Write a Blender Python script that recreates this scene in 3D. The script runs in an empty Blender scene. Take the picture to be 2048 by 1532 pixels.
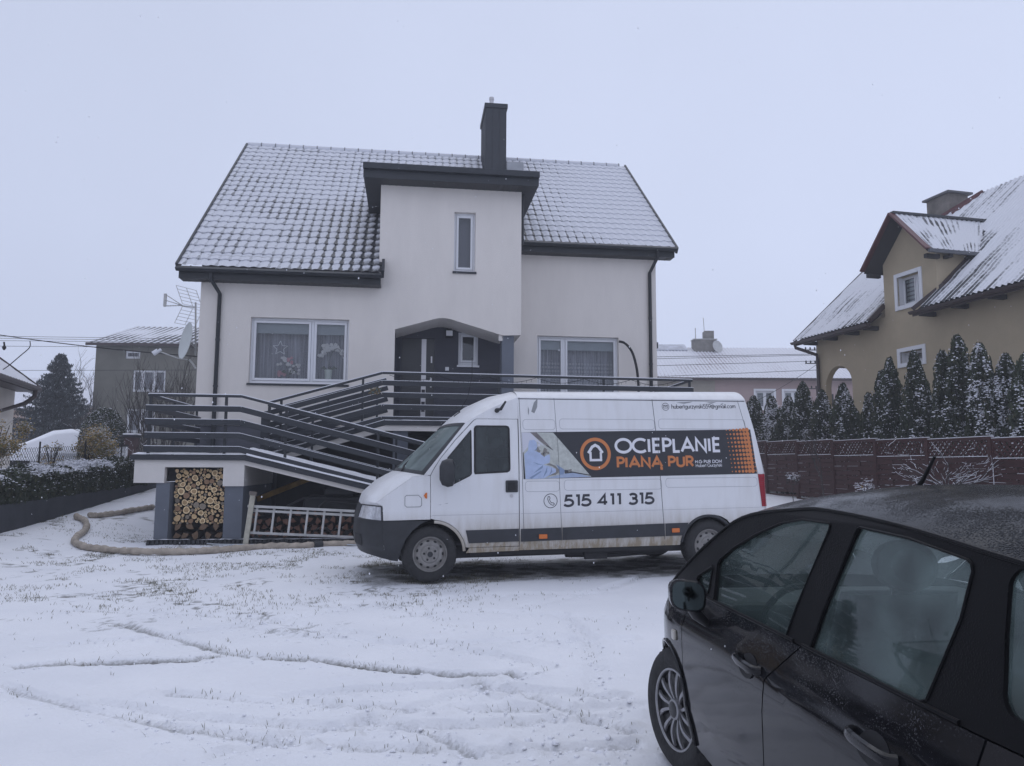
import bpy, bmesh, math, random
import numpy as np
from mathutils import Vector, Matrix
from mathutils.geometry import tessellate_polygon
S = bpy.context.scene
C = S.collection
PI = math.pi
rnd = random.Random(7)
R = math.radians

# ------------------------------------------------------------------ camera
CH = 1.6
PITCH, ROLL, FPX = R(6.28), R(.3), 1536.
cam = bpy.data.cameras.new('camera')
cam.sensor_width = 36; cam.lens = 27.; cam.clip_end = 2000; cam.clip_start = .05
co = bpy.data.objects.new('camera', cam); C.objects.link(co)
co.matrix_world = Matrix.Translation((0, 0, CH)) @ Matrix.Rotation(PI/2 + PITCH, 4, 'X') @ Matrix.Rotation(ROLL, 4, 'Z')
S.camera = co
MW = co.matrix_world.to_3x3()
def ray(px, py):
    return MW @ Vector(((px-1024)/FPX, -(py-766)/FPX, -1))
def sm(a, b, x):
    t = min(1, max(0, (x-a)/(b-a))); return t*t*(3-2*t)
def gz(x, y):
    z = .0245*(min(y, 9.8)-1.6) if y > 1.6 else 0
    if y > 9.8: z += .008*(min(y, 14)-9.8)
    if y > 14: z += .028*(min(y, 60)-14)
    if y > 9.5 and x > 0: z += .022*min(y-9.5, 16)*sm(0, 4, x)
    if y > 9 and x < -6.5: z += .05*min(y-9, 14)*sm(-6.5, -8.8, x)
    return z
def at(px, py, Y):
    d = ray(px, py); k = Y/d.y
    return Vector((d.x*k, Y, CH + d.z*k))
def gnd(px, py):
    d = ray(px, py); t = 1.5
    while t < 80:
        if CH + d.z*t < gz(d.x*t, d.y*t): break
        t += .03
    return Vector((d.x*t, d.y*t, gz(d.x*t, d.y*t)))

# ------------------------------------------------------------------ objects
def tag(o, label=None, cat=None, group=None, kind=None):
    if label: o['label'] = label
    if cat: o['category'] = cat
    if group: o['group'] = group
    if kind: o['kind'] = kind
    return o
def empty(name, label, cat, loc=(0, 0, 0), rot=(0, 0, 0), group=None):
    o = bpy.data.objects.new(name, None); C.objects.link(o)
    o.location = loc; o.rotation_euler = rot; o.empty_display_size = .2
    return tag(o, label, cat, group)
class MB:
    def __init__(s): s.v = []; s.f = []; s.m = []; s.uv = {}; s.att = None
    def add(s, vs, fs, mi=0):
        n = len(s.v); s.v += [tuple(v) for v in vs]
        for f in fs: s.f.append(tuple(i+n for i in f)); s.m.append(mi)
        return n
    def box(s, x0, x1, y0, y1, z0, z1, mi=0):
        s.add([(x0,y0,z0),(x1,y0,z0),(x1,y1,z0),(x0,y1,z0),(x0,y0,z1),(x1,y0,z1),(x1,y1,z1),(x0,y1,z1)],
              [(3,2,1,0),(4,5,6,7),(0,1,5,4),(1,2,6,5),(2,3,7,6),(3,0,4,7)], mi); return s
    def bar(s, p, q, w, h, mi=0, up=(0, 0, 1)):
        p = Vector(p); q = Vector(q); d = (q-p).normalized(); up = Vector(up)
        a = d.cross(up)
        if a.length < 1e-4: a = d.cross(Vector((0, 1, 0)))
        a.normalize(); b = a.cross(d).normalized()
        vs = []
        for c in (p, q):
            for i, j in ((-1,-1),(1,-1),(1,1),(-1,1)): vs.append(c + a*(i*w/2) + b*(j*h/2))
        s.add(vs, [(0,1,2,3),(7,6,5,4),(0,4,5,1),(1,5,6,2),(2,6,7,3),(3,7,4,0)], mi); return s
    def tube(s, pts, r, n=8, mi=0, cap=True):
        pts = [Vector(p) for p in pts]; m = len(pts)
        rs = r if isinstance(r, (list, tuple)) else [r]*m
        vs = []; prev = None
        for i in range(m):
            d = (pts[min(i+1, m-1)] - pts[max(i-1, 0)]).normalized()
            if prev is None:
                a = d.cross(Vector((0, 0, 1)))
                if a.length < .05: a = d.cross(Vector((0, 1, 0)))
            else: a = prev - d*prev.dot(d)
            a.normalize(); prev = a; b = d.cross(a)
            for k in range(n):
                t = 2*PI*k/n; vs.append(pts[i] + (a*math.cos(t) + b*math.sin(t))*rs[i])
        fs = [(i*n+k, i*n+(k+1) % n, (i+1)*n+(k+1) % n, (i+1)*n+k) for i in range(m-1) for k in range(n)]
        if cap: fs += [tuple(range(n))[::-1], tuple((m-1)*n+k for k in range(n))]
        s.add(vs, fs, mi); return s
    def lathe(s, prof, o=(0,0,0), ax=(0,1,0), n=32, mi=0, sx=1):
        ax = Vector(ax).normalized(); a = ax.cross(Vector((0, 0, 1)))
        if a.length < .01: a = Vector((1, 0, 0))
        a.normalize(); b = ax.cross(a); o = Vector(o); vs = []
        for (r, h) in prof:
            for k in range(n):
                t = 2*PI*k/n; vs.append(o + ax*h + (a*math.cos(t)*sx + b*math.sin(t))*r)
        m = len(prof)
        s.add(vs, [(i*n+k, i*n+(k+1) % n, (i+1)*n+(k+1) % n, (i+1)*n+k) for i in range(m-1) for k in range(n)], mi); return s
    def grid(s, nu, nv, fn, mi=0, skip=None):
        vs = [fn(i/nu, j/nv) for j in range(nv+1) for i in range(nu+1)]
        s.add(vs, [(j*(nu+1)+i, j*(nu+1)+i+1, (j+1)*(nu+1)+i+1, (j+1)*(nu+1)+i) for j in range(nv) for i in range(nu) if not skip or not skip(i, j)], mi); return s
    def prism(s, poly, f, d0, d1, mi=0):
        """2D outline poly; f(a,b,d) -> point; extruded from d0 to d1"""
        n = len(poly); tri = tessellate_polygon([[Vector((a, b, 0)) for a, b in poly]])
        s.add([f(a, b, d0) for a, b in poly] + [f(a, b, d1) for a, b in poly],
              [tuple(t) for t in tri] + [tuple(n+i for i in t)[::-1] for t in tri] + [(i, (i+1) % n, n+(i+1) % n, n+i) for i in range(n)], mi); return s
    def holed(s, out, holes, f, mi=0, reveal=0, rmi=None):
        """outline with holes as a flat sheet through f(a,b,d); every hole gets a reveal of that depth"""
        loops = [out] + holes; allp = [p for l in loops for p in l]
        tri = tessellate_polygon([[Vector((a, b, 0)) for a, b in l] for l in loops])
        s.add([f(a, b, 0) for a, b in allp], [tuple(t) for t in tri], mi)
        if reveal:
            for h in holes:
                n = len(h)
                s.add([f(a, b, 0) for a, b in h] + [f(a, b, reveal) for a, b in h], [(i, (i+1) % n, n+(i+1) % n, n+i) for i in range(n)], mi if rmi is None else rmi)
        return s
    def build(s, name, mats, parent=None, smooth=False, bevel=0, fix=True, angle=40):
        me = bpy.data.meshes.new(name); me.from_pydata(s.v, [], s.f)
        mats = mats if isinstance(mats, (list, tuple)) else [mats]
        for m in mats: me.materials.append(m)
        if len(mats) > 1: me.polygons.foreach_set('material_index', s.m)
        if fix:
            bm = bmesh.new(); bm.from_mesh(me); bmesh.ops.recalc_face_normals(bm, faces=bm.faces); bm.to_mesh(me); bm.free()
        if s.att:
            for k, vals in s.att.items():
                a = me.attributes.new(k, 'FLOAT', 'POINT'); a.data.foreach_set('value', vals)
        if smooth:
            me.shade_smooth()
            me.set_sharp_from_angle(angle=R(angle))
        me.update()
        o = bpy.data.objects.new(name, me); C.objects.link(o)
        if parent: o.parent = parent
        if bevel:
            b = o.modifiers.new('bevel', 'BEVEL'); b.width = bevel; b.segments = 2; b.limit_method = 'ANGLE'; b.angle_limit = R(50)
        return o
def panel(out, holes, f, cx=(), cz=(), weld=1e-4):
    """2D outline with holes, cut along many lines, then mapped by f(a,b) onto a curved surface -> verts, faces"""
    loops = [out] + holes; allp = [p for l in loops for p in l]
    tri = tessellate_polygon([[Vector((a, b, 0)) for a, b in l] for l in loops])
    bm = bmesh.new(); vs = [bm.verts.new((a, b, 0)) for a, b in allp]
    for t in tri:
        try: bm.faces.new([vs[i] for i in t])
        except ValueError: pass
    bmesh.ops.remove_doubles(bm, verts=bm.verts, dist=weld)
    for ax, cuts in ((Vector((1, 0, 0)), cx), (Vector((0, 1, 0)), cz)):
        for c in cuts:
            bmesh.ops.bisect_plane(bm, geom=bm.verts[:] + bm.edges[:] + bm.faces[:], dist=1e-5, plane_co=ax*c, plane_no=ax)
    bm.verts.index_update()
    V = [f(v.co.x, v.co.y) for v in bm.verts]; Fs = [tuple(v.index for v in fa.verts) for fa in bm.faces]
    bm.free(); return V, Fs
def copy_tree(o, parent=None):
    c = o.copy(); C.objects.link(c)
    if parent: c.parent = parent
    for ch in o.children: copy_tree(ch, c)
    return c
def arc(cx, cy, r, a0, a1, n=12, ry=None):
    ry = r if ry is None else ry
    return [(cx + r*math.cos(R(a0+(a1-a0)*i/n)), cy + ry*math.sin(R(a0+(a1-a0)*i/n))) for i in range(n+1)]
def frange(a, b, st):
    n = max(1, int(round((b-a)/st))); return [a+(b-a)*i/n for i in range(n+1)]

# ------------------------------------------------------------------ materials
def mat(name, col, rough=.6, metal=0., var=0., vs=3., bump=0., bs=60., spec=.5, col2=None, stretch=None, emit=None, coat=0):
    m = bpy.data.materials.new(name); m.use_nodes = True
    nt = m.node_tree; N = nt.nodes; b = N['Principled BSDF']
    b.inputs['Base Color'].default_value = (*col, 1); b.inputs['Roughness'].default_value = rough
    b.inputs['Metallic'].default_value = metal; b.inputs['Specular IOR Level'].default_value = spec
    if coat: b.inputs['Coat Weight'].default_value = coat; b.inputs['Coat Roughness'].default_value = .05
    tc = N.new('ShaderNodeTexCoord'); src = tc.outputs['Object']
    if stretch:
        mp = N.new('ShaderNodeMapping'); mp.inputs['Scale'].default_value = stretch
        nt.links.new(src, mp.inputs[0]); src = mp.outputs[0]
    if var or col2:
        n = N.new('ShaderNodeTexNoise'); n.inputs['Scale'].default_value = vs; n.inputs['Detail'].default_value = 6; n.inputs['Roughness'].default_value = .65
        nt.links.new(src, n.inputs[0])
        r = N.new('ShaderNodeValToRGB'); r.color_ramp.elements[0].position = .32; r.color_ramp.elements[1].position = .68
        c2 = col2 if col2 else tuple(min(1, c*(1+var)) for c in col)
        c1 = col if col2 else tuple(c*(1-var) for c in col)
        r.color_ramp.elements[0].color = (*c1, 1); r.color_ramp.elements[1].color = (*c2, 1)
        nt.links.new(n.outputs[0], r.inputs[0]); nt.links.new(r.outputs[0], b.inputs['Base Color'])
    if bump:
        n = N.new('ShaderNodeTexNoise'); n.inputs['Scale'].default_value = bs; n.inputs['Detail'].default_value = 4
        nt.links.new(src, n.inputs[0])
        bp = N.new('ShaderNodeBump'); bp.inputs['Strength'].default_value = bump; bp.inputs['Distance'].default_value = .02
        nt.links.new(n.outputs[0], bp.inputs['Height']); nt.links.new(bp.outputs[0], b.inputs['Normal'])
    return m
def glass(name, tint, refl=.5, rough=.02, fog=0., fogcol=(.5, .55, .55), fscale=3., drops=0.):
    """thin pane: clear part + mirror part by Fresnel, and a share of mist / frost / drops"""
    m = bpy.data.materials.new(name); m.use_nodes = True; nt = m.node_tree; N = nt.nodes; L = nt.links
    N.remove(N['Principled BSDF']); out = N['Material Output']
    tr = N.new('ShaderNodeBsdfTransparent'); tr.inputs[0].default_value = (*tint, 1)
    gl = N.new('ShaderNodeBsdfGlossy'); gl.inputs['Roughness'].default_value = rough; gl.inputs[0].default_value = (.9, .93, .95, 1)
    fr = N.new('ShaderNodeFresnel'); fr.inputs[0].default_value = 1.5
    mul = N.new('ShaderNodeMath'); mul.operation = 'MULTIPLY'; mul.inputs[1].default_value = refl; L.new(fr.outputs[0], mul.inputs[0])
    mx = N.new('ShaderNodeMixShader'); L.new(mul.outputs[0], mx.inputs[0]); L.new(tr.outputs[0], mx.inputs[1]); L.new(gl.outputs[0], mx.inputs[2])
    last = mx
    if fog:
        df = N.new('ShaderNodeBsdfDiffuse'); df.inputs[0].default_value = (*fogcol, 1)
        tc = N.new('ShaderNodeTexCoord'); n = N.new('ShaderNodeTexNoise'); n.inputs['Scale'].default_value = fscale; n.inputs['Detail'].default_value = 5
        L.new(tc.outputs['Object'], n.inputs[0])
        mr = N.new('ShaderNodeMapRange'); mr.inputs[1].default_value = .3; mr.inputs[2].default_value = .7; mr.inputs[3].default_value = fog*.35; mr.inputs[4].default_value = min(1, fog*1.5)
        L.new(n.outputs[0], mr.inputs[0]); fac = mr.outputs[0]
        if drops:
            v = N.new('ShaderNodeTexVoronoi'); v.inputs['Scale'].default_value = 70; L.new(tc.outputs['Object'], v.inputs[0])
            n2 = N.new('ShaderNodeTexNoise'); n2.inputs['Scale'].default_value = 9; n2.inputs['Detail'].default_value = 3; L.new(tc.outputs['Object'], n2.inputs[0])
            mr3 = N.new('ShaderNodeMapRange'); mr3.inputs[1].default_value = .35; mr3.inputs[2].default_value = .7; mr3.inputs[3].default_value = .05; mr3.inputs[4].default_value = .34
            L.new(n2.outputs[0], mr3.inputs[0])
            lt = N.new('ShaderNodeMath'); lt.operation = 'LESS_THAN'; L.new(v.outputs['Distance'], lt.inputs[0]); L.new(mr3.outputs[0], lt.inputs[1])
            m2 = N.new('ShaderNodeMath'); m2.operation = 'MULTIPLY'; m2.inputs[1].default_value = drops; L.new(lt.outputs[0], m2.inputs[0])
            ad = N.new('ShaderNodeMath'); ad.operation = 'MAXIMUM'; L.new(fac, ad.inputs[0]); L.new(m2.outputs[0], ad.inputs[1]); fac = ad.outputs[0]
        m3 = N.new('ShaderNodeMixShader'); L.new(fac, m3.inputs[0]); L.new(mx.outputs[0], m3.inputs[1]); L.new(df.outputs[0], m3.inputs[2]); last = m3
    L.new(last.outputs[0], out.inputs[0])
    return m
M = {}
M['plaster'] = mat('white_plaster', (.725, .682, .638), .9, var=.05, vs=1.4, bump=.4, bs=110, stretch=(1, 1, .3))
M['plaster_dim'] = mat('white_render_beam', (.69, .66, .63), .9, var=.06, vs=1.5, bump=.4, bs=110)
M['anthracite'] = mat('anthracite_metal', (.018, .022, .029), .5, var=.15, vs=4)
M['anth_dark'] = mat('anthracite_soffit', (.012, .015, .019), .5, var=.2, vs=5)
M['grey_render'] = mat('blue_grey_render', (.135, .150, .180), .9, var=.08, vs=2, bump=.3, bs=80)
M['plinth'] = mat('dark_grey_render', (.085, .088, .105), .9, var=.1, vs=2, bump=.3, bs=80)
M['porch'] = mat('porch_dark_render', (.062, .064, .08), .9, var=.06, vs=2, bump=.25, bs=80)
M['pvc'] = mat('white_window_plastic', (.70, .71, .74), .35)
M['blind'] = mat('pale_roller_blind', (.33, .37, .40), .6, var=.05)
M['dark'] = mat('dark_interior', (.03, .03, .036), .9)
M['door'] = mat('black_door_panel', (.014, .015, .019), .3, var=.2, vs=3)
M['steel'] = mat('brushed_steel', (.52, .51, .52), .35, metal=.6)
M['alu'] = mat('weathered_aluminium', (.48, .48, .47), .45, metal=.4, var=.12, vs=6)
M['snow'] = mat('snow', (.83, .84, .88), .75, var=.02, vs=8, bump=.25, bs=30)
M['winglass'] = glass('window_glass', (.90, .92, .93), refl=2.0)
def curtain_mat():
    m = bpy.data.materials.new('net_curtain'); m.use_nodes = True; nt = m.node_tree; N = nt.nodes; L = nt.links
    N.remove(N['Principled BSDF'])
    tr = N.new('ShaderNodeBsdfTransparent'); df = N.new('ShaderNodeBsdfDiffuse'); df.inputs[0].default_value = (.60, .60, .68, 1)
    tc = N.new('ShaderNodeTexCoord'); mp = N.new('ShaderNodeMapping'); mp.inputs['Scale'].default_value = (26, 1, .6); L.new(tc.outputs['Object'], mp.inputs[0])
    n = N.new('ShaderNodeTexNoise'); n.inputs['Scale'].default_value = 1; n.inputs['Detail'].default_value = 3; L.new(mp.outputs[0], n.inputs[0])
    mr = N.new('ShaderNodeMapRange'); mr.inputs[1].default_value = .3; mr.inputs[2].default_value = .75; mr.inputs[3].default_value = .25; mr.inputs[4].default_value = .75
    L.new(n.outputs[0], mr.inputs[0]); mx = N.new('ShaderNodeMixShader'); L.new(mr.outputs[0], mx.inputs[0]); L.new(tr.outputs[0], mx.inputs[1]); L.new(df.outputs[0], mx.inputs[2])
    L.new(mx.outputs[0], N['Material Output'].inputs[0]); return m
M['curtain'] = curtain_mat()
M['lace'] = mat('white_lace', (.55, .55, .60), .9)
M['wood_cream'] = mat('cream_painted_wood', (.42, .40, .33), .7, var=.2, vs=9)
M['rubber'] = mat('tyre_rubber', (.022, .022, .023), .8, var=.35, vs=12, bump=.3, bs=40)
M['black_plastic'] = mat('black_plastic', (.022, .024, .028), .5, var=.25, vs=9, bump=.08, bs=120)
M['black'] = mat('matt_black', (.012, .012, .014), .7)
M['orange'] = mat('orange_lens', (.62, .16, .03), .25)
M['bark'] = mat('bark', (.055, .045, .038), .9, var=.4, vs=12, bump=.4, bs=40)
M['twig'] = mat('bare_twigs', (.045, .038, .036), .9, var=.3, vs=8)

# ------------------------------------------------------------------ light and air
w = bpy.data.worlds.new('World'); S.world = w; w.use_nodes = True
nt = w.node_tree; N = nt.nodes; L = nt.links; bg = N['Background']; wo = N['World Output']
SUN_EL, SUN_RZ = R(32), R(200)
sky = N.new('ShaderNodeTexSky'); sky.sky_type = 'NISHITA'; sky.sun_disc = False; sky.sun_elevation = SUN_EL; sky.sun_rotation = SUN_RZ
sky.air_density = 1.; sky.dust_density = 6.; sky.ozone_density = 1.
L.new(sky.outputs[0], bg.inputs[0]); bg.inputs[1].default_value = .05
# the cloud layer: an even pale cover, a little brighter low down
cl = N.new('ShaderNodeBackground'); tc = N.new('ShaderNodeTexCoord'); sp = N.new('ShaderNodeSeparateXYZ'); rp = N.new('ShaderNodeValToRGB')
L.new(tc.outputs['Generated'], sp.inputs[0]); L.new(sp.outputs[2], rp.inputs[0])
e = rp.color_ramp.elements; e[0].position = 0; e[0].color = (.625, .69, .895, 1); e[1].position = .9; e[1].color = (.62, .68, .87, 1)
el = rp.color_ramp.elements.new(.28); el.color = (.655, .725, .935, 1)
L.new(rp.outputs[0], cl.inputs[0]); cl.inputs[1].default_value = 1.
cn = N.new('ShaderNodeTexNoise'); cn.inputs['Scale'].default_value = 1.6; cn.inputs['Detail'].default_value = 4; L.new(tc.outputs['Generated'], cn.inputs[0])
cm = N.new('ShaderNodeMapRange'); cm.inputs[1].default_value = .3; cm.inputs[2].default_value = .7; cm.inputs[3].default_value = .955; cm.inputs[4].default_value = 1.045; L.new(cn.outputs[0], cm.inputs[0])
lr = N.new('ShaderNodeMath'); lr.operation = 'MULTIPLY_ADD'; lr.inputs[1].default_value = .10; lr.inputs[2].default_value = 1.; L.new(sp.outputs[0], lr.inputs[0])   # thinner cloud towards the sun's side
lm = N.new('ShaderNodeMath'); lm.operation = 'MULTIPLY'; L.new(lr.outputs[0], lm.inputs[0]); L.new(cm.outputs[0], lm.inputs[1]); L.new(lm.outputs[0], cl.inputs[1])
mx = N.new('ShaderNodeMixShader'); mx.inputs[0].default_value = .93
L.new(bg.outputs[0], mx.inputs[1]); L.new(cl.outputs[0], mx.inputs[2]); L.new(mx.outputs[0], wo.inputs[0])
sl = bpy.data.lights.new('sun', 'SUN'); sl.energy = .5; sl.angle = R(60); sl.color = (1, .97, .93)
so = bpy.data.objects.new('sun', sl); C.objects.link(so)
so.rotation_euler = (PI/2 - R(62), 0, R(160))
S.view_settings.view_transform = 'Standard'; S.view_settings.look = 'None'; S.view_settings.gamma = 1; S.view_settings.exposure = 0
S.cycles.max_bounces = 6; S.cycles.diffuse_bounces = 3; S.cycles.glossy_bounces = 3; S.cycles.transparent_max_bounces = 12; S.cycles.volume_bounces = 1
S.cycles.use_denoising = True
hz = MB().box(-170, 170, -40, 170, -3.5, 24).build('haze', [])
hm = bpy.data.materials.new('haze_air'); hm.use_nodes = True; nt = hm.node_tree
nt.nodes.remove(nt.nodes['Principled BSDF']); pv = nt.nodes.new('ShaderNodeVolumePrincipled')
pv.inputs['Color'].default_value = (.93, .95, 1, 1); pv.inputs['Density'].default_value = .0022; pv.inputs['Anisotropy'].default_value = .2
nt.links.new(pv.outputs[0], nt.nodes['Material Output'].inputs['Volume'])
hz.data.materials.append(hm); tag(hz, 'pale snowy winter haze in the air around the whole yard', 'haze', kind='stuff')
# ------------------------------------------------------------------ snowy ground
rs = np.random.RandomState(3)
LAT = rs.rand(256, 256)
def vnoise(x, y):
    xi = np.floor(x).astype(int); yi = np.floor(y).astype(int); fx = x-xi; fy = y-yi
    fx = fx*fx*(3-2*fx); fy = fy*fy*(3-2*fy)
    a = LAT[xi % 256, yi % 256]; b = LAT[(xi+1) % 256, yi % 256]; c = LAT[xi % 256, (yi+1) % 256]; d = LAT[(xi+1) % 256, (yi+1) % 256]
    return (a*(1-fx)+b*fx)*(1-fy) + (c*(1-fx)+d*fx)*fy
def fbm(x, y, o=4):
    r = 0; a = .5
    for i in range(o): r = r + a*vnoise(x*2**i + 17*i, y*2**i + 5*i); a *= .5
    return r
def spaced(segs):
    out = []
    for a, b, n, g in segs:
        t = np.linspace(0, 1, n+1)
        out.append(a + (b-a)*(t**g if g > 0 else 1-(1-t)**(-g)))
    return np.unique(np.round(np.concatenate(out), 4))
GX = spaced([(-170,-10,30,-2.2), (-10,-4.2,97,1), (-4.2,2.3,200,1), (2.3,7,80,1), (7,170,34,2.2)])
GY = spaced([(-36,2,20,-1.8), (2,7.2,210,1), (7.2,15,150,1), (15,24,60,1), (24,170,34,2)])
XX, YY = np.meshgrid(GX, GY)
def nsm(a, b, x): t = np.clip((x-a)/(b-a), 0, 1); return t*t*(3-2*t)
def gza(x, y):
    z = .0245*np.clip(np.minimum(y, 9.8)-1.6, 0, None) + .008*np.clip(np.minimum(y, 14)-9.8, 0, None) + .028*np.clip(np.minimum(y, 60)-14, 0, None)
    z = z + .022*np.clip(y-9.5, 0, 16)*nsm(0, 4, x)*(x > 0)
    return z + .05*np.clip(y-9, 0, 14)*nsm(6.5, 8.8, -x)*(x < -6.5)
ZZ = gza(XX, YY)
near = np.exp(-np.clip(YY-16, 0, None)/12)
ZZ += near*(.05*(fbm(XX*.5, YY*.5)-.47) + .014*(fbm(XX*2.2, YY*2.6)-.47) + .010*(fbm(XX*9, YY*10, 4)-.45))
bare = np.zeros_like(ZZ)
TR = [  # tyre tracks as picked on the ground: far rut edge first
 ([(240,1244),(330,1272),(430,1300),(520,1314),(640,1320),(787,1338),(910,1347),(1086,1347)], 1.0, .8),
 ([(20,1333),(95,1328),(260,1323),(408,1317),(448,1307)], .9, .9),
 ([(-30,1360),(40,1382),(111,1400),(260,1436),(371,1460),(519,1478),(623,1484),(760,1495),(880,1506)], 1.1, .55),
 ([(330,1384),(482,1400),(600,1408),(746,1410),(951,1419),(1094,1416)], .9, .40),
 ([(721,1430),(808,1449),(890,1481),(951,1508)], 1.2, .6),
 ([(930,1510),(1010,1505),(1115,1498),(1279,1489)], .9, .35),
 ([(943,1362),(1033,1383),(1115,1408),(1197,1440),(1279,1470)], 1.1, .5),
 ([(1150,1420),(1176,1416),(1240,1409),(1290,1404)], .9, .2),
 ([(500,1256),(582,1268),(746,1281),(910,1287),(1053,1281),(1279,1276)], .7, .15),
 ([(861,1293),(940,1301),(1009,1311),(1060,1321),(1115,1334)], .9, .25),
 ([(760,1208),(795,1219),(930,1252),(1000,1262),(1074,1268),(1160,1280)], .7, .2),
 ([(1060,1262),(1100,1282),(1160,1315),(1200,1335)], .6, .15),
 ([(1040,1215),(1120,1200),(1200,1180),(1290,1150)], .6, .1),
 ([(610,1212),(800,1200),(1000,1190),(1230,1185)], .5, .1),
 ([(120,1216),(330,1222),(520,1236),(700,1262),(880,1300)], .9, .26), ([(60,1290),(260,1276),(480,1250),(700,1216),(900,1196)], .8, .22),
 ([(180,1400),(360,1432),(560,1446),(780,1452),(1000,1446),(1240,1430)], 1., .28), ([(420,1512),(600,1462),(760,1432),(930,1388),(1080,1330)], 1., .26),
 ([(560,1392),(720,1376),(900,1370),(1080,1376),(1260,1392)], 1., .26), ([(780,1234),(900,1222),(1060,1226),(1240,1240)], .8, .22), ([(1120,1226),(1170,1270),(1190,1330),(1180,1400)], .8, .22)]
tracks = []
for pts, dep, br in TR:
    P = [gnd(x, y).xy for x, y in pts]
    tracks.append(P)
    s0 = 0
    for i in range(len(P)-1):
        a, b = P[i], P[i+1]; d = b-a; L_ = d.length; d = d/L_; n = Vector((-d.y, d.x))
        if n.y < 0: n = -n
        m = (XX > min(a.x, b.x)-.4) & (XX < max(a.x, b.x)+.4) & (YY > min(a.y, b.y)-.4) & (YY < max(a.y, b.y)+.4)
        if not m.any(): continue
        x = XX[m]; y = YY[m]
        t = (x-a.x)*d.x + (y-a.y)*d.y; q = (x-a.x)*n.x + (y-a.y)*n.y
        inside = ((t >= 0) & (t <= L_)).astype(float)
        wob = .035*(fbm(x*5, y*5, 2)-.4)
        fade = np.clip(.45 + 1.1*fbm((t+s0)*1.1 + 9*len(tracks), q*0 + 3, 2), 0, 1)
        q = q + wob
        rut = nsm(-.13, -.03, q)*(1-nsm(.035, .06, q))     # soft near side, crisp far edge
        tread = .25*np.sin((t+s0 + .6*q)*2*PI/.035)*nsm(-.12, -.05, q)*(1-nsm(.0, .03, q))
        rim = np.exp(-((q-.085)/.03)**2)*.30 + np.exp(-((q+.17)/.05)**2)*.35
        crumb = np.clip(fbm(x*14, y*14, 2)-.5, 0, 1)*2.2*np.exp(-((q+.2)/.12)**2)
        ZZ[m] += inside*dep*fade*(-.034*rut - .024*tread*rut*2 + .022*rim + .045*crumb)
        bare[m] = np.maximum(bare[m], inside*(.12+br)*fade*np.exp(-((q-.02)/.035)**2))
        s0 += L_
# lumps of kicked up snow
for k in range(170):
    tr_ = tracks[rnd.choice([2, 4, 5, 6, 6, 7, 9, 3, 0])]; p = rnd.choice(tr_)
    cx_, cy_ = p.x + rnd.gauss(0, .35), p.y + rnd.gauss(0, .22); r_ = rnd.uniform(.02, .05)
    m = (abs(XX-cx_) < .2) & (abs(YY-cy_) < .2)
    ZZ[m] += r_*.55*np.exp(-(((XX[m]-cx_)**2 + (YY[m]-cy_)**2)/(r_*r_)))
# worn / thin snow: lawn on the left, wet bare ground beneath the van
lawn = nsm(.2, -1.6, XX - .0)*nsm(5.0, 8.5, YY)*(YY < 24)
pat = fbm(XX*1.6, YY*2.2, 4)
bare = np.maximum(bare, .85*lawn*nsm(.44, .64, pat)*nsm(.38, .60, fbm(XX*16, YY*20, 3)))
ca, sa = math.cos(R(13.3)), math.sin(R(13.3))
vx = (XX+.985)*ca + (YY-9.5)*sa; vy = -(XX+.985)*sa + (YY-9.5)*ca
und = nsm(-1.15, -.5, vx)*(1-nsm(4.3, 4.9, vx))*nsm(-.28, .22, vy + .22*(fbm(XX*2.5, YY*2.5)-.45))*(1-nsm(1.9, 2.3, vy))
bare = np.maximum(bare, und*np.clip(.35 + 1.4*(fbm(XX*5, YY*7, 3)-.2), 0, 1))
ZZ[:] = ZZ - .012*bare
b = MB()
ny, nx = XX.shape
me = bpy.data.meshes.new('snowy_ground')
V = np.stack([XX, YY, ZZ], -1).reshape(-1, 3)
idx = np.arange(nx*ny).reshape(ny, nx)
F = np.stack([idx[:-1, :-1], idx[:-1, 1:], idx[1:, 1:], idx[1:, :-1]], -1).reshape(-1, 4)
me.from_pydata(V.tolist(), [], F.tolist())
a = me.attributes.new('bare', 'FLOAT', 'POINT'); a.data.foreach_set('value', bare.reshape(-1).astype(np.float32))
me.shade_smooth()
g = bpy.data.objects.new('snowy_ground', me); C.objects.link(g); tag(g, kind='structure')
m = bpy.data.materials.new('ground_snow'); m.use_nodes = True; nt = m.node_tree; N = nt.nodes; L = nt.links; bs = N['Principled BSDF']
bs.inputs['Roughness'].default_value = .7; bs.inputs['Specular IOR Level'].default_value = .25
at_ = N.new('ShaderNodeAttribute'); at_.attribute_name = 'bare'; tc = N.new('ShaderNodeTexCoord')
n1 = N.new('ShaderNodeTexNoise'); n1.inputs['Scale'].default_value = 38; n1.inputs['Detail'].default_value = 6; n1.inputs['Roughness'].default_value = .7; L.new(tc.outputs['Object'], n1.inputs[0])
ad = N.new('ShaderNodeMath'); ad.operation = 'MULTIPLY_ADD'; ad.inputs[1].default_value = 1.; ad.inputs[2].default_value = -.5; L.new(n1.outputs[0], ad.inputs[0])
a2 = N.new('ShaderNodeMath'); a2.operation = 'ADD'; L.new(at_.outputs['Fac'], a2.inputs[0]); L.new(ad.outputs[0], a2.inputs[1])
mr = N.new('ShaderNodeMapRange'); mr.inputs[1].default_value = .28; mr.inputs[2].default_value = .85; mr.inputs[4].default_value = .85; L.new(a2.outputs[0], mr.inputs[0])
gr = N.new('ShaderNodeValToRGB'); gr.color_ramp.elements[0].color = (.060, .060, .048, 1); gr.color_ramp.elements[1].color = (.17, .165, .15, 1); L.new(n1.outputs[0], gr.inputs[0])
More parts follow.
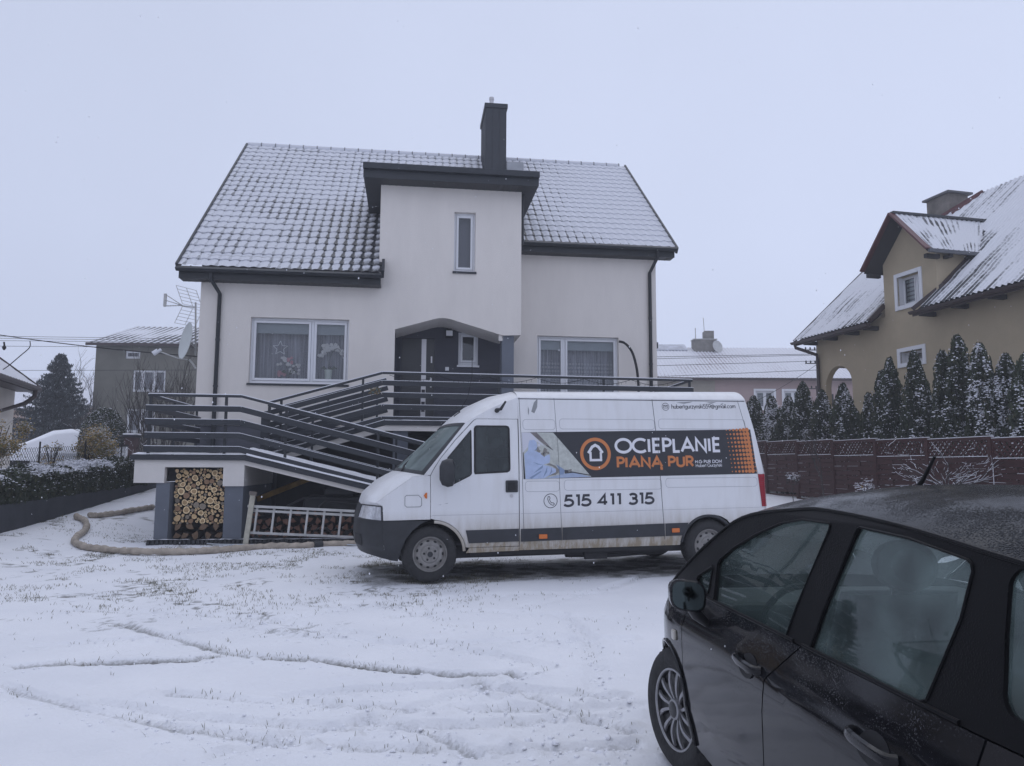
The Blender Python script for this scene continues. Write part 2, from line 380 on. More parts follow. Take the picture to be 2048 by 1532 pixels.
n3 = N.new('ShaderNodeTexNoise'); n3.inputs['Scale'].default_value = 1.3; n3.inputs['Detail'].default_value = 5; L.new(tc.outputs['Object'], n3.inputs[0])
sr = N.new('ShaderNodeValToRGB'); sr.color_ramp.elements[0].position = .3; sr.color_ramp.elements[0].color = (.76, .772, .81, 1); sr.color_ramp.elements[1].position = .7; sr.color_ramp.elements[1].color = (.835, .843, .872, 1); L.new(n3.outputs[0], sr.inputs[0])
mx = N.new('ShaderNodeMix'); mx.data_type = 'RGBA'; L.new(mr.outputs[0], mx.inputs[0]); L.new(sr.outputs[0], mx.inputs[6]); L.new(gr.outputs[0], mx.inputs[7]); L.new(mx.outputs[2], bs.inputs['Base Color'])
n2 = N.new('ShaderNodeTexNoise'); n2.inputs['Scale'].default_value = 24; n2.inputs['Detail'].default_value = 8; n2.inputs['Roughness'].default_value = .65; L.new(tc.outputs['Object'], n2.inputs[0])
bp = N.new('ShaderNodeBump'); bp.inputs['Strength'].default_value = .6; bp.inputs['Distance'].default_value = .02; L.new(n2.outputs[0], bp.inputs['Height']); L.new(bp.outputs[0], bs.inputs['Normal'])
me.materials.append(m)
def ghit(x, y):
    i = int(np.clip(np.searchsorted(GX, x), 0, nx-1)); j = int(np.clip(np.searchsorted(GY, y), 0, ny-1)); return float(ZZ[j, i]), float(bare[j, i])
# crumbs of snow thrown up by tyres and feet
b = MB(); q = random.Random(31)
def crumb(x, y, r):
    z, _ = ghit(x, y); n = len(b.v); t0 = q.uniform(0, 6)
    ring = [(q.uniform(.75,1.15)*r*math.cos(t0+k*PI/3), q.uniform(.75,1.15)*r*math.sin(t0+k*PI/3)) for k in range(6)]
    top = [(q.uniform(.45,.75)*u, q.uniform(.45,.75)*v) for u, v in ring]; h = q.uniform(.5,.95)*r
    b.add([(x+u, y+v, z-.2*r) for u, v in ring]+[(x+u*1.05, y+v*1.05, z+h*.45) for u, v in ring]+[(x+u, y+v, z+h*q.uniform(.8,1.1)) for u, v in top]+[(x, y, z+h*1.05)],
          [(i, (i+1) % 6, 6+(i+1) % 6, 6+i) for i in range(6)]+[(6+i, 6+(i+1) % 6, 12+(i+1) % 6, 12+i) for i in range(6)]+[(12+i, 12+(i+1) % 6, 18) for i in range(6)])
for tr_, (pts, dep, br) in zip(tracks, TR):
    for i in range(len(tr_)-1):
        for k in range(int(42*dep*(tr_[i+1]-tr_[i]).length)):
            p = tr_[i].lerp(tr_[i+1], q.random()); crumb(p.x+q.gauss(0,.05), p.y-.13+q.gauss(0,.08), .004+.010*q.random()**2.2)
for cx_, cy_, n in ((.55,3.95,70),(.45,3.5,60),(.2,3.1,60),(-.3,2.75,50),(.35,4.4,40)):
    for k in range(n): crumb(cx_+q.gauss(0,.16), cy_+q.gauss(0,.13), .005+.024*q.random()**3)
tag(b.build('snow_crumbs', M['snow'], smooth=True, angle=50), 'loose crumbs of snow scattered along the tyre tracks', 'snow', kind='stuff')
# grass blades poking through
b = MB()
M['grass'] = mat('winter_grass', (.11, .11, .07), .8, var=.4, vs=5, col2=(.20, .18, .12))
def blade(x, y, h, lean):
    z, _ = ghit(x, y); t = rnd.uniform(0, 2*PI); dx, dy = math.cos(t), math.sin(t); wd = .0011*(1 + y/6)
    lx, ly = dx*lean*h, dy*lean*h; px_, py_ = -dy*wd, dx*wd
    b.add([(x-px_, y-py_, z-.01), (x+px_, y+py_, z-.01), (x+lx*.5+px_*.7, y+ly*.5+py_*.7, z+h*.6), (x+lx*.5-px_*.7, y+ly*.5-py_*.7, z+h*.6), (x+lx, y+ly, z+h)],
          [(0,1,2,3), (3,2,4)])
n_ = 0
while n_ < 19000:
    x = rnd.uniform(-9, 1.5); y = rnd.uniform(3., 15.5)
    z, br = ghit(x, y)
    cl_ = float(fbm(np.array([x*2.5]), np.array([y*2.5]), 3)[0]); cl2 = float(fbm(np.array([x*.6+40]), np.array([y*.6]), 2)[0])
    zone = sm(6.8, 9, y)*sm(.6, -1.5, x)
    if y < 6.5 and rnd.random() < .55: continue
    dens = .010 + .18*zone*sm(.42, .62, cl2 + .25*zone) + .75*zone*br
    if x < -6.6 and y > 12.5: dens *= .3
    if cl_ > .36 and rnd.random() < dens*sm(.36, .52, cl_)*1.6 or rnd.random() < .0010: 
        for k in range(rnd.choice([1, 1, 2, 3])): blade(x + rnd.gauss(0, .02), y + rnd.gauss(0, .02), rnd.uniform(.012, .034), rnd.uniform(.5, 1.8)); n_ += 1
for tr_, (pts, dep, br) in zip(tracks, TR):
    for i in range(len(tr_)-1):
        for k in range(int(90*br*(tr_[i+1]-tr_[i]).length)):
            t = rnd.random(); p = tr_[i].lerp(tr_[i+1], t); cl_ = float(fbm(np.array([p.x*3]), np.array([p.y*3]), 2)[0])
            if cl_ > .38: blade(p.x + rnd.gauss(0, .03), p.y + rnd.gauss(.03, .025), rnd.uniform(.012, .03), rnd.uniform(.5, 1.6))
tag(b.build('grass', M['grass'], fix=False), 'thin winter grass poking up through the trampled snow', 'grass', kind='stuff')
# ------------------------------------------------------------------ the white house
HY = 7.5
HO = Vector((-7.0307, 17., 0))
HROT = (0, 0, R(HY))
house = empty('house', 'white rendered house with snow dusted dark tiled roof behind the van', 'house', HO, HROT)
def hw(u, v, z):
    c, s = math.cos(R(HY)), math.sin(R(HY)); return Vector((HO.x + u*c - v*s, HO.y + u*s + v*c, z))
D = 1.5; UR = 11.12
front = lambda v: (lambda a, b, d: (a, v+d, b))
LW = [(1.115,3.46),(3.305,3.46),(3.305,4.965),(1.115,4.965)]
BW = [(5.69,6.20),(6.195,6.20),(6.195,7.65),(5.69,7.65)]
RW = [(7.938,3.42),(10.088,3.42),(10.088,4.985),(7.938,4.985)]
PW = [(5.893,4.13),(6.39,4.13),(6.39,4.96),(5.893,4.96)]
arch = [(4.35,4.774),(5.06,4.985),(5.22,5.035),(5.36,5.068),(5.49,5.075),(5.62,5.055),(5.76,5.015),(6.82,4.712),(6.9,4.70),(7.3,4.72)]
b = MB()
b.holed([(0,2.5),(4.35,2.5)] + arch + [(7.3,8.35),(3.95,8.35),(3.95,5.80),(0,5.80)], [LW, BW], front(0), 0, .14)
b.holed([(7.14,2.5),(UR,2.5),(UR,7.12),(7.14,7.12)], [RW], front(D), 0, .14)
th = math.atan(.868); RV0, RZ0 = -.42, 5.98; RIDV, RIDZ = 5.9, 5.98+.868*6.32
def rz(v): return RZ0 + .868*(v-RV0)
side = lambda u: (lambda a, c, d: (u, a, c))
b.holed([(0,2.5),(11.8,2.5),(11.8,5.75),(5.9,RIDZ-.15),(0,rz(0)-.22)], [], side(0))
b.holed([(D,2.5),(11.8,2.5),(11.8,5.75),(5.9,RIDZ-.15),(D,rz(D)-.22)], [], side(UR))
b.holed([(0,5.2),(0,8.35),(4,8.35),(3,rz(3)-.1)], [], side(3.95))
b.holed([(0,4.72),(D,4.72),(D,6.9),(3,rz(3)-.1),(4,8.35),(0,8.35)], [], side(7.3))
b.holed([(0,2.5),(UR,2.5),(UR,5.8),(0,5.8)], [], front(11.8))
n = len(arch)       # vault under the dormer block
b.add([(u, 0, z) for u, z in arch] + [(u, 1.2, z) for u, z in arch], [(i, i+1, n+i+1, n+i) for i in range(n-1)])
b.build('wall', M['plaster'], house, fix=False)
b = MB()
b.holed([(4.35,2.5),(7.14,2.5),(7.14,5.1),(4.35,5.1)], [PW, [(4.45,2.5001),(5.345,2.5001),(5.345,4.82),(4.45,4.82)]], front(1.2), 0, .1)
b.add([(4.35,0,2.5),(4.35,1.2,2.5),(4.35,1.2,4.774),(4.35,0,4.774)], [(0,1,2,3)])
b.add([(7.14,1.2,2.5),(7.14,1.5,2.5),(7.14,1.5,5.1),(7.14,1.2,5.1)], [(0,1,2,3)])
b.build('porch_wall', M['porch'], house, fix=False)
b = MB().box(6.853, 7.14, .06, .40, 2.55, 4.715); b.build('porch_pillar', M['grey_render'], house)
MB().box(6.78, 6.88, .06, .2, 4.58, 4.735).build('beam_end', M['plaster_dim'], house)
b = MB().box(.02, UR-.02, .04, 11.7, 0, 2.5)
b.build('plinth', M['plinth'], house)
# door
d = MB().box(4.45, 5.345, 1.225, 1.28, 2.62, 4.80).build('door', M['door'], house)
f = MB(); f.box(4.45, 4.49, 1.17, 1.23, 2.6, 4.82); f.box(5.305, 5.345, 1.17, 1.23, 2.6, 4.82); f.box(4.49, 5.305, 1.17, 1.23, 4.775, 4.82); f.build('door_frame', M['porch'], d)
s_ = MB(); s_.box(4.985, 5.10, 1.205, 1.226, 2.66, 4.76); s_.box(5.0, 5.085, 1.198, 1.206, 4.28, 4.285); s_.build('steel_strip', M['steel'], d)
MB().box(5.0, 5.085, 1.197, 1.204, 2.95, 3.2).box(5.0, 5.085, 1.197, 1.204, 3.32, 3.5).build('strip_pane', M['dark'], d)
h_ = MB(); h_.box(5.215, 5.25, 1.195, 1.226, 4.17, 4.33); h_.box(5.205, 5.245, 1.195, 1.226, 3.56, 3.8); h_.bar((5.235, 1.17, 3.72), (5.10, 1.17, 3.72), .025, .025); h_.bar((5.225, 1.2, 3.72), (5.225, 1.16, 3.72), .02, .02); h_.build('handle', M['steel'], d)
MB().box(5.575, 5.665, 1.17, 1.2, 3.98, 4.07).build('doorbell', M['pvc'], house)
fl = MB().box(5.56, 5.76, 1.08, 1.2, 4.80, 4.99).box(5.60, 5.72, 1.1, 1.2, 4.99, 5.03).build('floodlight', M['black'], house, bevel=.01)
MB().box(5.58, 5.74, 1.06, 1.081, 4.84, 4.97).build('lens', mat('frosted_lens', (.75, .76, .78), .3), fl)

def window(u0, u1, z0, z1, v, mulls, rv=.12, sill=True, parent=house, blind=.26, net=True, deep=.9, slat=False, sash=.055, fr=.05, mats=None):
    vf = v + rv; f = MB(); t = .06
    f.box(u0, u0+fr, vf, vf+t, z0, z1); f.box(u1-fr, u1, vf, vf+t, z0, z1); f.box(u0+fr, u1-fr, vf, vf+t, z1-fr, z1); f.box(u0+fr, u1-fr, vf, vf+t, z0, z0+fr+.02)
    xs = [u0+fr] + [x for m_ in mulls for x in (m_-.03, m_+.03)] + [u1-fr]
    for m_ in mulls: f.box(m_-.03, m_+.03, vf, vf+t, z0+fr+.02, z1-fr)
    W = f.build('window', M['pvc'], parent, bevel=.006)
    for i in range(0, len(xs), 2):
        a, c = xs[i]+.004, xs[i+1]-.004; lo, hi = z0+fr+.024, z1-fr-.004; s = MB(); sv = vf-.018
        s.box(a, a+sash, sv, sv+.05, lo, hi); s.box(c-sash, c, sv, sv+.05, lo, hi); s.box(a+sash, c-sash, sv, sv+.05, hi-sash, hi); s.box(a+sash, c-sash, sv, sv+.05, lo, lo+sash)
        s.build('sash', M['pvc'], W, bevel=.005)
        g_ = MB(); g_.add([(a+sash, sv+.03, lo+sash), (c-sash, sv+.03, lo+sash), (c-sash, sv+.03, hi-sash), (a+sash, sv+.03, hi-sash)], [(0,1,2,3)])
        g_.build('pane', M['winglass'], W, fix=False)
        if blind:
            q = MB(); bv = vf+.1
            if slat:
                k = hi-sash
                while k > hi-blind: q.box(a, c, bv, bv+.01, k-.075, k); k -= .13
            else:
                q.box(a, c, bv, bv+.012, hi-blind, hi); q.box(a, c, bv-.012, bv+.02, hi-blind-.02, hi-blind)
                for j in range(3): q.box(a, c, bv-.006, bv, hi-.05-j*.06-.004, hi-.05-j*.06)
            q.build('blind', M['blind'], W)
    if net:
        c_ = MB(); cv = vf+.33
        c_.grid(90, 2, lambda a, t_: (u0+.02+(u1-u0-.04)*a, cv+.03*math.sin(a*58+2*math.sin(a*9)), z0+.05+(z1-z0-.1)*t_))
        c_.build('curtain', M['curtain'], W, smooth=True)
    r = MB(); x0, x1, y1 = u0-.15, u1+.15, vf+deep
    r.add([(x0,vf+.07,z0-.05),(x1,vf+.07,z0-.05),(x1,vf+.07,z1+.05),(x0,vf+.07,z1+.05),(x0,y1,z0-.05),(x1,y1,z0-.05),(x1,y1,z1+.05),(x0,y1,z1+.05)], [(4,5,6,7),(0,1,5,4),(1,2,6,5),(2,3,7,6),(3,0,4,7)])
    r.build('room_lining', M['room'], W, fix=False)
    if sill: MB().box(u0-.03, u1+.03, v-.045, v+rv, z0-.05, z0-.005).build('sill', M['anthracite'] if sill is True else sill, W)
    return W
M['room'] = mat('dim_room_wall', (.16, .16, .20), .9)
window(1.115, 3.305, 3.46, 4.965, 0, [2.48])
window(7.938, 10.088, 3.42, 4.985, D, [8.66])
window(5.69, 6.195, 6.20, 7.65, 0, [], net=False, blind=0, deep=.25)
window(5.893, 6.39, 4.13, 4.96, 1.2, [], rv=.06, net=False, blind=0, sill=M['pvc'])
for o in house.children:
    if o.name.startswith('window'): o['label'] = 'white framed window'
# net lace on the right hand window
b = MB()
for i in range(26):
    for j in range(8):
        b.lathe([(.016, 0), (.026, 0)], (8.0+.079*i+.02*(j % 2), D+.42, 3.62+.1*j), (0, 1, 0), 8)
b.build('lace_curtain', M['lace'], house, fix=False)

# roof
SN = []
def roof_tiles(u0, u1, w0, w1, name):
    per, mod = .225, .35; ct, st = math.cos(th), math.sin(th)
    nu = int((u1-u0)/per*9); ws = []
    k = int(w0/mod)
    while k*mod < w1:
        for fm in (.0, .10, .30, .55, .80, .995):
            w_ = (k+fm)*mod
            if w0-1e-6 <= w_ <= w1: ws.append((w_, fm))
        k += 1
    if ws[0][0] > w0+.02: ws.insert(0, (w0, (w0/mod) % 1))
    if ws[-1][0] < w1-.02: ws.append((w1, (w1/mod) % 1))
    b = MB(); vs = []; at_ = []
    for w_, fm in ws:
        row = int(w_/mod + 1e-4)
        for i in range(nu+1):
            u = u0 + (u1-u0)*i/nu; ph = (u/per) % 1
            h = .024*(.5+.5*math.cos(2*PI*(ph-.42))) + .026*(1-fm)
            vs.append((u, RV0 + w_*ct - h*st, RZ0 + w_*st + h*ct))
            A = .26 + .42*sm(1.2, 3.9, u)*sm(6., 1.5, w_)
            if u > 7.2: A = .42*sm(10.2, 7.6, u) + .25*sm(1.1, .4, w_-2.) 
            if u > 9.8: A = min(A, .12 + .3*sm(2.3, 2.05, w_))
            A += .20*(float(vnoise(np.array(u*.9), np.array(w_*.9)))-.5) + .16*((math.sin(row*127.1+math.floor(u/per)*311.7)*43758.5) % 1-.5)
            width = .055 + .17*(1-fm)**1.4 if u < 7 else .05 + .08*(1-fm)
            q = abs(((ph-.80+.5) % 1)-.5)
            wedge = sm(width+.07, width-.04, q)*A*1.7
            low = .10*sm(.55, .8, float(vnoise(np.array(u*1.7+30), np.array(w_*1.1))))
            if 2.7 < u < 4.05: low = sm(2.7, 3.9, u)*sm(4.9, 2.6, w_)*(1-fm*.9)*.85
            if 7.2 < u < 8.6: low = max(low, sm(8.6, 7.3, u)*.45*(.4+.6*float(vnoise(np.array(u*6), np.array(w_*5)))))
            at_.append(max(0, 1-wedge-low - ((.40 if u < 7 else .42*sm(11.4, 8.5, u)) if fm > .9 else 0)))
    m = len(ws)
    b.add(vs, [(j*(nu+1)+i, j*(nu+1)+i+1, (j+1)*(nu+1)+i+1, (j+1)*(nu+1)+i) for j in range(m-1) for i in range(nu)])
    b.att = {'snow': at_}
    return b.build(name, M['tile'], house, smooth=True, fix=False, angle=35)
def snow_mix(name, base, nscale=22, lo=.35, hi=.62, rough=.45, sc_=(.76, .77, .81)):
    m = bpy.data.materials.new(name); m.use_nodes = True; nt = m.node_tree; N = nt.nodes; L = nt.links; bs = N['Principled BSDF']
    a = N.new('ShaderNodeAttribute'); a.attribute_name = 'snow'; tc = N.new('ShaderNodeTexCoord')
    n = N.new('ShaderNodeTexNoise'); n.inputs['Scale'].default_value = nscale; n.inputs['Detail'].default_value = 5; n.inputs['Roughness'].default_value = .7; L.new(tc.outputs['Object'], n.inputs[0])
    s = N.new('ShaderNodeMath'); s.operation = 'MULTIPLY_ADD'; s.inputs[1].default_value = .7; s.inputs[2].default_value = -.35; L.new(n.outputs[0], s.inputs[0])
    ad = N.new('ShaderNodeMath'); L.new(a.outputs['Fac'], ad.inputs[0]); L.new(s.outputs[0], ad.inputs[1])
    mr = N.new('ShaderNodeMapRange'); mr.inputs[1].default_value = lo; mr.inputs[2].default_value = hi; mr.inputs[4].default_value = .93; L.new(ad.outputs[0], mr.inputs[0])
    mx = N.new('ShaderNodeMix'); mx.data_type = 'RGBA'; mx.inputs[6].default_value = (*base, 1); mx.inputs[7].default_value = (*sc_, 1); L.new(mr.outputs[0], mx.inputs[0]); L.new(mx.outputs[2], bs.inputs['Base Color'])
    r = N.new('ShaderNodeMapRange'); r.inputs[3].default_value = rough; r.inputs[4].default_value = .8; L.new(mr.outputs[0], r.inputs[0]); L.new(r.outputs[0], bs.inputs['Roughness'])
    return m
M['tile'] = snow_mix('snow_dusted_tile', (.022, .025, .031), lo=.22, hi=.72, sc_=(.68, .69, .735))
UL, UE = -.40, 11.55
WR = 6.32/math.cos(th)
wv = lambda v: (v-RV0)/math.cos(th)
roof_tiles(UL, 4.02, 0, wv(0), 'roof'); roof_tiles(UL, 3.95, wv(0)+.001, WR, 'roof'); roof_tiles(7.3, UE, wv(D-.42), WR, 'roof'); roof_tiles(3.951, 7.299, wv(3.0), WR, 'roof')
b = MB()   # the far slope
b.add([(UL, RIDV, RIDZ), (UE, RIDV, RIDZ), (UE, 12.2, 5.9), (UL, 12.2, 5.9)], [(0,1,2,3)]); b.att = {'snow': [1]*4}
b.build('roof', M['tile'], house, fix=False)
for u in (UL-.02, UE+.02):      # verges
    t = MB(); v0 = RV0 if u < 1 else D-.42
    t.bar((u, v0, rz(v0)-.02), (u, RIDV, RIDZ-.02), .05, .17); t.bar((u, RIDV, RIDZ-.02), (u, 12.2, 5.9), .05, .17); t.build('verge_trim', M['anthracite'], house)
t = MB(); t.bar((4.05, -.45, rz(-.45)+.0), (4.05, .0, rz(0)), .06, .19)
t.build('verge_trim', M['anthracite'], house)
rd = MB()
for i in range(int((UE-UL)/.42)):
    u = UL+.42*i; rd.lathe([(.085, 0), (.085, .40), (.095, .40), (.095, .43)], (u, RIDV, RIDZ), (1, 0, 0), 12)
rd.att = {'snow': [.95 if (i//12) % 4 < 2 else .35 for i in range(len(rd.v))]}
rd.build('ridge_cap', M['tile'], house, smooth=True)
def eave(u0, u1, v, z, wall_v, name='gutter'):
    g_ = MB(); pts = [(v-.10+.10*math.cos(a)-.0, z-.02+.085*math.sin(a)) for a in [PI+PI*i/8 for i in range(9)]]
    pts = [(v-.12, z+.01)] + pts[1:-1] + [(v+.0, z+.01)]
    n_ = len(pts)
    g_.add([(u0, a, c) for a, c in pts] + [(u1, a, c) for a, c in pts], [(i, i+1, n_+i+1, n_+i) for i in range(n_-1)] + [tuple(range(n_)), tuple(range(n_, 2*n_))])
    G = g_.build(name, M['anthracite'], house, smooth=True, angle=50)
    k = MB(); x = u0+.3
    while x < u1: k.box(x, x+.02, v-.127, v, z+.005, z+.02); k.box(x, x+.02, v-.129, v-.118, z-.06, z+.01); x += .62
    k.build('gutter_bracket', M['anth_dark'], G)
    f = MB().box(u0+.03, u1-.03, v, v+.03, z-.24, z+.0); f.build('fascia', M['anth_dark'], house)
    s = MB().box(u0+.03, u1-.03, v+.031, wall_v-.002, z-.232, z-.2); x = u0+.15
    while x < u1-.1: s.box(x, x+.012, v+.035, wall_v-.004, z-.240, z-.232); x += .15
    s.build('soffit', M['anth_dark'], house)
eave(UL-.02, 4.04, -.36, 5.96, 0)
eave(7.31, UE, D-.78+.42, 7.33, D)
def spout(pts, r=.046):
    t = MB().tube(pts, r, 10); o = t.build('downspout', M['anth_dark'], house, smooth=True)
    c = MB(); p, q = Vector(pts[-2]), Vector(pts[-1])
    for k in range(1, 4): z = p.z + (q.z-p.z)*k/3.4; c.lathe([(r, -.02), (r+.008, -.02), (r+.008, .02), (r, .02)], (p.x, p.y, z), (0, 0, 1), 10)
    c.build('pipe_clamp', M['anthracite'], o); return o
spout([(.30,-.42,5.9),(.30,-.40,5.72),(.43,-.07,5.46),(.43,-.07,1.9)])
spout([(11.05,1.08,7.28),(11.05,1.1,7.08),(10.93,1.43,6.72),(10.93,1.43,2.6)])
spout([(7.37,.15,8.5),(7.37,.15,8.3),(7.37,.3,8.05),(7.37,.3,7.0)], .035)
# dormer roof
b = MB(); P = [(-.44,8.22),(-.44,8.52),(3.05,9.05),(3.05,rz(3.05)-.1),(2.2,8.3),(2.2,8.22)]
b.prism(P, lambda a, c, d: (d, a, c), 3.57, 7.64)
b.build('dormer_roof', M['anth_dark'], house)
g_ = MB().box(3.555, 7.655, -.56, -.44, 8.40, 8.54); g_.box(3.56, 7.65, -.455, -.441, 8.21, 8.4); g_.build('gutter', M['anthracite'], house, bevel=.025)
s_ = MB()
for i in range(22): s_.box(4.0+.15*i, 4.012+.15*i, -.42, -.005, 8.208, 8.219)
s_.build('soffit', M['anthracite'], house)
sn = MB().grid(40, 6, lambda a, c: (3.6+4.0*a, -.42+3.3*c, 8.525+.5*c+.012+.015*math.sin(a*40)*math.sin(c*9))); sn.build('snow_layer', M['snow'], house, smooth=True)
# chimney
ch = MB().box(6.81, 7.43, 4.2, 5.7, 9.4, 12.36)
for i in range(3): ch.box(6.81+.205*i+.2, 6.822+.205*i+.2, 4.188, 4.2, 9.5, 12.36)
for i in range(6): ch.box(6.798, 6.81, 4.25+.27*i, 4.262+.27*i, 9.5, 12.36)
CHM = ch.build('chimney', M['anthracite'], house)
MB().box(6.77, 7.47, 4.16, 5.74, 12.36, 12.5).build('chimney_cap', M['anthracite'], CHM, bevel=.01)
MB().lathe([(.065, 0), (.065, .30), (.075, .30), (.075, .38), (.0, .38)], (7.02, 4.6, 12.5), (0, 0, 1), 14).build('flue_pipe', M['steel'], CHM, smooth=True)
MB().box(7.44, 7.95, 4.1, 4.9, 9.9, 10.68).build('roof_hatch', mat('grey_flashing', (.30, .31, .33), .6, var=.1), house, bevel=.02)
# lean-to edge on the far right side
b = MB()
for i in range(6): b.box(11.121, 11.19+.02*(i % 2), 2.0+.02*i, 2.5+.02*i, 4.97+.145*i, 5.08+.145*i)
b.box(11.121, 11.29, 1.9, 2.6, 4.80, 4.96)
b.build('side_canopy', M['anthracite'], house)

# ------------------------------------------------------------------ ramp and terrace
RB = empty('entrance_ramp', 'white and grey double ramp with snowy landing leading to the front door', 'ramp', HO, HROT)
SL = .24; SU = .293
b = MB()
PB = [(-.03,1.3),(.48,1.3),(.48,1.575),(1.47,1.575),(1.47,1.245),(1.83,1.245),(1.83,1.62),(1.9,1.60),(7.6,1.60-SL*5.7),(7.6,1.70-SL*5.7),(1.83,1.70),(-.03,1.70)]
b.prism(PB, lambda a, c, d: (a, d, c), -3.5, -3.36)
b.box(-.03, .2, -3.36, -.2, 1.3, 1.70); b.box(1.55, 1.83, -3.36, -.6, 1.245, 1.70)
b.box(4.25, 10.85, -2.0, -1.85, 2.33, 2.44); b.box(10.7, 10.85, -1.85, 1.4, 2.33, 2.44)
b.prism([(1.83,1.60),(4.25,2.33),(4.25,2.44),(1.83,1.72)], lambda a, c, d: (a, d, c), -2.0, -1.88)
b.build('white_beam', M['plaster_dim'], RB)
b = MB()
b.box(-.09, 1.83, -3.56, -.12, 1.70, 1.79)
for (x0, x1, z0, sl, v0, v1) in ((1.83, 7.9, 1.70, -SL, -3.56, -2.05), (1.83, 4.22, 1.70, SU+.02, -2.02, -.6)):
    b.prism([(x0, z0), (x1, z0+sl*(x1-x0)), (x1, z0+.09+sl*(x1-x0)), (x0, z0+.09)], lambda a, c, d: (a, d, c), v0, v1)
b.box(4.221, 10.9, -2.05, -.001, 2.44, 2.53); b.box(4.36, 7.13, 0, 1.19, 2.44, 2.53); b.box(7.15, 10.9, 0, 1.49, 2.44, 2.53)
b.build('deck_slab', M['anthracite'], RB)
b = MB()
for B_ in ((.34,.57,-3.46,-1.,.05,1.299),(1.5,1.815,-3.46,-.6,.05,1.244),(4.4,4.7,-1.9,-1.6,0,2.33),(7.6,7.9,-1.9,-1.6,0,2.33)): MB().box(*B_).build('pillar', M['grey_render'], RB)
MB().box(.571, 1.499, -1.6, -1.4, .05, 1.57).build('back_panel', M['grey_render'], RB)
b = MB().box(1.9, 10.8, -.5, -.1, .1, 2.3); b.build('basement_shade_wall', M['black'], RB)  # matt black block, the shade under the terrace put into its colour
# snow lying on the decks
b = MB(); hs = lambda x, y: .034+.018*float(vnoise(np.array(x*5.), np.array(y*5.)))
b.grid(30, 24, lambda a, c: (-.075+1.93*a, -3.545+3.4*c, 1.79+hs(a*2, c*3)*(1 if .02 < c < .98 and a > .02 else .2)))
b.grid(80, 16, lambda a, c: (1.855+6*a, -3.545+1.48*c, 1.79-SL*(.025+6*a)+hs(a*6, c*2)*(1 if .04 < c < .96 else .3)+.11*min(1, c*4)*(c > .03)))
b.grid(30, 12, lambda a, c: (1.86+2.36*a, -2.01+1.4*c, 1.79+(SU+.02)*(.03+2.36*a)+hs(a*3, c*2)*(1 if .04 < c < .96 else .2)))
b.grid(60, 12, lambda a, c: (4.23+6.6*a, -2.04+2*c, 2.53+hs(a*9, c*2)*(1 if .04 < c else .2)))
b.build('deck_snow', M['snow'], RB, smooth=True)
# membrane kerb along the foot
b = MB()
x = .30
while x < 4.6: b.lathe([(.036, 0), (.034, .08), (.02, .13)], (x, -3.6, .19), (0, 0, 1), 8, sx=1); x += .075
b.box(.28, 4.6, -3.56, -3.5, .12, .315); b.box(.28, 4.6, -3.5, -1.5, .1, .25)
b.build('foot_membrane', M['black_plastic'], RB)
sn = MB().grid(120, 3, lambda a, c: (.28+4.3*a, -3.57+.08*c, .318+.012*float(vnoise(np.array(a*60.), np.array(c))))); sn.build('kerb_snow', M['snow'], RB, smooth=True)

def railing(name, label, pts, posts, top=.0, lip=.04, boards=(-.21, -.455, -.70, -.945), pw=.045):
    r = empty(name, label, 'railing', HO, HROT, 'anthracite board railings of the ramp and terrace')
    pts = [Vector(p) for p in pts]; snow = MB()
    h_ = MB()
    for a, c in zip(pts, pts[1:]): h_.bar(a, c, .06, .045)
    h_.build('handrail', M['anthracite'], r, bevel=.008)
    for a, c in zip(pts, pts[1:]):
        up = Vector((0, 0, 1)); snow.bar(a+up*.028, c+up*.028, .05, .014)
    for bo in boards:
        q = MB(); off = Vector((0, 0, bo))
        d0 = (pts[1]-pts[0]).normalized()*lip; d1 = (pts[-1]-pts[-2]).normalized()*lip
        pp = pts[:]; pp[0] = pp[0]-d0; pp[-1] = pp[-1]+d1
        for a, c in zip(pp, pp[1:]):
            dn = (c-a).normalized(); sd = Vector((dn.y, -dn.x, 0)).normalized()*.035
            q.bar(a+off+sd, c+off+sd, .022, .10); snow.bar(a+off+sd+Vector((0,0,.054)), c+off+sd+Vector((0,0,.054)), .02, .009)
        q.build('board', M['anthracite'], r)
    for s, zb in posts:
        L_ = [(c-a).length for a, c in zip(pts, pts[1:])]; t = s; i = 0
        while i < len(L_)-1 and t > L_[i]: t -= L_[i]; i += 1
        p = pts[i] + (pts[i+1]-pts[i]).normalized()*t
        MB().bar((p.x, p.y, p.z-.02), (p.x, p.y, p.z-zb), pw, pw, up=(0, 1, 0)).build('post', M['anth_dark'], r)
    snow.build('snow_cap', M['snow'], r)
    return r
bl = (-.235, -.475, -.715, -.955)
railing('metal_railing', 'grey board railing along the front edge of the landing and the lower ramp', [(.14,-3.45,2.85),(1.72,-3.45,2.85),(7.7,-3.45,2.85-.2485*5.98)], [(.03,1.07),(1.32,1.07),(2.40,1.08),(4.1,1.08),(5.8,1.08)], boards=bl)
railing('metal_railing', 'grey board railing on the inner side of the lower ramp', [(1.95,-2.14,2.80),(7.7,-2.14,2.80-.2485*5.75)], [(.03,1.05),(.9,1.06),(2.6,1.06),(4.2,1.06)], boards=bl)
railing('metal_railing', 'grey board railing rising up the ramp and running on along the terrace front', [(1.9,-1.92,2.855),(4.158,-1.92,3.515),(10.75,-1.92,3.49),(10.82,.9,3.49)], [(.05,1.0),(.28,1.0),(1.95,1.0),(4.75,1.0),(7.0,1.0),(8.9,1.0)])
railing('metal_railing', 'grey board railing along the left end of the landing', [(.12,-3.38,2.85),(.12,-.15,2.85)], [(1.5,1.05),(3.1,1.05)], boards=bl)
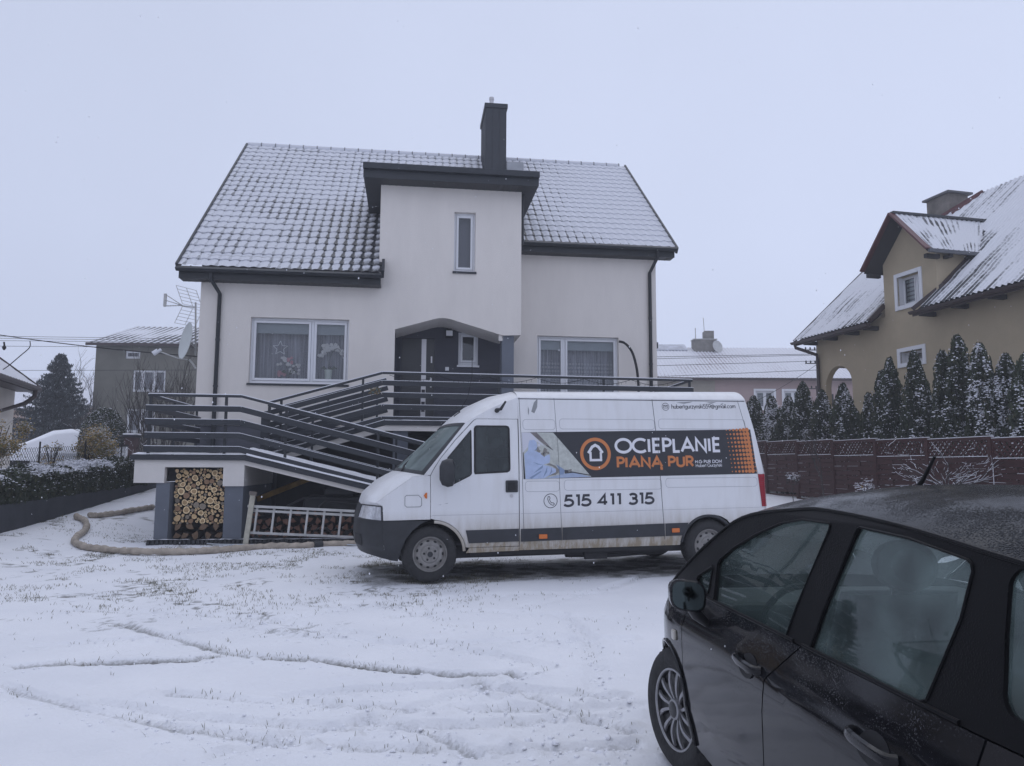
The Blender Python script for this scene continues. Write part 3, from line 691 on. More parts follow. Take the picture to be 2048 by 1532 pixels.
railing('metal_railing', 'grey board railing along the house side of the upper ramp', [(1.9,-.68,2.86),(4.2,-.68,3.53)], [(.05,1.0),(1.1,1.0),(2.2,1.0)])
# stub post where the two ramps part
t = MB().box(1.80, 1.96, -1.99, -1.86, 1.85, 2.62).build('newel_post', M['anthracite'], RB)
# ------------------------------------------------------------------ firewood
def log_mat(name, rim, core, bark):
    return [mat(name+'_rim', rim, .85, var=.18, vs=14), mat(name+'_core', core, .85, var=.25, vs=10), M['bark']]
LM = [log_mat('pale_log', (.80, .62, .37), (.42, .28, .15), 0), log_mat('tan_log', (.72, .54, .31), (.60, .42, .23), 0), log_mat('dark_log', (.36, .23, .14), (.29, .18, .11), 0), log_mat('grey_log', (.36, .31, .24), (.26, .215, .17), 0)]
def log_mesh(seed, core):
    q = random.Random(seed); n = 20; el = q.uniform(.78, 1.0); ph = q.uniform(0, 6); sk = q.uniform(0, PI)
    def rad(t): return (1+.05*math.sin(3*t+ph)+.04*math.sin(2*t+1.3*ph))*(math.sqrt((math.cos(t-sk))**2 + (el*math.sin(t-sk))**2))
    b = MB(); V = []
    for (k, y) in ((core*.98, -.004), (core, 0), (.93, 0), (1.0, .02), (1.0, .5)):
        for i in range(n):
            t = 2*PI*i/n; r = rad(t)*k; V.append((r*math.cos(t), y, r*math.sin(t)))
    F = [tuple(range(n))[::-1]]; m = [1]
    for j in range(4):
        for i in range(n): F.append((j*n+i, j*n+(i+1) % n, (j+1)*n+(i+1) % n, (j+1)*n+i)); m.append([1, 0, 2, 2][j])
    b.v = V; b.f = F; b.m = m
    return b
protos = []
for k in range(8):
    ms = LM[[0, 1, 0, 1, 2, 2, 3, 1][k]]; core = [.62, .9, .55, .88, .9, .85, .8, .75][k]
    protos.append(log_mesh(k, core).build('firewood_log', ms, smooth=True, angle=12))
q = random.Random(5)
spots = []
def ok(u, z, r): return all((u-a)**2+(z-c)**2 > ((r+s)*.90)**2 for a, c, s in spots)
for k in range(30000):
    r = q.choice([.068, .06, .055, .05, .045, .04, .032, .026]) if k < 9000 else q.choice([.045, .034, .03, .026, .022])
    u = q.uniform(.585+r, 1.49-r); z = q.uniform(.56+r, 1.56-r)
    if ok(u, z, r) and z-r > .55: spots.append((u, z, r))
    if len(spots) > 170: break
first = set()
for (u, z, r) in spots:
    k = q.choice([0, 0, 0, 1, 1, 2, 2, 3, 4, 5, 6, 7]); o = protos[k]
    if k in first: o = o.copy(); C.objects.link(o)
    first.add(k)
    o.location = hw(u, -3.30 + q.uniform(0, .05), z); o.rotation_euler = (0, q.uniform(0, 6.28), R(HY)+q.uniform(-.06, .06)); o.scale = (r, 1.2, r)
    tag(o, 'round cut firewood log stacked between the two grey pillars', 'log', 'round logs stacked between the pillars')
for k, o in enumerate(protos):
    if k not in first: bpy.data.objects.remove(o)
def split_mesh(seed):
    q = random.Random(seed); a = q.uniform(70, 120); P = [(0, 0)] + [(c*q.uniform(.94, 1.04), s_*q.uniform(.94, 1.04)) for c, s_ in arc(0, 0, 1, -a/2+90, a/2+90, 6)]
    b = MB(); b.prism(P, lambda x, y, d: (x, d, y-.55), 0, .45); n = len(P)
    b.m = [0 if i < n-2 else (2 if i < 2*(n-2) else 1) for i in range(len(b.f))]
    return b
SM_ = [mat('split_wood_end', (.19, .125, .08), .9, var=.3, vs=9), mat('split_bark', (.06, .045, .035), .9, var=.3, vs=12), mat('split_old', (.10, .085, .075), .9, var=.3, vs=8)]
SM2 = [mat('split_red_end', (.17, .09, .065), .9, var=.3, vs=9), SM_[1], SM_[2]]
sp = [split_mesh(40+k).build('split_log', SM_ if k < 3 else SM2) for k in range(6)]
used = set()
def put_split(k, u, v, z, r, rot, lab, grp):
    o = sp[k]
    if k in used: o = o.copy(); C.objects.link(o)
    used.add(k); o.location = hw(u, v, z); o.scale = (r, 1, r); o.rotation_euler = (0, rot, R(HY)+q.uniform(-.08, .08)); tag(o, lab, 'log', grp)
for j, row in enumerate([[.70,.90,1.12,1.33], [.66,.80,1.0,1.2,1.40]][::-1]):
    for u in row: put_split(q.randrange(3), u+q.uniform(-.02,.02), -3.3+q.uniform(0,.04), .37+.155*j, q.uniform(.10,.125), q.uniform(0, 6.28), 'wedge shaped split log at the foot of the stack between the pillars', 'split logs under the round ones')
for j in range(4):
    for i in range(15):
        u = 1.92+.145*i+.07*(j % 2)
        if j == 3 and (q.random() < .55 or u > 3.5): continue
        put_split(3+q.randrange(3), u+q.uniform(-.025,.025), -3.05+q.uniform(-.06,.06), .36+.125*j+q.uniform(-.02,.02), q.uniform(.085,.115), q.uniform(0, 6.28), 'reddish split log in the low pile behind the ladder', 'split logs piled under the ramp')
for k in range(6):
    if k not in used: bpy.data.objects.remove(sp[k])
# snow on the low pile
# ------------------------------------------------------------------ ladder and post
lad = empty('aluminium_ladder', 'aluminium extension ladder lying on its side in front of the split logs', 'ladder', HO, HROT)
def lz(u): return .905-.05*(u-2.0)
for nm, dz, v in (('rail', 0, -3.74), ('rail', -.075, -3.69), ('rail', -.455, -3.72)):
    MB().bar((1.96 if dz > -.1 else 1.93, v, lz(1.95)+dz), (4.9, v, lz(4.9)+dz), .03, .045).build(nm, M['alu'], lad, bevel=.006)
for i in range(10):
    u = 2.12+.288*i; MB().bar((u, -3.70, lz(u)-.02), (u-.035, -3.71, lz(u)-.45), .035, .045, up=(0, 1, 0)).build('rung', M['alu'], lad)
ps = empty('wooden_post', 'cream painted wooden post leaning upright at the end of the ladder', 'post', HO, HROT)
MB().bar((1.955, -3.80, .17), (2.05, -3.77, 1.10), .085, .07, up=(0, 1, 0)).build('shaft', M['wood_cream'], ps, bevel=.005)
t = MB(); t.bar((2.049, -3.77, 1.095), (2.056, -3.77, 1.16), .12, .09, up=(0, 1, 0)); t.bar((1.945, -3.80, .15), (1.955, -3.80, .19), .14, .10, up=(0, 1, 0)); t.build('end_cap', mat('grey_brown_wood', (.14, .12, .105), .8, var=.2), ps)
yb = MB().bar((1.85, -2.3, .97), (2.95, -1.2, 1.46), .06, .10, 0); o = yb.build('yellow_beam', mat('faded_yellow_paint', (.30, .17, .03), .6, var=.3, vs=5), bevel=.006); o.location = HO; o.rotation_euler = HROT
tag(o, 'yellow painted beam stored slanting in the dark under the ramp', 'beam')
mc = empty('stored_machine', 'dark machine with tubular frame and wheels in the shade under the ramp', 'machine', HO, HROT)
dk = mat('dark_paint', (.028, .030, .036), .5, var=.2); gm = mat('grey_tube', (.07, .073, .08), .5)
MB().box(2.7, 4.6, -2.3, -1.4, .65, 1.02).box(3.1, 3.7, -2.35, -1.5, 1.021, 1.2).build('housing', dk, mc, bevel=.05)
MB().tube([(2.3,-2.5,.5),(2.45,-2.5,.85),(2.75,-2.5,1.0),(4.8,-2.5,.98)], .02, 8).build('frame_tube', gm, mc, smooth=True)
MB().tube([(3.0,-2.55,.4),(3.05,-2.55,.85),(3.15,-2.55,.93),(3.75,-2.55,.90),(3.85,-2.55,.8),(3.88,-2.55,.4)], .016, 8).build('frame_tube', gm, mc, smooth=True)
for u in (2.55, 4.2):
    MB().lathe([(.15,-.06),(.24,-.06),(.27,-.03),(.27,.03),(.24,.06),(.15,.06)], (u, -2.35, .55), (0, 1, 0), 24).build('wheel', M['rubber'], mc, smooth=True)
# ------------------------------------------------------------------ hose on the snow
hp = [(722,1092),(660,1093),(600,1097),(540,1098),(480,1102),(430,1106),(370,1109),(300,1109),(240,1107),(195,1103),(165,1098),(150,1090),(152,1080),(168,1068),(173,1055),(168,1045),(155,1040),(152,1036)]
def smooth_pts(P, n=6):
    P = [Vector(p) for p in P]; out = []
    for i in range(len(P)-1):
        a = P[max(i-1, 0)]; b_ = P[i]; c = P[i+1]; d = P[min(i+2, len(P)-1)]
        for k in range(n):
            t = k/n; out.append(.5*((2*b_)+(c-a)*t+(2*a-5*b_+4*c-d)*t*t+(3*b_-a-3*c+d)*t**3))
    return out + [P[-1]]
M['hose'] = mat('beige_wrap', (.37, .32, .265), .75, var=.28, vs=6, bump=1., bs=18)
def hose_obj(px, label):
    P = [gnd(x, y) for x, y in px]
    P = [p + Vector((0, 0, .045)) for p in P]; P = smooth_pts(P, 14)
    rr = [.049+.006*math.sin(i*1.1)+.005*math.sin(i*.37)+.007*rnd.random() for i in range(len(P))]
    b = MB().tube([p+Vector((rnd.uniform(-.004,.004), 0, rnd.uniform(-.004,.004))) for p in P], rr, 14)
    # twisted tape windings
    o = tag(b.build('hose', M['hose'], smooth=True, angle=80), label, 'hose'); return o, P
h1, HP = hose_obj(hp, 'long beige wrapped hose lying across the snow towards the van')
i = 20; t = MB().tube([HP[i-2], HP[i], HP[i+2]], .073, 14); t.build('strap', M['black_plastic'], h1, smooth=True)
hose_obj([(306,1018),(275,1023),(240,1029),(210,1034),(185,1036),(180,1034)], 'short beige hose end running behind the left grey pillar')
cb = [gnd(x, y)+Vector((0, 0, .03)) for x, y in ((345,1083),(390,1087),(430,1092),(500,1093),(560,1093),(640,1091),(716,1094))]
tag(MB().tube(smooth_pts(cb), .012, 6).build('cable', mat('pale_grey_cable', (.42, .45, .48), .5), smooth=True), 'thin pale cable lying along the foot of the ramp', 'cable')
# ------------------------------------------------------------------ things in the windows
def hobj(b, name, mats, label, cat, loc=(0, 0, 0), **k):
    o = b.build(name, mats, **k); o.location = HO; o.rotation_euler = HROT; return tag(o, label, cat)
star = [(.17*math.sin(2*PI*i/10)*(1 if i % 2 == 0 else .45), .17*math.cos(2*PI*i/10)*(1 if i % 2 == 0 else .45)) for i in range(10)]
b = MB()
for i in range(10):
    a, c = star[i], star[(i+1) % 10]; b.tube([(1.745+a[0], .24, 4.30+a[1]), (1.745+c[0], .24, 4.30+c[1])], .007, 6)
hobj(b, 'star_ornament', mat('white_star', (.88, .88, .9), .5), 'white outline star hanging in the left house window', 'ornament')
petal = mat('white_petal', (.82, .80, .80), .7, var=.1); pink = mat('pink_petal', (.62, .30, .36), .7, var=.2); leaf = mat('dark_leaf', (.04, .06, .035), .6)
def flowers(b, pts, r, mi=0):
    for (u, v, z) in pts:
        for k in range(5):
            t = 2*PI*k/5+u*9; cx, cz = u+r*.55*math.cos(t), z+r*.55*math.sin(t)
            n = 7; b.add([(cx, v-.012, cz)] + [(cx+r*.55*math.cos(2*PI*i/n), v+.006, cz+r*.5*math.sin(2*PI*i/n)) for i in range(n)], [(0, 1+i, 1+(i+1) % n) for i in range(n)], mi)
def pot_plant(name, label, u, z0, pot, fl, stems, r, mats):
    o = empty(name, label, 'plant', HO, HROT)
    if pot: MB().lathe([(.0, 0), (.068, 0), (.088, .27), (.08, .27), (.07, .22), (0, .22)], (u, .27, z0), (0, 0, 1), 18).build('pot', pot, o, smooth=True)
    b = MB()
    for s_ in stems: b.tube(smooth_pts(s_, 5), .006, 5)
    for k in range(5):
        t = 2*PI*k/5; b.add([(u, .27, z0+.24), (u+.12*math.cos(t), .27+.05*math.sin(t), z0+.36), (u+.2*math.cos(t), .27+.07*math.sin(t), z0+.30)], [(0,1,2)])
    b.build('stem', leaf, o)
    b = MB()
    for i, grp in enumerate(fl): flowers(b, grp, r, i)
    b.build('blossom', mats, o, fix=False); return o
orch = [(2.62+.6*t+q.uniform(-.03,.03), .26+q.uniform(-.03,.04), 4.05+.33*math.sin(PI*(.15+.75*t))+q.uniform(-.09,.05)) for t in [i/30 for i in range(31)]] + [(2.73+q.uniform(-.05,.08), .26, 4.34+q.uniform(-.05,.06)) for i in range(7)]
pot_plant('orchid', 'white orchid in a pale pot in the right half of the left window', 2.84, 3.555, mat('pale_pot', (.74, .80, .74), .5), [orch], [[(2.84,.27,3.8),(2.80,.27,4.2),(2.68,.26,4.35),(2.6,.26,4.1)],[(2.84,.27,3.8),(2.9,.27,4.2),(3.05,.26,4.32),(3.2,.26,4.1)]], .045, [petal])
f1 = [(1.75+q.uniform(-.06,.2), .27, 4.03+q.uniform(-.13,.06)) for i in range(12)] + [(2.05+q.uniform(-.1,.13), .27, 3.82+q.uniform(-.1,.12)) for i in range(12)]
f2 = [(1.80+q.uniform(-.09,.1), .26, 3.74+q.uniform(-.09,.08)) for i in range(9)] + [(1.98+q.uniform(-.05,.06), .26, 4.0+q.uniform(-.08,.09)) for i in range(6)]
pot_plant('flower_bunch', 'white and pink flowers below the star in the left house window', 1.95, 3.45, None, [f1, f2], [[(1.95,.27,3.55),(1.9,.27,3.85),(1.78,.27,4.05)],[(1.95,.27,3.55),(2.0,.27,3.8),(2.12,.27,3.9)]], .034, [petal, pink])
# black hose that arches out of the right window
b = MB().tube(smooth_pts([(10.06,1.35,4.86),(10.2,1.28,4.80),(10.36,1.22,4.58),(10.46,1.18,4.2),(10.50,1.15,3.75),(10.50,1.15,3.3),(10.48,1.15,2.56)], 8), .033, 10)
hobj(b, 'black_hose', M['black'], 'black hose arching out of the right house window', 'hose', smooth=True)
# string of lights hung below the terrace handrail
b = MB(); u = 4.3
while u < 10.4:
    P = [(u+1.0*t, -1.965, 3.47-.10*math.sin(PI*t)) for t in [i/10 for i in range(11)]]; b.tube(P, .005, 4)
    for p in P[1:-1]: b.tube([p, (p[0], p[1], p[2]-.05)], .003, 4)
    u += 1.02
hobj(b, 'light_string', M['black'], 'thin dark string of unlit lights below the terrace handrail', 'string lights')
b = MB()
for i in range(60):
    c = Vector((4.02+q.uniform(-.12,.12), -2.0, 3.14+q.uniform(-.06,.06))); b.add([c, c+Vector((q.uniform(-.06,.06), q.uniform(-.03,.03), q.uniform(-.05,.05))), c+Vector((q.uniform(-.06,.06), 0, q.uniform(-.05,.05)))], [(0,1,2)], q.choice([0, 0, 1]))
hobj(b, 'rail_decoration', [mat('straw', (.16, .12, .06), .9), mat('teal_cloth', (.10, .17, .17), .9)], 'small straw and teal decoration tied to the upper ramp rail', 'decoration', fix=False)
# satellite dish and aerial on the left gable
ds = empty('satellite_dish', 'grey satellite dish on the left gable of the white house', 'satellite dish', hw(-.33, .4, 4.43), (0, 0, R(HY)))
ax = Vector((-.84, -.52, .14)).normalized()
MB().lathe([(0, 0), (.2, .012), (.33, .035), (.43, .065), (.435, .06), (.33, .02), (0, -.01)], (0, 0, 0), ax, 36).build('reflector', mat('dish_grey', (.55, .58, .57), .5, var=.05), ds, smooth=True)
b = MB().tube([(0,.02,-.42),(-.2,-.05,-.40),(-.57,-.12,-.27)], .014, 8).tube([(.02,0,0),(.2,.02,-.15),(.33,0,-.15)], .03, 8).tube([(.05,0,-.42),(.12,0,-.5),(.2,0,-.62)], .025, 8); b.build('arm', M['alu'], ds, smooth=True)
b = MB().tube([(-.60,-.13,-.25),(-.70,-.15,-.33)], .055, 12).tube([(-.54,-.12,-.22),(-.60,-.12,-.27)], .035, 10); b.build('feed_head', M['pvc'], ds, smooth=True)
an = empty('tv_aerial', 'grey television aerial on a mast beside the left gable', 'aerial', hw(-.15, .4, 4.2), (0, 0, R(HY)))
MB().tube([(.0,0,-.1),(-.06,0,1.14)], .02, 8).build('mast', M['alu'], an, smooth=True)
b = MB(); o_ = Vector((-.12, 0, 1.02))
for sg in (1, -1):
    a = o_ + Vector((0, 0, .03*sg)); e1 = Vector((-.16, 0, .42*sg)) if sg > 0 else Vector((-.15, 0, -.38)); wv_ = Vector((.13, .33, .02))
    for k in (-1, 0, 1): b.tube([a+wv_*k, a+e1+wv_*k], .007, 5)
    for k in range(6): b.tube([a+e1*(k/5)-wv_, a+e1*(k/5)+wv_], .005, 5)
b.build('grid_reflector', M['alu'], an)
b = MB().tube([(-.08,0,1.02),(-.42,0,1.06)], .014, 6)
for dz in (.26, .12, -.02): b.tube([(-.35,0,1.06),(-.74,-.03,1.05+dz)], .009, 5)
for k in range(7):
    t = k/7
    for dz in (.26, .12, -.02): p = Vector((-.35-.39*t, 0, 1.06+(dz-.01)*t)); b.tube([p-Vector((.02,.07,0)), p+Vector((.02,.07,0))], .004, 4)
b.box(-.76, -.70, -.02, .02, 1.02, 1.32); b.build('boom', M['alu'], an)
# ------------------------------------------------------------------ the van
VAN = empty('van', 'white high roof panel van with black bumper and dark foam insulation banner', 'van', (-.985, 9.5, .2157), (0, -R(.652), R(13.298)))
YC = .93
def lean(z): return .095*max(0, (z-1.27)/1.1)**1.5 + .06*max(0, (.45-z)/.2)
def VS(s, z, off=0): return (s, -.06 + lean(z) + .05*max(0, (s-4.2)/.37)**2 - off, z)
def paint(name, base, dirt, zlo, zhi, amt, rough=.32):
    m = bpy.data.materials.new(name); m.use_nodes = True; nt = m.node_tree; N = nt.nodes; L = nt.links; bs = N['Principled BSDF']
    tc = N.new('ShaderNodeTexCoord'); sp = N.new('ShaderNodeSeparateXYZ'); L.new(tc.outputs['Object'], sp.inputs[0])
    wn = N.new('ShaderNodeTexNoise'); wn.inputs['Scale'].default_value = 2.2; wn.inputs['Detail'].default_value = 1; L.new(tc.outputs['Object'], wn.inputs[0]); wb = N.new('ShaderNodeBump'); wb.inputs['Strength'].default_value = .35; wb.inputs['Distance'].default_value = .06; L.new(wn.outputs[0], wb.inputs['Height']); L.new(wb.outputs[0], bs.inputs['Normal'])
    mr = N.new('ShaderNodeMapRange'); mr.inputs[1].default_value = zhi; mr.inputs[2].default_value = zlo; mr.inputs[3].default_value = 0; mr.inputs[4].default_value = amt; L.new(sp.outputs[2], mr.inputs[0])
    mp = N.new('ShaderNodeMapping'); mp.inputs['Scale'].default_value = (9, 9, 1.3); L.new(tc.outputs['Object'], mp.inputs[0])
    n = N.new('ShaderNodeTexNoise'); n.inputs['Scale'].default_value = 1.5; n.inputs['Detail'].default_value = 7; n.inputs['Roughness'].default_value = .7; L.new(mp.outputs[0], n.inputs[0])
    k = N.new('ShaderNodeMapRange'); k.inputs[1].default_value = .3; k.inputs[2].default_value = .75; k.inputs[3].default_value = .45; k.inputs[4].default_value = 1.5; L.new(n.outputs[0], k.inputs[0])
    mu = N.new('ShaderNodeMath'); mu.operation = 'MULTIPLY'; L.new(mr.outputs[0], mu.inputs[0]); L.new(k.outputs[0], mu.inputs[1])
    n2 = N.new('ShaderNodeTexNoise'); n2.inputs['Scale'].default_value = 1.1; n2.inputs['Detail'].default_value = 6; L.new(mp.outputs[0], n2.inputs[0])
    k2 = N.new('ShaderNodeMapRange'); k2.inputs[1].default_value = .45; k2.inputs[2].default_value = .8; k2.inputs[4].default_value = .16; L.new(n2.outputs[0], k2.inputs[0])
    ad = N.new('ShaderNodeMath'); ad.use_clamp = True; L.new(mu.outputs[0], ad.inputs[0]); L.new(k2.outputs[0], ad.inputs[1])
    mx = N.new('ShaderNodeMix'); mx.data_type = 'RGBA'; mx.inputs[6].default_value = (*base, 1); mx.inputs[7].default_value = (*dirt, 1); L.new(ad.outputs[0], mx.inputs[0]); L.new(mx.outputs[2], bs.inputs['Base Color'])
    r2 = N.new('ShaderNodeMapRange'); r2.inputs[3].default_value = rough; r2.inputs[4].default_value = .8; L.new(ad.outputs[0], r2.inputs[0]); L.new(r2.outputs[0], bs.inputs['Roughness'])
    return m
M['vw'] = paint('van_white_paint', (.73, .735, .75), (.30, .25, .18), .33, .86, 1.05)
M['seam'] = mat('panel_gap', (.10, .10, .11), .8)
M['stamp_shade'] = mat('stamped_edge_shade', (.42, .425, .45), .6)
M['vglass'] = glass('van_side_glass', (.10, .125, .125), refl=.9, fog=.2, fogcol=(.20, .235, .24), fscale=2.2, drops=.08)
M['wsglass'] = glass('van_windscreen', (.20, .25, .25), refl=.8, fog=.5, fogcol=(.30, .37, .36), fscale=1.6, drops=.1)
CX = frange(-.7, 4.6, .12); CZ = frange(.2, 2.4, .1)
def vpanel(name, out, holes, mats, parent, off=0, far=True, thick=.0, cx=CX, cz=CZ, smooth=True):
    b = MB(); V, F = panel(out, holes, lambda a, c: VS(a, c, off), cx, cz); b.add(V, F)
    if thick:
        for l in [out]+holes:
            n = len(l); b.add([VS(a, c, off) for a, c in l]+[VS(a, c, off-thick) for a, c in l], [(i, (i+1) % n, n+(i+1) % n, n+i) for i in range(n)])
    if far:
        fb = MB(); fb.v = [(x, 2*YC-y, z) for x, y, z in b.v]; fb.f = list(b.f); fb.m = list(b.m); fb.build(name, mats, parent, smooth=smooth)
    return b.build(name, mats, parent, smooth=smooth, fix=not holes or True)
G_ = .004
# body shell (cargo side, A pillar strip, sill, roof)
b = MB()
cargo = [(1.113,.35),(3.28,.352),(3.285,.40),(3.385,.588),(3.46,.655),(3.549,.702),(3.66,.732),(3.774,.735),(3.87,.712),(3.955,.666),(4.03,.58),(4.075,.48),(4.10,.40),(4.57,.42),(4.573,.82),(4.555,1.273),(4.443,1.843),(4.335,2.28),(1.117,2.262)]
apil = [(-.084,1.287),(-.006,1.286),(.03,1.355),(.12,1.495),(.30,1.715),(.535,1.965),(.575,1.985),(1.113,1.985),(1.117,2.262),(.92,2.185),(.72,2.095),(.52,1.985),(.435,1.93)]
sill = [(.44,.335),(1.109,.345),(1.109,.398),(.478,.398)]
lip = [(0,.752)] + arc(.03,.335,.405,88,14,12)[0:] + [(.44,.335)] + arc(.03,.335,.375,2,92,12) 
for o_ in (cargo, apil, sill): 
    V, F = panel(o_, [], VS, CX, CZ); b.add(V, F); b.add([(x, 2*YC-y, z) for x, y, z in V], F)
def roofp(a, c):
    s = 1.117 + 3.215*a; t = 2*c-1; rise = .0155*(s-1.117); z = 2.262 + rise*.3 + (.112+.035*a)*(1-abs(t)**5.)
    y0 = -.06+lean(2.262)
    return (s, y0 + (2*YC-2*y0)*(.5+.5*math.copysign(abs(t)**.8, t)), z)
b.grid(24, 40, roofp)
V, F = panel([(y_, z_) for y_, z_ in [(-.03,.42),(1.89,.42),(1.89,1.27),(1.80,2.27),(.06,2.27),(-.03,1.27)]], [], lambda a, c: (4.573-.24*max(0, (c-1.27)/1.0)**1.2-.02*abs(a-YC)**4, a, c), frange(0, 1.9, .15), CZ); b.add(V, F)
b.add([(4.335,-.06+lean(2.28)+.02,2.27), (4.335,2*YC+.06-lean(2.28)-.02,2.27), (4.30,YC,2.43)], [(0,1,2)])
BODY = b.build('body', M['vw'], VAN, smooth=True, angle=35)
def P_(t, E_, C_, p):
    wgt = 1-abs(t)**p; s = E_[0]+(C_[0]-E_[0])*wgt; z = E_[1]+(C_[1]-E_[1])*wgt
    y0 = -.06+lean(E_[1]); return (s, y0 + (YC-y0)*(1+t), z)
EP = [(-.47,.275),(-.55,.40),(-.57,.56),(-.57,.745),(-.577,.92),(-.655,.962),(-.60,1.004),(-.42,1.13),(-.22,1.268),(-.084,1.287),(.435,1.93),(.52,1.985),(.72,2.095),(.92,2.185),(1.117,2.262)]
CP = [(-.83,.36),(-.872,.45),(-.88,.58),(-.862,.77),(-.81,.93),(-.795,.975),(-.765,1.055),(-.59,1.216),(-.46,1.288),(-.36,1.338),(.30,1.945),(.42,2.06),(.63,2.212),(.85,2.313),(1.117,2.374)]
PW_ = [4.5,4.5,4.5,4.5,4.5,4.5,4.2,3.6,3.2,3,3,3.2,4,4.6,5]
def front_strip(b, r0, r1, t0=-1, t1=1, nt_=32, off=0, sub=4, mi=0):
    rows = []
    for r in range(r0, r1):
        for k in range(sub): rows.append(r+k/sub)
    rows.append(r1)
    def f(a, c):
        r = rows[int(round(c*(len(rows)-1)))]; i = min(int(r), len(EP)-2); q_ = r-i; t = t0+(t1-t0)*a
        A = Vector(P_(t, EP[i], CP[i], PW_[i])); B = Vector(P_(t, EP[i+1], CP[i+1], PW_[i+1])); p = A.lerp(B, q_)
        if off: p = p + Vector((-.9, (t)*.5, .35)).normalized()*off
        return p
    b.grid(nt_, len(rows)-1, f, mi); return b
front_strip(MB(), 4, 9).build('bonnet', M['vw'], VAN, smooth=True, angle=60)
front_strip(MB(), 10, 14).build('cab_roof', M['vw'], VAN, smooth=True, angle=60)
b = front_strip(MB(), 0, 3)
V, F = panel([(-.57,.743),(-.57,.56),(-.55,.40),(-.47,.275),(-.385,.262),(-.352,.40),(-.30,.52),(-.22,.625),(-.13,.695),(-.04,.738)], [], lambda a, c: VS(a, c, .012), frange(-.6, 0, .06), frange(.25, .75, .06)); b.add(V, F); b.add([(x, 2*YC-y, z) for x, y, z in V], F)
BUMP = b.build('bumper', M['black_plastic'], VAN, smooth=True)
front_strip(MB(), 1, 2, -.72, -.35, 8, .006).build('bumper_grille', M['black'], BUMP, smooth=True)
front_strip(MB(), 1, 2, .35, .72, 8, .006).build('bumper_grille', M['black'], BUMP, smooth=True)
front_strip(MB(), 3, 4, -.55, .55).build('radiator_grille', M['black_plastic'], VAN, smooth=True)
for sg in (-1, 1):
    hm_ = mat('headlamp_glass', (.52, .53, .56), .12, var=.25, vs=14, spec=.8)
    hl = front_strip(MB(), 3, 4, .553*sg, .998*sg, 14, .004).build('headlight', hm_, VAN, smooth=True)
    front_strip(MB(), 3, 4, .70*sg, .93*sg, 10, .010).build('lamp_lens', mat('lamp_chrome', (.62, .63, .66), .15, metal=.4, var=.2, vs=30), hl, smooth=True)
    e_ = MB(); 
    q0 = lambda t, r: front_strip
    hb = MB()
    for t_ in (.555*sg, .995*sg): hb.tube([Vector(P_(t_, EP[3], CP[3], 4.5)).lerp(Vector(P_(t_, EP[4], CP[4], 4.5)), k/6)+Vector((-.008,0,0)) for k in range(7)], .008, 6)
    for r_ in (3, 4): hb.tube([Vector(P_((.555+.44*k/8)*sg, EP[r_], CP[r_], 4.5))+Vector((-.008,0,0)) for k in range(9)], .008, 6)
    hb.build('lamp_surround', M['black_plastic'], hl, smooth=True)
ws = MB(); front_strip(ws, 9, 10, -.93, .93, 24, -.004); WS = ws.build('windscreen', M['wsglass'], VAN, smooth=True, fix=True)
fr_ = MB(); front_strip(fr_, 9, 10, -1, -.93, 3); front_strip(fr_, 9, 10, .93, 1, 3)
for rr in ((8, .0, .06), (8, .94, 1.)):
    def f(a, c, rr=rr):
        t = -.97+1.94*a; q_ = rr[1]+(rr[2]-rr[1])*c
        return Vector(P_(t, EP[9], CP[9], 3)).lerp(Vector(P_(t, EP[10], CP[10], 3)), q_)+Vector((-.003,0,.003))
    fr_.grid(24, 2, f)
fr_.build('screen_frame', M['black_plastic'], WS, smooth=True)
wb = MB()
for y_ in (.35, 1.05): wb.tube([(-.36+.08*abs(y_-.93), y_, 1.345), (-.27, y_+.15, 1.41), (-.12, y_+.5, 1.53)], .012, 6)
wb.build('wiper', M['black'], WS)
# doors
door = [(.004,.762)] + arc(.03,.335,.412,86,10,10) + [(.478,.402),(1.105,.405),(1.105,1.98),(.577,1.98),(.54,1.958),(.305,1.708),(.125,1.49),(.036,1.35),(.0,1.28)]
QW = [(.215,1.19),(.27,1.165),(.485,1.27),(.51,1.30),(.51,1.83),(.50,1.845),(.205,1.50),(.20,1.44)]
SW = [(.545,1.292),(.96,1.312),(.992,1.33),(1.0,1.36),(1.0,1.86),(.985,1.89),(.955,1.90),(.575,1.90),(.55,1.885),(.54,1.86),(.535,1.32)]
DR = vpanel('door', door, [QW, SW], M['vw'], VAN, 0, thick=.02)
for h in (QW, SW):
    n = len(h); cx_, cz_ = sum(p[0] for p in h)/n, sum(p[1] for p in h)/n
    inn = [(cx_+(a-cx_)*.90, cz_+(c-cz_)*.93) for a, c in h]
    vpanel('window_seal', h, [inn], M['black'], DR, .004)
    vpanel('side_window', inn, [], M['vglass'], DR, -.002, cx=(), cz=(), smooth=False)
hd = MB(); hd.box(.935, 1.092, -.085, -.055, 1.066, 1.214); hd.build('handle', M['black_plastic'], DR, bevel=.012)
hd2 = MB().box(.965, 1.055, -.094, -.0851, 1.09, 1.19); hd2.build('handle_recess', M['black'], DR, bevel=.01)
MB().lathe([(.02, 0), (.02, .012), (0, .012)], (1.01, -.06, 1.02), (0, -1, 0), 14).build('lock', M['steel'], DR)
fend = [(-.566,.749),(-.002,.753),(-.006,1.279),(-.084,1.285),(-.22,1.266),(-.42,1.127),(-.60,1.002),(-.652,.964),(-.575,.92)]
FD = vpanel('wing', fend, [], M['vw'], VAN, 0, thick=.02)
def ring(poly, wdt, off, name, m, parent):
    b = MB(); n = len(poly)
    for i in range(n):
        p, q_ = poly[i], poly[(i+1) % n]; b.bar(VS(*p, off), VS(*q_, off), .004, wdt, up=(0, 0, 1) if abs(q_[0]-p[0]) > abs(q_[1]-p[1]) else (1, 0, 0))
    return b.build(name, m, parent)
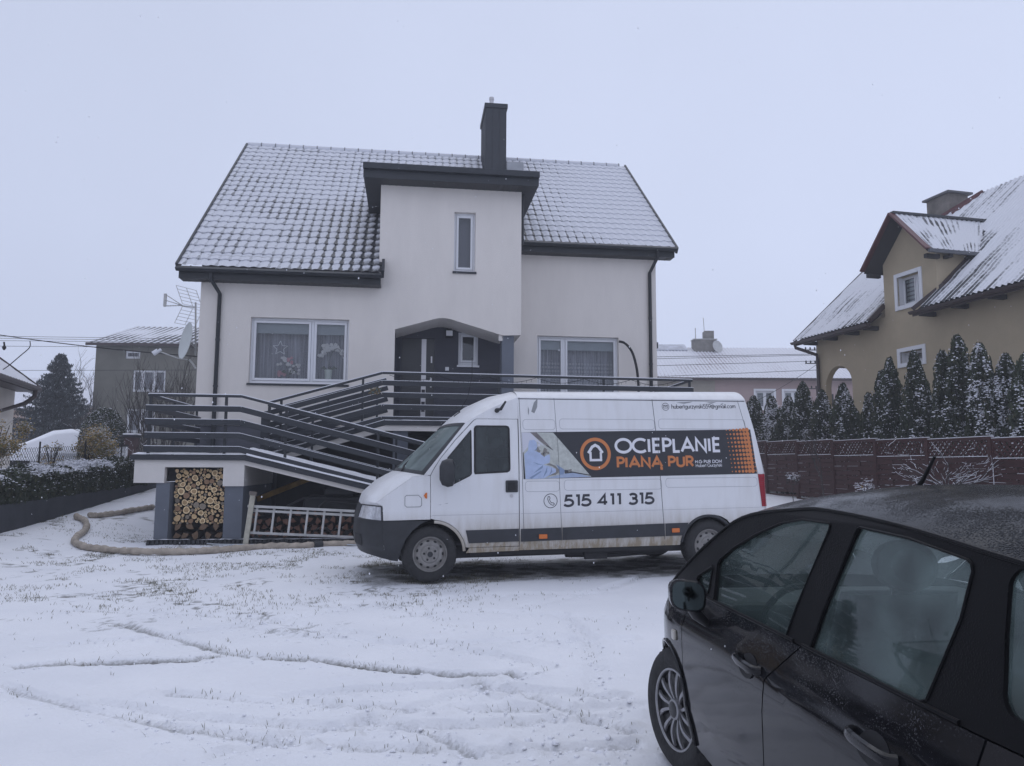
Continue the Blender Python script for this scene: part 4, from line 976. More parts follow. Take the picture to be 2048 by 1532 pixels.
ring([(-.29,1.047),(-.15,1.047),(-.11,1.01),(-.108,.925),(-.13,.906),(-.29,.906),(-.311,.925),(-.311,1.03)], .005, .001, 'fuel_flap', M['seam'], FD)
b = MB(); b.prism([(-.085,1.04),(-.06,1.075),(-.045,1.075),(-.045,1.005),(-.06,1.005)], lambda a, c, d: VS(a, c, d), 0, .015); b.build('side_repeater', M['orange'], FD)
# arch lips and liners
for s0, r0 in ((.03, .405), (3.68, .405)):
    b = MB()
    a0, a1 = (4, 88) if s0 < 1 else (8, 172)
    b.grid(24, 3, lambda a, c: VS(s0+(r0-.035*c)*math.cos(R(a0+(a1-a0)*a)), .335+(r0-.035*c)*math.sin(R(a0+(a1-a0)*a)), .004+.012*math.sin(PI*c)))
    b.build('arch_lip', M['vdirt'] if s0 < 1 else M['black_plastic'], VAN, smooth=True) if False else b.build('arch_lip', paint('arch_paint_%d' % int(s0), (.50,.47,.42), (.27,.22,.16), .3, .8, .8) if s0 < 1 else M['black_plastic'], VAN, smooth=True)
    b = MB()
    for sd in (0, 1):
        fl_ = (lambda y: y) if sd == 0 else (lambda y: 2*YC-y)
        b.grid(24, 2, lambda a, c: (s0+.40*math.cos(R(180*a)), fl_(-.045+.34*c), .335+.40*math.sin(R(180*a))))
        b.add([(s0, fl_(.295), .335)]+[(s0+.40*math.cos(R(180*i/20)), fl_(.295), .335+.40*math.sin(R(180*i/20))) for i in range(21)], [(0, i+1, i+2) for i in range(20)])
    b.build('wheel_liner', M['black'], VAN)
b = MB(); b.box(-.3, 4.4, .12, 1.74, .26, .42); b.box(.5, 3.2, .0, .12, .30, .36); b.tube([(1.8,.25,.26),(2.4,.25,.24),(3.2,.3,.26)], .05, 8); b.box(2.0, 2.3, .05, .1, .20, .33); b.tube([(3.68,.1,.335),(3.68,1.76,.335)], .06, 8); b.tube([(0,.1,.335),(0,1.76,.335)], .05, 8)
b.build('underbody', M['black'], VAN)
# dark side stripes
STR = mat('stripe_dark', (.024, .026, .032), .55, var=.2, vs=6)
vpanel('side_stripe', [(.432,.612),(1.1,.616),(1.1,.462),(.47,.455)], [], STR, VAN, .010, thick=.012)
vpanel('side_stripe', [(1.127,.612),(1.655,.617),(1.655,.462),(1.127,.457)], [], STR, VAN, .010, thick=.012)
vpanel('side_stripe', [(1.668,.617),(3.055,.635),(3.055,.474),(1.668,.462)], [], STR, VAN, .010, thick=.012)
vpanel('side_stripe', [(3.068,.635),(3.395,.639),(3.31,.477),(3.068,.474)], [], STR, VAN, .010, thick=.012)
vpanel('side_stripe', [(4.06,.645),(4.57,.65),(4.572,.49),(4.10,.485)], [], STR, VAN, .010, thick=.012)
for s0, z0 in ((1.41, .513), (3.204, .545)):
    o_ = MB().box(s0-.055, s0+.055, -.088, -.07, z0-.028, z0+.028).build('side_marker', M['orange'], VAN, bevel=.012)
    MB().box(s0-.065, s0+.065, -.080, -.068, z0-.036, z0+.036).build('marker_bezel', M['black_plastic'], o_, bevel=.012)
# panel gaps, and stamped edges whose shade is drawn as flat grey lines
b = MB()
def line(pts, wd, off=.0012):
    for p, q_ in zip(pts, pts[1:]):
        n = max(1, int(math.hypot(q_[0]-p[0], q_[1]-p[1])/.12))
        for k in range(n):
            a = (p[0]+(q_[0]-p[0])*k/n, p[1]+(q_[1]-p[1])*k/n); c = (p[0]+(q_[0]-p[0])*(k+1)/n, p[1]+(q_[1]-p[1])*(k+1)/n)
            dx, dz = q_[0]-p[0], q_[1]-p[1]; l_ = math.hypot(dx, dz); nx_, nz_ = -dz/l_*wd/2, dx/l_*wd/2
            yield [VS(a[0]-nx_, a[1]-nz_, off), VS(c[0]-nx_, c[1]-nz_, off), VS(c[0]+nx_, c[1]+nz_, off), VS(a[0]+nx_, a[1]+nz_, off)]
for pts, wd in (([(1.17,.352),(1.135,2.262)], .006), ([(1.665,.355),(1.60,2.262)], .005), ([(3.062,.355),(2.96,2.262)], .008), ([(4.45,1.27),(4.215,2.265)], .006), ([(1.12,2.245),(4.325,2.255)], .012), ([(4.44,1.262),(4.58,1.262)], .006)):
    for qd in line(pts, wd): b.add(qd, [(0,1,2,3)])
b.build('panel_gap', M['seam'], VAN, fix=False)
b = MB()
for pts in ([(1.637,1.232),(1.618,1.822)], [(3.018,1.25),(2.985,1.845)]):
    for qd in line(pts, .0035, .0085): b.add(qd, [(0,1,2,3)])
b.build('panel_gap', mat('vinyl_crease', (.06, .06, .065), .7), VAN, fix=False)
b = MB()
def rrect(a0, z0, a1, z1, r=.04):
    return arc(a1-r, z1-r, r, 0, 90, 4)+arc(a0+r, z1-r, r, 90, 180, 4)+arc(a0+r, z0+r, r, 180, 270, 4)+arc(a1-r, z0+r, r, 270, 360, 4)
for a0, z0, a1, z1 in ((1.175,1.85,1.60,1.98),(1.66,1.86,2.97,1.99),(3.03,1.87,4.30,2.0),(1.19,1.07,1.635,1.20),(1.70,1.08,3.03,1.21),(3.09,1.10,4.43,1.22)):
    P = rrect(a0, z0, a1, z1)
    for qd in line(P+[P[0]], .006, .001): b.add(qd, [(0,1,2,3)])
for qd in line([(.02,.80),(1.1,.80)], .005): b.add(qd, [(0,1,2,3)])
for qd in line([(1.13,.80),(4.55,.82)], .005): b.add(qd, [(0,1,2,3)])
b.build('stamped_shade_line', M['stamp_shade'], VAN, fix=False)
b = MB()   # peeled paint and scratches
for poly in ([(1.29,2.08),(1.33,2.20),(1.38,2.25),(1.37,2.14),(1.33,2.06)],[(1.245,2.07),(1.25,2.15),(1.262,2.10),(1.256,2.03)],[(3.3,2.225),(3.55,2.24),(3.5,2.225),(3.42,2.21)],[(3.75,2.23),(3.9,2.24),(3.82,2.215)],[(3.95,2.21),(4.0,2.225),(3.98,2.20)],[(.08,.925),(.13,.93),(.13,.925)],[(.17,.94),(.21,.947),(.21,.94)]):
    b.add([VS(a, c, .0018) for a, c in poly], [tuple(range(len(poly)))])
b.build('scratch', mat('worn_grey', (.27, .28, .29), .8), VAN, fix=False)
b = MB(); b.tube([(.84,-.02,2.10),(.87,-.10,2.10),(.93,-.12,2.20)], [.022,.02,.012], 8); b.lathe([(.03, 0), (.03, .03), (0, .04)], (.84, .0, 2.09), (0, -1, 0), 12); b.build('roof_lamp', M['black_plastic'], VAN, smooth=True)
b = MB().tube([(.42,.75,2.05),(.50,.75,2.12)], [.02,.012], 8).tube([(.47,.75,2.10),(.60,.75,2.32),(.66,.75,2.60),(.66,.74,2.86)], .004, 5); b.build('antenna', M['black'], VAN)
# mirror
mr_ = MB().lathe([(0,-.10),(.06,-.10),(.11,-.07),(.13,0),(.12,.06),(.085,.085),(0,.085)], (.18,-.26,1.315), (.95,-.15,0), 20, sx=.72)
for i, v in enumerate(mr_.v): mr_.v[i] = (v[0], v[1], 1.315+(v[2]-1.315)*1.32)
MI = mr_.build('mirror', M['black_plastic'], VAN, smooth=True)
MB().bar((.2,-.2,1.22), (.25,-.05,1.20), .07, .05).bar((.2,-.2,1.42), (.27,-.04,1.40), .05, .04).build('mirror_arm', M['black'], MI)
# tail lamp, rear doors
tl = vpanel('tail_light', [(4.45,1.262),(4.556,1.262),(4.573,.83),(4.50,.83)], [], mat('red_lens', (.30, .02, .035), .25, var=.15, vs=20), VAN, .010, thick=.03, cx=(), cz=())
b = MB()
for i in range(14): b.add([VS(4.505-.02+.005*i/14, 1.22-.028*i, .0125), VS(4.565, 1.22-.028*i, .0125), VS(4.565, 1.214-.028*i, .0125), VS(4.505-.02, 1.214-.028*i, .0125)], [(0,1,2,3)])
b.build('lens_rib', mat('lens_rib', (.18, .012, .02), .4), tl, fix=False)
MB().box(4.57, 4.66, .0, 1.86, .40, .56).build('rear_bumper', M['black_plastic'], VAN, bevel=.02)
vpanel('corner_trim', [(4.44,.80),(4.57,.80),(4.575,.66),(4.46,.66)], [], M['vw'], VAN, .006, thick=.01)
# wheels
ST = mat('steel_rim', (.24, .23, .22), .45, metal=.35, var=.25, vs=12)
def van_wheel(s0, y0, flip=1):
    o = empty('wheel', None, None, (s0, y0, .335)); o.parent = VAN
    a = (0, flip, 0)
    t = MB().lathe([(.205,.02),(.212,.0),(.245,-.014),(.29,-.014),(.318,.0),(.333,.028),(.337,.05),(.337,.165),(.325,.20),(.29,.215),(.2,.21)], (0,0,0), a, 48)
    for k in range(40):
        th_ = 2*PI*k/40; c_, s_ = math.cos(th_), math.sin(th_)
        t.bar((.328*c_, flip*.02, .328*s_), (.339*c_, flip*.10, .339*s_), .022, .012, up=(c_, 0, s_))
    t.build('tyre', M['rubber'], o, smooth=True)
    r = MB().lathe([(.213,.012),(.208,-.004),(.200,-.002),(.196,.014),(.188,.034),(.178,.040),(.160,.030),(.135,.018),(.112,.022),(.098,.006),(.09,.004),(.06,.006),(.05,.006),(.047,-.012),(.035,-.016),(0,-.016)], (0,0,0), a, 48)
    RM = r.build('rim', ST, o, smooth=True, angle=50)
    h = MB()
    for k in range(11):
        t_ = 2*PI*k/11; c = Vector((.158*math.cos(t_), flip*.0265, .158*math.sin(t_))); tg = Vector((-math.sin(t_), 0, math.cos(t_))); rd_ = Vector((math.cos(t_), -.28*flip*-1, math.sin(t_))); n_ = 10
        h.add([c + tg*.021*math.cos(2*PI*i/n_) + Vector((math.cos(t_), flip*.45, math.sin(t_)))*.0125*math.sin(2*PI*i/n_) for i in range(n_)], [tuple(range(n_))])
    for k in range(5):
        t_ = 2*PI*k/5+.5; h.lathe([(.0,-.001),(.014,-.001),(.014,.006)], (.072*math.cos(t_), 0, .072*math.sin(t_)), a, 8)
    h.build('rim_hole', M['black'], o, fix=False)
    MB().lathe([(.034,-.018),(.03,-.022),(0,-.023)], (0,0,0), a, 20).build('hub_cap', M['black_plastic'], o, smooth=True)
for s0 in (0., 3.7):
    van_wheel(s0, -.028, 1); van_wheel(s0, 2*YC+.028, -1)
# cab interior
b = MB(); b.box(-.25, .25, .05, 1.8, .95, 1.22); b.box(1.1, 1.14, .02, 1.84, .4, 2.2); b.box(-.3, 1.1, .05, 1.8, .42, .46)
for y_ in (.25, 1.15): b.box(.55, 1.0, y_, y_+.5, .75, .95); b.box(.9, 1.05, y_, y_+.5, .95, 1.5); b.box(.93, 1.03, y_+.12, y_+.38, 1.52, 1.72)
b.build('cab_interior', M['dark'], VAN, bevel=.03)

# ---- lettering: strokes of one width, like the round sans of the photograph
def A_(cx, cy, r, a0, a1, n=18, ry=None): return arc(cx, cy, r, a0, a1, n, ry)
GL = {
 'O': (1.12, [A_(.5,.5,.5,0,360,36)]), 'C': (.98, [A_(.5,.5,.5,48,312,28)]), 'I': (.30, [[(.08,0),(.08,1)]]),
 'E': (.66, [[(.50,0),(.08,0),(.08,1),(.50,1)], [(.08,.52),(.46,.52)]]), 'P': (.70, [[(.08,0),(.08,1),(.30,1)]+A_(.30,.73,.27,90,-90,14)+[(.08,.46)]]),
 'L': (.56, [[(.08,1),(.08,0),(.46,0)]]), 'A': (.98, [[(.04,0),(.45,1),(.86,0)], [(.18,.32),(.72,.32)]]), 'N': (.88, [[(.08,0),(.08,1),(.70,0),(.70,1)]]),
 'Ą': (.98, [[(.04,0),(.45,1),(.86,0)], [(.18,.32),(.72,.32)], [(.86,-.02),(.78,-.12),(.80,-.22),(.92,-.23)]]),
 'U': (.80, [[(.08,1),(.08,.29)]+A_(.36,.29,.28,180,360,14)+[(.64,1)]]), 'R': (.74, [[(.08,0),(.08,1),(.30,1)]+A_(.30,.73,.27,90,-90,14)+[(.08,.46)], [(.32,.46),(.60,0)]]),
 'H': (.86, [[(.08,0),(.08,1)], [(.68,0),(.68,1)], [(.08,.52),(.68,.52)]]), '.': (.26, [[(.10,.0),(.10,.12)]]), 'G': (1.08, [A_(.5,.5,.5,48,360,28)+[(.55,.5)]]),
 'D': (.92, [[(.08,0),(.08,1),(.32,1)]+A_(.32,.5,.48,90,-90,18,.5)+[(.08,0)]]), 'M': (1.02, [[(.08,0),(.08,1),(.47,.25),(.86,1),(.86,0)]]),
 '5': (.68, [[(.54,1),(.16,1),(.10,.56),(.28,.62)]+A_(.27,.31,.31,86,-150,18)]), '1': (.46, [[(.10,1),(.28,1),(.28,0)]]), '4': (.74, [[(.46,0),(.46,1),(.06,.26),(.62,.26)]]),
 '3': (.66, [A_(.30,.76,.24,150,-82,14)+A_(.29,.28,.28,82,-150,16)]), '9': (.70, [A_(.33,.69,.31,0,360,22), [(.63,.62),(.30,0)]]),
 'h': (.62, [[(.06,0),(.06,1.05)], [(.06,.40)]+A_(.28,.42,.22,180,0,12)+[(.50,0)]]), 'u': (.62, [[(.06,.66),(.06,.24)]+A_(.28,.24,.22,180,360,12)+[(.50,.66)]]),
 'b': (.74, [[(.06,0),(.06,1.05)], A_(.35,.33,.29,0,360,22)]), 'e': (.72, [[(.07,.33),(.64,.33)]+A_(.35,.33,.29,0,320,22)]), 'r': (.36, [[(.06,0),(.06,.66)], [(.06,.42)]+A_(.26,.46,.19,170,80,8)]),
 't': (.36, [[(.16,0),(.16,.95)], [(.02,.64),(.32,.64)]]), 'g': (.74, [A_(.33,.33,.29,0,360,22), [(.62,.66),(.62,-.02)]+A_(.34,-.02,.28,0,-150,12)]), 'z': (.54, [[(.05,.64),(.46,.64),(.05,0),(.48,0)]]),
 'y': (.60, [[(.03,.66),(.28,.06)], [(.52,.66),(.18,-.28)]]), 'n': (.62, [[(.06,0),(.06,.66)], [(.06,.40)]+A_(.28,.42,.22,180,0,12)+[(.50,0)]]),
 'ń': (.62, [[(.06,0),(.06,.66)], [(.06,.40)]+A_(.28,.42,.22,180,0,12)+[(.50,0)], [(.25,.80),(.38,.98)]]),
 's': (.48, [A_(.23,.49,.155,40,270,10)+A_(.22,.17,.165,90,-140,10)]), 'k': (.54, [[(.06,0),(.06,1.05)], [(.42,.66),(.09,.36)], [(.20,.44),(.46,0)]]), 'i': (.22, [[(.06,0),(.06,.66)], [(.06,.86),(.06,.97)]]),
 '@': (1.08, [A_(.5,.40,.20,0,360,16), [(.70,.60),(.70,.34)]+A_(.79,.34,.09,180,330,6)+A_(.5,.40,.46,0,300,24)]), 'm': (.96, [[(.06,0),(.06,.66)], [(.06,.42)]+A_(.25,.45,.19,180,0,10)+[(.44,0)], [(.44,.42)]+A_(.63,.45,.19,180,0,10)+[(.82,0)]]),
 'a': (.74, [A_(.33,.33,.29,0,360,22), [(.62,.66),(.62,0)]]), 'l': (.20, [[(.06,0),(.06,1.05)]]), 'c': (.64, [A_(.35,.33,.29,50,310,18)]), 'o': (.72, [A_(.35,.33,.29,0,360,22)]), ' ': (.40, []),
}
OFFN = [0]
def ribbon(b, pts, wd, off, mi=0):
    """one flat stroke with mitred corners on the van's side"""
    n = len(pts); closed = math.hypot(pts[0][0]-pts[-1][0], pts[0][1]-pts[-1][1]) < 1e-6
    if closed: pts = pts[:-1]; n -= 1
    OFFN[0] += 1; off += .00007*(OFFN[0] % 5)
    L_ = []; R_ = []
    for i in range(n):
        p = Vector(pts[i]); a = Vector(pts[(i-1) % n]) if closed or i else None; c = Vector(pts[(i+1) % n]) if closed or i < n-1 else None
        d1 = (p-a).normalized() if a is not None else (c-p).normalized(); d2 = (c-p).normalized() if c is not None else d1
        t = (d1+d2); t = t.normalized() if t.length > 1e-3 else d1
        nn = Vector((-t.y, t.x)); k = min(2.2, 1/max(.3, nn.dot(Vector((-d1.y, d1.x)))))
        L_.append(p+nn*wd/2*k); R_.append(p-nn*wd/2*k)
    m = n if closed else n-1
    b.add([VS(q_.x, q_.y, off) for q_ in L_]+[VS(q_.x, q_.y, off) for q_ in R_], [(i, (i+1) % n, n+(i+1) % n, n+i) for i in range(m)], mi)
def text(b, s, s0, z0, s1, z1, hgt, wd, off, mi=0, sp=0.):
    """text from baseline (s0,z0) to (s1,z1), cap height hgt, stroke width wd"""
    tot = sum(GL[c][0]+sp for c in s)-sp-.12; kx = math.hypot(s1-s0, z1-z0)/tot; x = 0; sl_ = (z1-z0)/(s1-s0); ky = (hgt-wd)
    for c in s:
        for st in GL[c][1]:
            pts = [(s0+(x+px_)*kx, z0+wd/2+(x+px_)*kx*sl_+py_*ky) for px_, py_ in st]
            pts = [p for i, p in enumerate(pts) if i == 0 or math.hypot(p[0]-pts[i-1][0], p[1]-pts[i-1][1]) > 1e-4]
            ribbon(b, pts, wd, off, mi)
        x += GL[c][0]+sp
INK = mat('dark_print', (.030, .032, .042), .5); WHT = mat('white_print', (.72, .72, .76), .5); ORG = mat('orange_print', (.56, .19, .06), .5)
BAN = vpanel('banner', [(1.154,1.814),(1.168,1.227),(4.435,1.269),(4.374,1.868)], [], mat('banner_black', (.021, .022, .028), .4), VAN, .003, far=False)
b = MB(); text(b, 'OCIEPLANIE', 2.41, 1.542, 3.90, 1.558, .203, .036, .005); b.build('lettering', WHT, BAN, fix=False)
b = MB(); text(b, 'PIANĄ PUR', 2.415, 1.35, 3.49, 1.363, .155, .032, .005); b.build('lettering', ORG, BAN, fix=False)
b = MB(); text(b, 'H.G PUR DOM', 3.52, 1.412, 3.905, 1.416, .044, .0076, .005, sp=.05); text(b, 'Hubert Gurzyński', 3.525, 1.36, 3.905, 1.366, .046, .0055, .005); b.build('lettering', WHT, BAN, fix=False)
b = MB(); ribbon(b, A_(2.128,1.541,.187,0,360,56), .043, .005); b.build('logo_ring', ORG, BAN, fix=False)
b = MB(); ribbon(b, [(2.03,1.55),(2.085,1.63),(2.128,1.653),(2.17,1.63),(2.225,1.552)], .036, .005); ribbon(b, [(2.06,1.565),(2.06,1.46),(2.20,1.462),(2.20,1.565)], .030, .0055); b.build('logo_house', WHT, BAN, fix=False)
b = MB(); n_ = 0
for i in range(8):
    r_ = [.008,.0125,.0165,.019,.022,.026,.030,.031][i]
    for j in range(11):
        s0 = 4.03+.052*i; z0 = 1.30+.0555*j+.004*i*.3
        sk = -.018*(z0-1.27)/.6*3
        s0 = s0+sk+.03
        if s0+r_ > 4.435-.061*(z0-1.269)/.6: 
            r_ = min(r_, 4.435-.061*(z0-1.269)/.6-s0)
        if r_ < .005: continue
        n_ += 1; b.add([VS(s0+r_*math.cos(2*PI*k/18), z0+r_*math.sin(2*PI*k/18), .0045+.0002*(n_ % 7)) for k in range(18)], [tuple(range(18))])
b.build('dot_pattern', ORG, BAN, fix=False)
# the printed picture: a man in a pale suit spraying foam under a roof
PC = lambda x, y: (1.154+.000525*(x-60)+.00001*(y-180), 1.814-.000489*(y-180))
pm = [mat('print_foam', (.46,.48,.45), .5, var=.16, vs=22), mat('print_suit', (.40,.48,.66), .5, var=.10, vs=12), mat('print_shade', (.22,.29,.43), .5), mat('print_beam', (.14,.125,.13), .5, col2=(.24,.22,.21), vs=9), mat('print_floor', (.34,.41,.55), .5, var=.1, vs=14), mat('print_black', (.05,.052,.06), .5), mat('print_pale', (.58,.59,.66), .5), mat('print_glove', (.22,.21,.20), .5)]
b = MB()
def pp(poly, mi, k): 
    V, F = panel([PC(*p) for p in poly], [], lambda a, c: VS(a, c, .0045+.0004*k), (), frange(1.2, 1.85, .04)); b.add(V, F, mi)
pp([(62,182),(850,182),(1768,1338),(105,1384)], 0, 0)
pp([(62,182),(270,182),(640,560),(430,420),(240,400),(200,560),(66,700)], 6, 1)
pp([(270,182),(435,182),(540,300),(830,640),(700,560),(500,400)], 3, 2)
pp([(640,520),(700,520),(840,660)], 5, 3)
pp([(110,1380),(560,1370),(900,1290),(1240,1205),(1760,1336)], 4, 1)
pp([(1090,1180),(1260,1190),(1720,1280),(1745,1310),(1300,1230),(1100,1250)], 5, 2)
pp([(250,385),(370,370),(420,430),(430,560),(350,660),(480,690),(600,800),(730,740),(740,860),(720,960),(560,1020),(700,1050),(860,1120),(880,1210),(700,1290),(560,1370),(110,1380),(100,740),(200,640),(215,480)], 1, 4)
pp([(430,560),(400,600),(350,660),(420,640)], 2, 5); pp([(560,1015),(420,1010),(300,940),(430,985)], 2, 5); pp([(560,1020),(540,1100),(300,1240),(480,1080)], 2, 6); pp([(660,1060),(650,1200),(540,1360),(600,1200)], 2, 6); pp([(760,1080),(780,1200),(690,1290),(740,1190)], 2, 6); pp([(200,1350),(480,1180),(520,1190),(260,1375)], 2, 7)
pp([(880,1000),(1050,1120),(1100,1160),(1060,1265),(970,1275),(940,1130)], 2, 5)
pp([(640,1010),(720,980),(860,1040),(950,1140),(940,1220),(860,1280),(680,1300),(870,1210),(880,1130),(800,1060)], 7, 6)
pp([(430,560),(450,550),(480,630),(510,650),(480,710),(405,670)], 7, 8); pp([(440,460),(510,480),(500,540),(440,545)], 6, 8); pp([(500,735),(560,700),(590,600),(620,575),(690,640),(650,660),(725,690),(730,745),(640,720),(600,820)], 7, 9); pp([(560,740),(590,690),(610,700),(580,770)], 5, 10)
pp([(1090,1150),(1180,1160),(1180,1220),(1090,1240)], 5, 8); pp([(1180,1150),(1270,1130),(1270,1180),(1190,1225)], 7, 8)
b.build('printed_picture', pm, BAN, fix=False)
PH = empty('phone_lettering', None, None); PH.parent = VAN; bpy.data.objects.remove(PH)
b = MB(); text(b, '515 411 315', 1.695, .868, 2.905, .884, .158, .031, .002); b.build('phone_lettering', INK, VAN, fix=False); b = MB(); ribbon(b, A_(1.516,.952,.087,0,360,40), .008, .002)
ribbon(b, [(1.485,1.005),(1.478,.975),(1.492,.935),(1.52,.905),(1.55,.895),(1.567,.912),(1.548,.93),(1.53,.925),(1.512,.945),(1.502,.968),(1.51,.985),(1.503,1.005),(1.485,1.005)], .008, .002)
b.build('phone_icon', INK, VAN, fix=False)
b = MB(); text(b, 'hubertgurzynski559@gmail.com', 3.232, 2.138, 4.175, 2.155, .062, .0076, .002); b.build('mail_lettering', INK, VAN, fix=False); b = MB(); ribbon(b, A_(3.147,2.166,.049,0,360,32), .006, .002); ribbon(b, [(3.118,2.184),(3.118,2.148),(3.176,2.148),(3.176,2.184),(3.118,2.184)], .006, .002); ribbon(b, [(3.118,2.184),(3.147,2.165),(3.176,2.184)], .006, .002)
b.build('mail_icon', INK, VAN, fix=False)
# ------------------------------------------------------------------ the black car in the foreground
CAR = empty('car', 'wet black hatchback with misted windows parked in the right foreground', 'car', (.8195, 4.1, .06), (0, 0, R(-85)))
OM = [(.12,.12),(.22,.04),(.40,.0),(.77,-.008),(.80,.010),(.86,.024),(.94,.05),(1.16,.115),(1.36,.185),(1.45,.26)]
def coff(s, z):
    o = OM[0][1]
    if z >= OM[-1][0]: o = OM[-1][1]
    else:
        for (a, p), (c, q_) in zip(OM, OM[1:]):
            if a <= z <= c: o = p+(q_-p)*(z-a)/(c-a); break
    if s < .1: o += .32*((.1-s)/.75)**2.3
    if s > 2.2: o += .12*((s-2.2)/.95)**2
    return o
def CSF(s, z, off=0): return (s, coff(s, z)-off, z)
YH = .845
def wet(name, base, rough, dscale, amt):
    m = bpy.data.materials.new(name); m.use_nodes = True; nt = m.node_tree; N = nt.nodes; L = nt.links; bs = N['Principled BSDF']
    bs.inputs['Base Color'].default_value = (*base, 1); bs.inputs['Roughness'].default_value = rough; bs.inputs['Coat Weight'].default_value = .10; bs.inputs['IOR'].default_value = 1.34; bs.inputs['Coat Roughness'].default_value = .06
    tc = N.new('ShaderNodeTexCoord'); v = N.new('ShaderNodeTexVoronoi'); v.inputs['Scale'].default_value = dscale; v.feature = 'SMOOTH_F1'; L.new(tc.outputs['Object'], v.inputs[0])
    n = N.new('ShaderNodeTexNoise'); n.inputs['Scale'].default_value = 4; n.inputs['Detail'].default_value = 4; L.new(tc.outputs['Object'], n.inputs[0])
    sp = N.new('ShaderNodeSeparateXYZ'); L.new(tc.outputs['Object'], sp.inputs[0])
    zr = N.new('ShaderNodeMapRange'); zr.inputs[1].default_value = .55; zr.inputs[2].default_value = 1.3; zr.inputs[3].default_value = .05; zr.inputs[4].default_value = .62; L.new(sp.outputs[2], zr.inputs[0])
    nm = N.new('ShaderNodeMapRange'); nm.inputs[1].default_value = .35; nm.inputs[2].default_value = .65; nm.inputs[3].default_value = .3; nm.inputs[4].default_value = 1.2; L.new(n.outputs[0], nm.inputs[0])
    th_ = N.new('ShaderNodeMath'); th_.operation = 'MULTIPLY'; L.new(zr.outputs[0], th_.inputs[0]); L.new(nm.outputs[0], th_.inputs[1])
    sb = N.new('ShaderNodeMath'); sb.operation = 'SUBTRACT'; sb.use_clamp = True; L.new(th_.outputs[0], sb.inputs[0]); L.new(v.outputs['Distance'], sb.inputs[1])
    bp = N.new('ShaderNodeBump'); bp.inputs['Strength'].default_value = amt; bp.inputs['Distance'].default_value = .012; L.new(sb.outputs[0], bp.inputs['Height']); L.new(bp.outputs[0], bs.inputs['Normal']); L.new(bp.outputs[0], bs.inputs['Coat Normal'])
    return m
M['cp'] = wet('black_car_paint', (.007, .007, .009), .09, 150, .6)
M['cpf'] = wet('black_pillar_finish', (.008, .008, .009), .35, 170, .18)
M['cpf'].node_tree.nodes['Principled BSDF'].inputs['IOR'].default_value = 1.16; M['cpf'].node_tree.nodes['Principled BSDF'].inputs['Coat Weight'].default_value = .0
M['cpr'] = wet('black_roof_paint', (.010, .011, .013), .2, 190, 1.2); M['cpr'].node_tree.nodes['Principled BSDF'].inputs['IOR'].default_value = 1.15; M['cpr'].node_tree.nodes['Principled BSDF'].inputs['Coat Weight'].default_value = .02
M['cglass'] = glass('misted_car_glass', (.82, .90, .89), refl=.8, fog=.14, fogcol=(.20, .275, .265), fscale=3.2, drops=.30)
M['cglass2'] = glass('misted_rear_glass', (.82, .90, .89), refl=.8, fog=.26, fogcol=(.25, .335, .325), fscale=4.5, drops=.34)
M['cclear'] = glass('wet_far_glass', (.80, .88, .87), refl=.8, fog=.10, fogcol=(.35, .42, .42), fscale=4, drops=.3)
M['cscreen'] = glass('wet_windscreen', (.62, .70, .69), refl=.9, fog=.22, fogcol=(.30, .36, .36), fscale=5, drops=.5)
M['trim'] = mat('black_trim', (.013, .013, .015), .35, var=.2, vs=8)
CE = [(-.48,.20),(-.57,.40),(-.58,.60),(-.43,.80),(-.12,.94),(.28,1.17),(.61,1.322),(1.1,1.385),(1.35,1.392),(1.8,1.372),(2.2,1.335),(2.85,1.26),(3.06,1.10),(3.14,.94),(3.18,.60),(3.10,.24)]
CC = [(-.78,.20),(-.84,.42),(-.80,.64),(-.66,.80),(-.42,.93),(.05,1.22),(.36,1.385),(1.0,1.472),(1.35,1.487),(1.8,1.482),(2.25,1.452),(2.95,1.37),(3.17,1.12),(3.26,.94),(3.30,.58),(3.22,.24)]
def cr(Pt, r):
    i = min(int(r), len(Pt)-2); t = r-i; g_ = lambda k: Vector(Pt[min(max(k, 0), len(Pt)-1)])
    a, b_, c, d = g_(i-1), g_(i), g_(i+1), g_(i+2)
    return .5*((2*b_)+(c-a)*t+(2*a-5*b_+4*c-d)*t*t+(3*b_-a-3*c+d)*t**3)
def CL(t, r, off=0):
    E_, C_ = cr(CE, r), cr(CC, r); p = 3.0 if r < 4 else (2.4 if r < 12 else 3)
    w_ = 1-abs(t)**p; q_ = E_+(C_-E_)*w_; y0 = coff(E_.x, E_.y)
    return Vector((q_.x, y0+(YH-y0)*(1+t), q_.y))
def cstrip(r0, r1, t0=-1, t1=1, nt_=36, sub=6, off=0):
    b = MB(); nr = int((r1-r0)*sub)
    def f(a, c):
        t = t0+(t1-t0)*a; r = r0+(r1-r0)*c; p = CL(t, r)
        if off:
            e_ = 1e-3; n = (CL(t+e_, r)-p).cross(CL(t, r+e_)-p).normalized()
            if n.dot(p-Vector((1.3, YH, .6))) < 0: n = -n
            p = p+n*off
        return p
    return b.grid(nt_, max(1, nr), f)
CXX = frange(-.7, 3.3, .1); CZZ = frange(.1, 1.45, .06)
def cpanel(name, out, holes, m, parent=CAR, off=0, thick=.018, far=True, smooth=True, farm=None):
    b = MB(); V, F = panel(out, holes, lambda a, c: CSF(a, c, off), CXX, CZZ); b.add(V, F)
    if thick:
        for l in [out]+holes:
            n = len(l); b.add([CSF(a, c, off) for a, c in l]+[CSF(a, c, off-thick) for a, c in l], [(i, (i+1) % n, n+(i+1) % n, n+i) for i in range(n)])
    if far:
        fb = MB(); fb.v = [(x, 2*YH-y, z) for x, y, z in b.v]; fb.f = list(b.f); fb.m = list(b.m); fb.build(name, farm or m, parent, smooth=smooth, angle=30)
    return b.build(name, m, parent, smooth=smooth, angle=30)
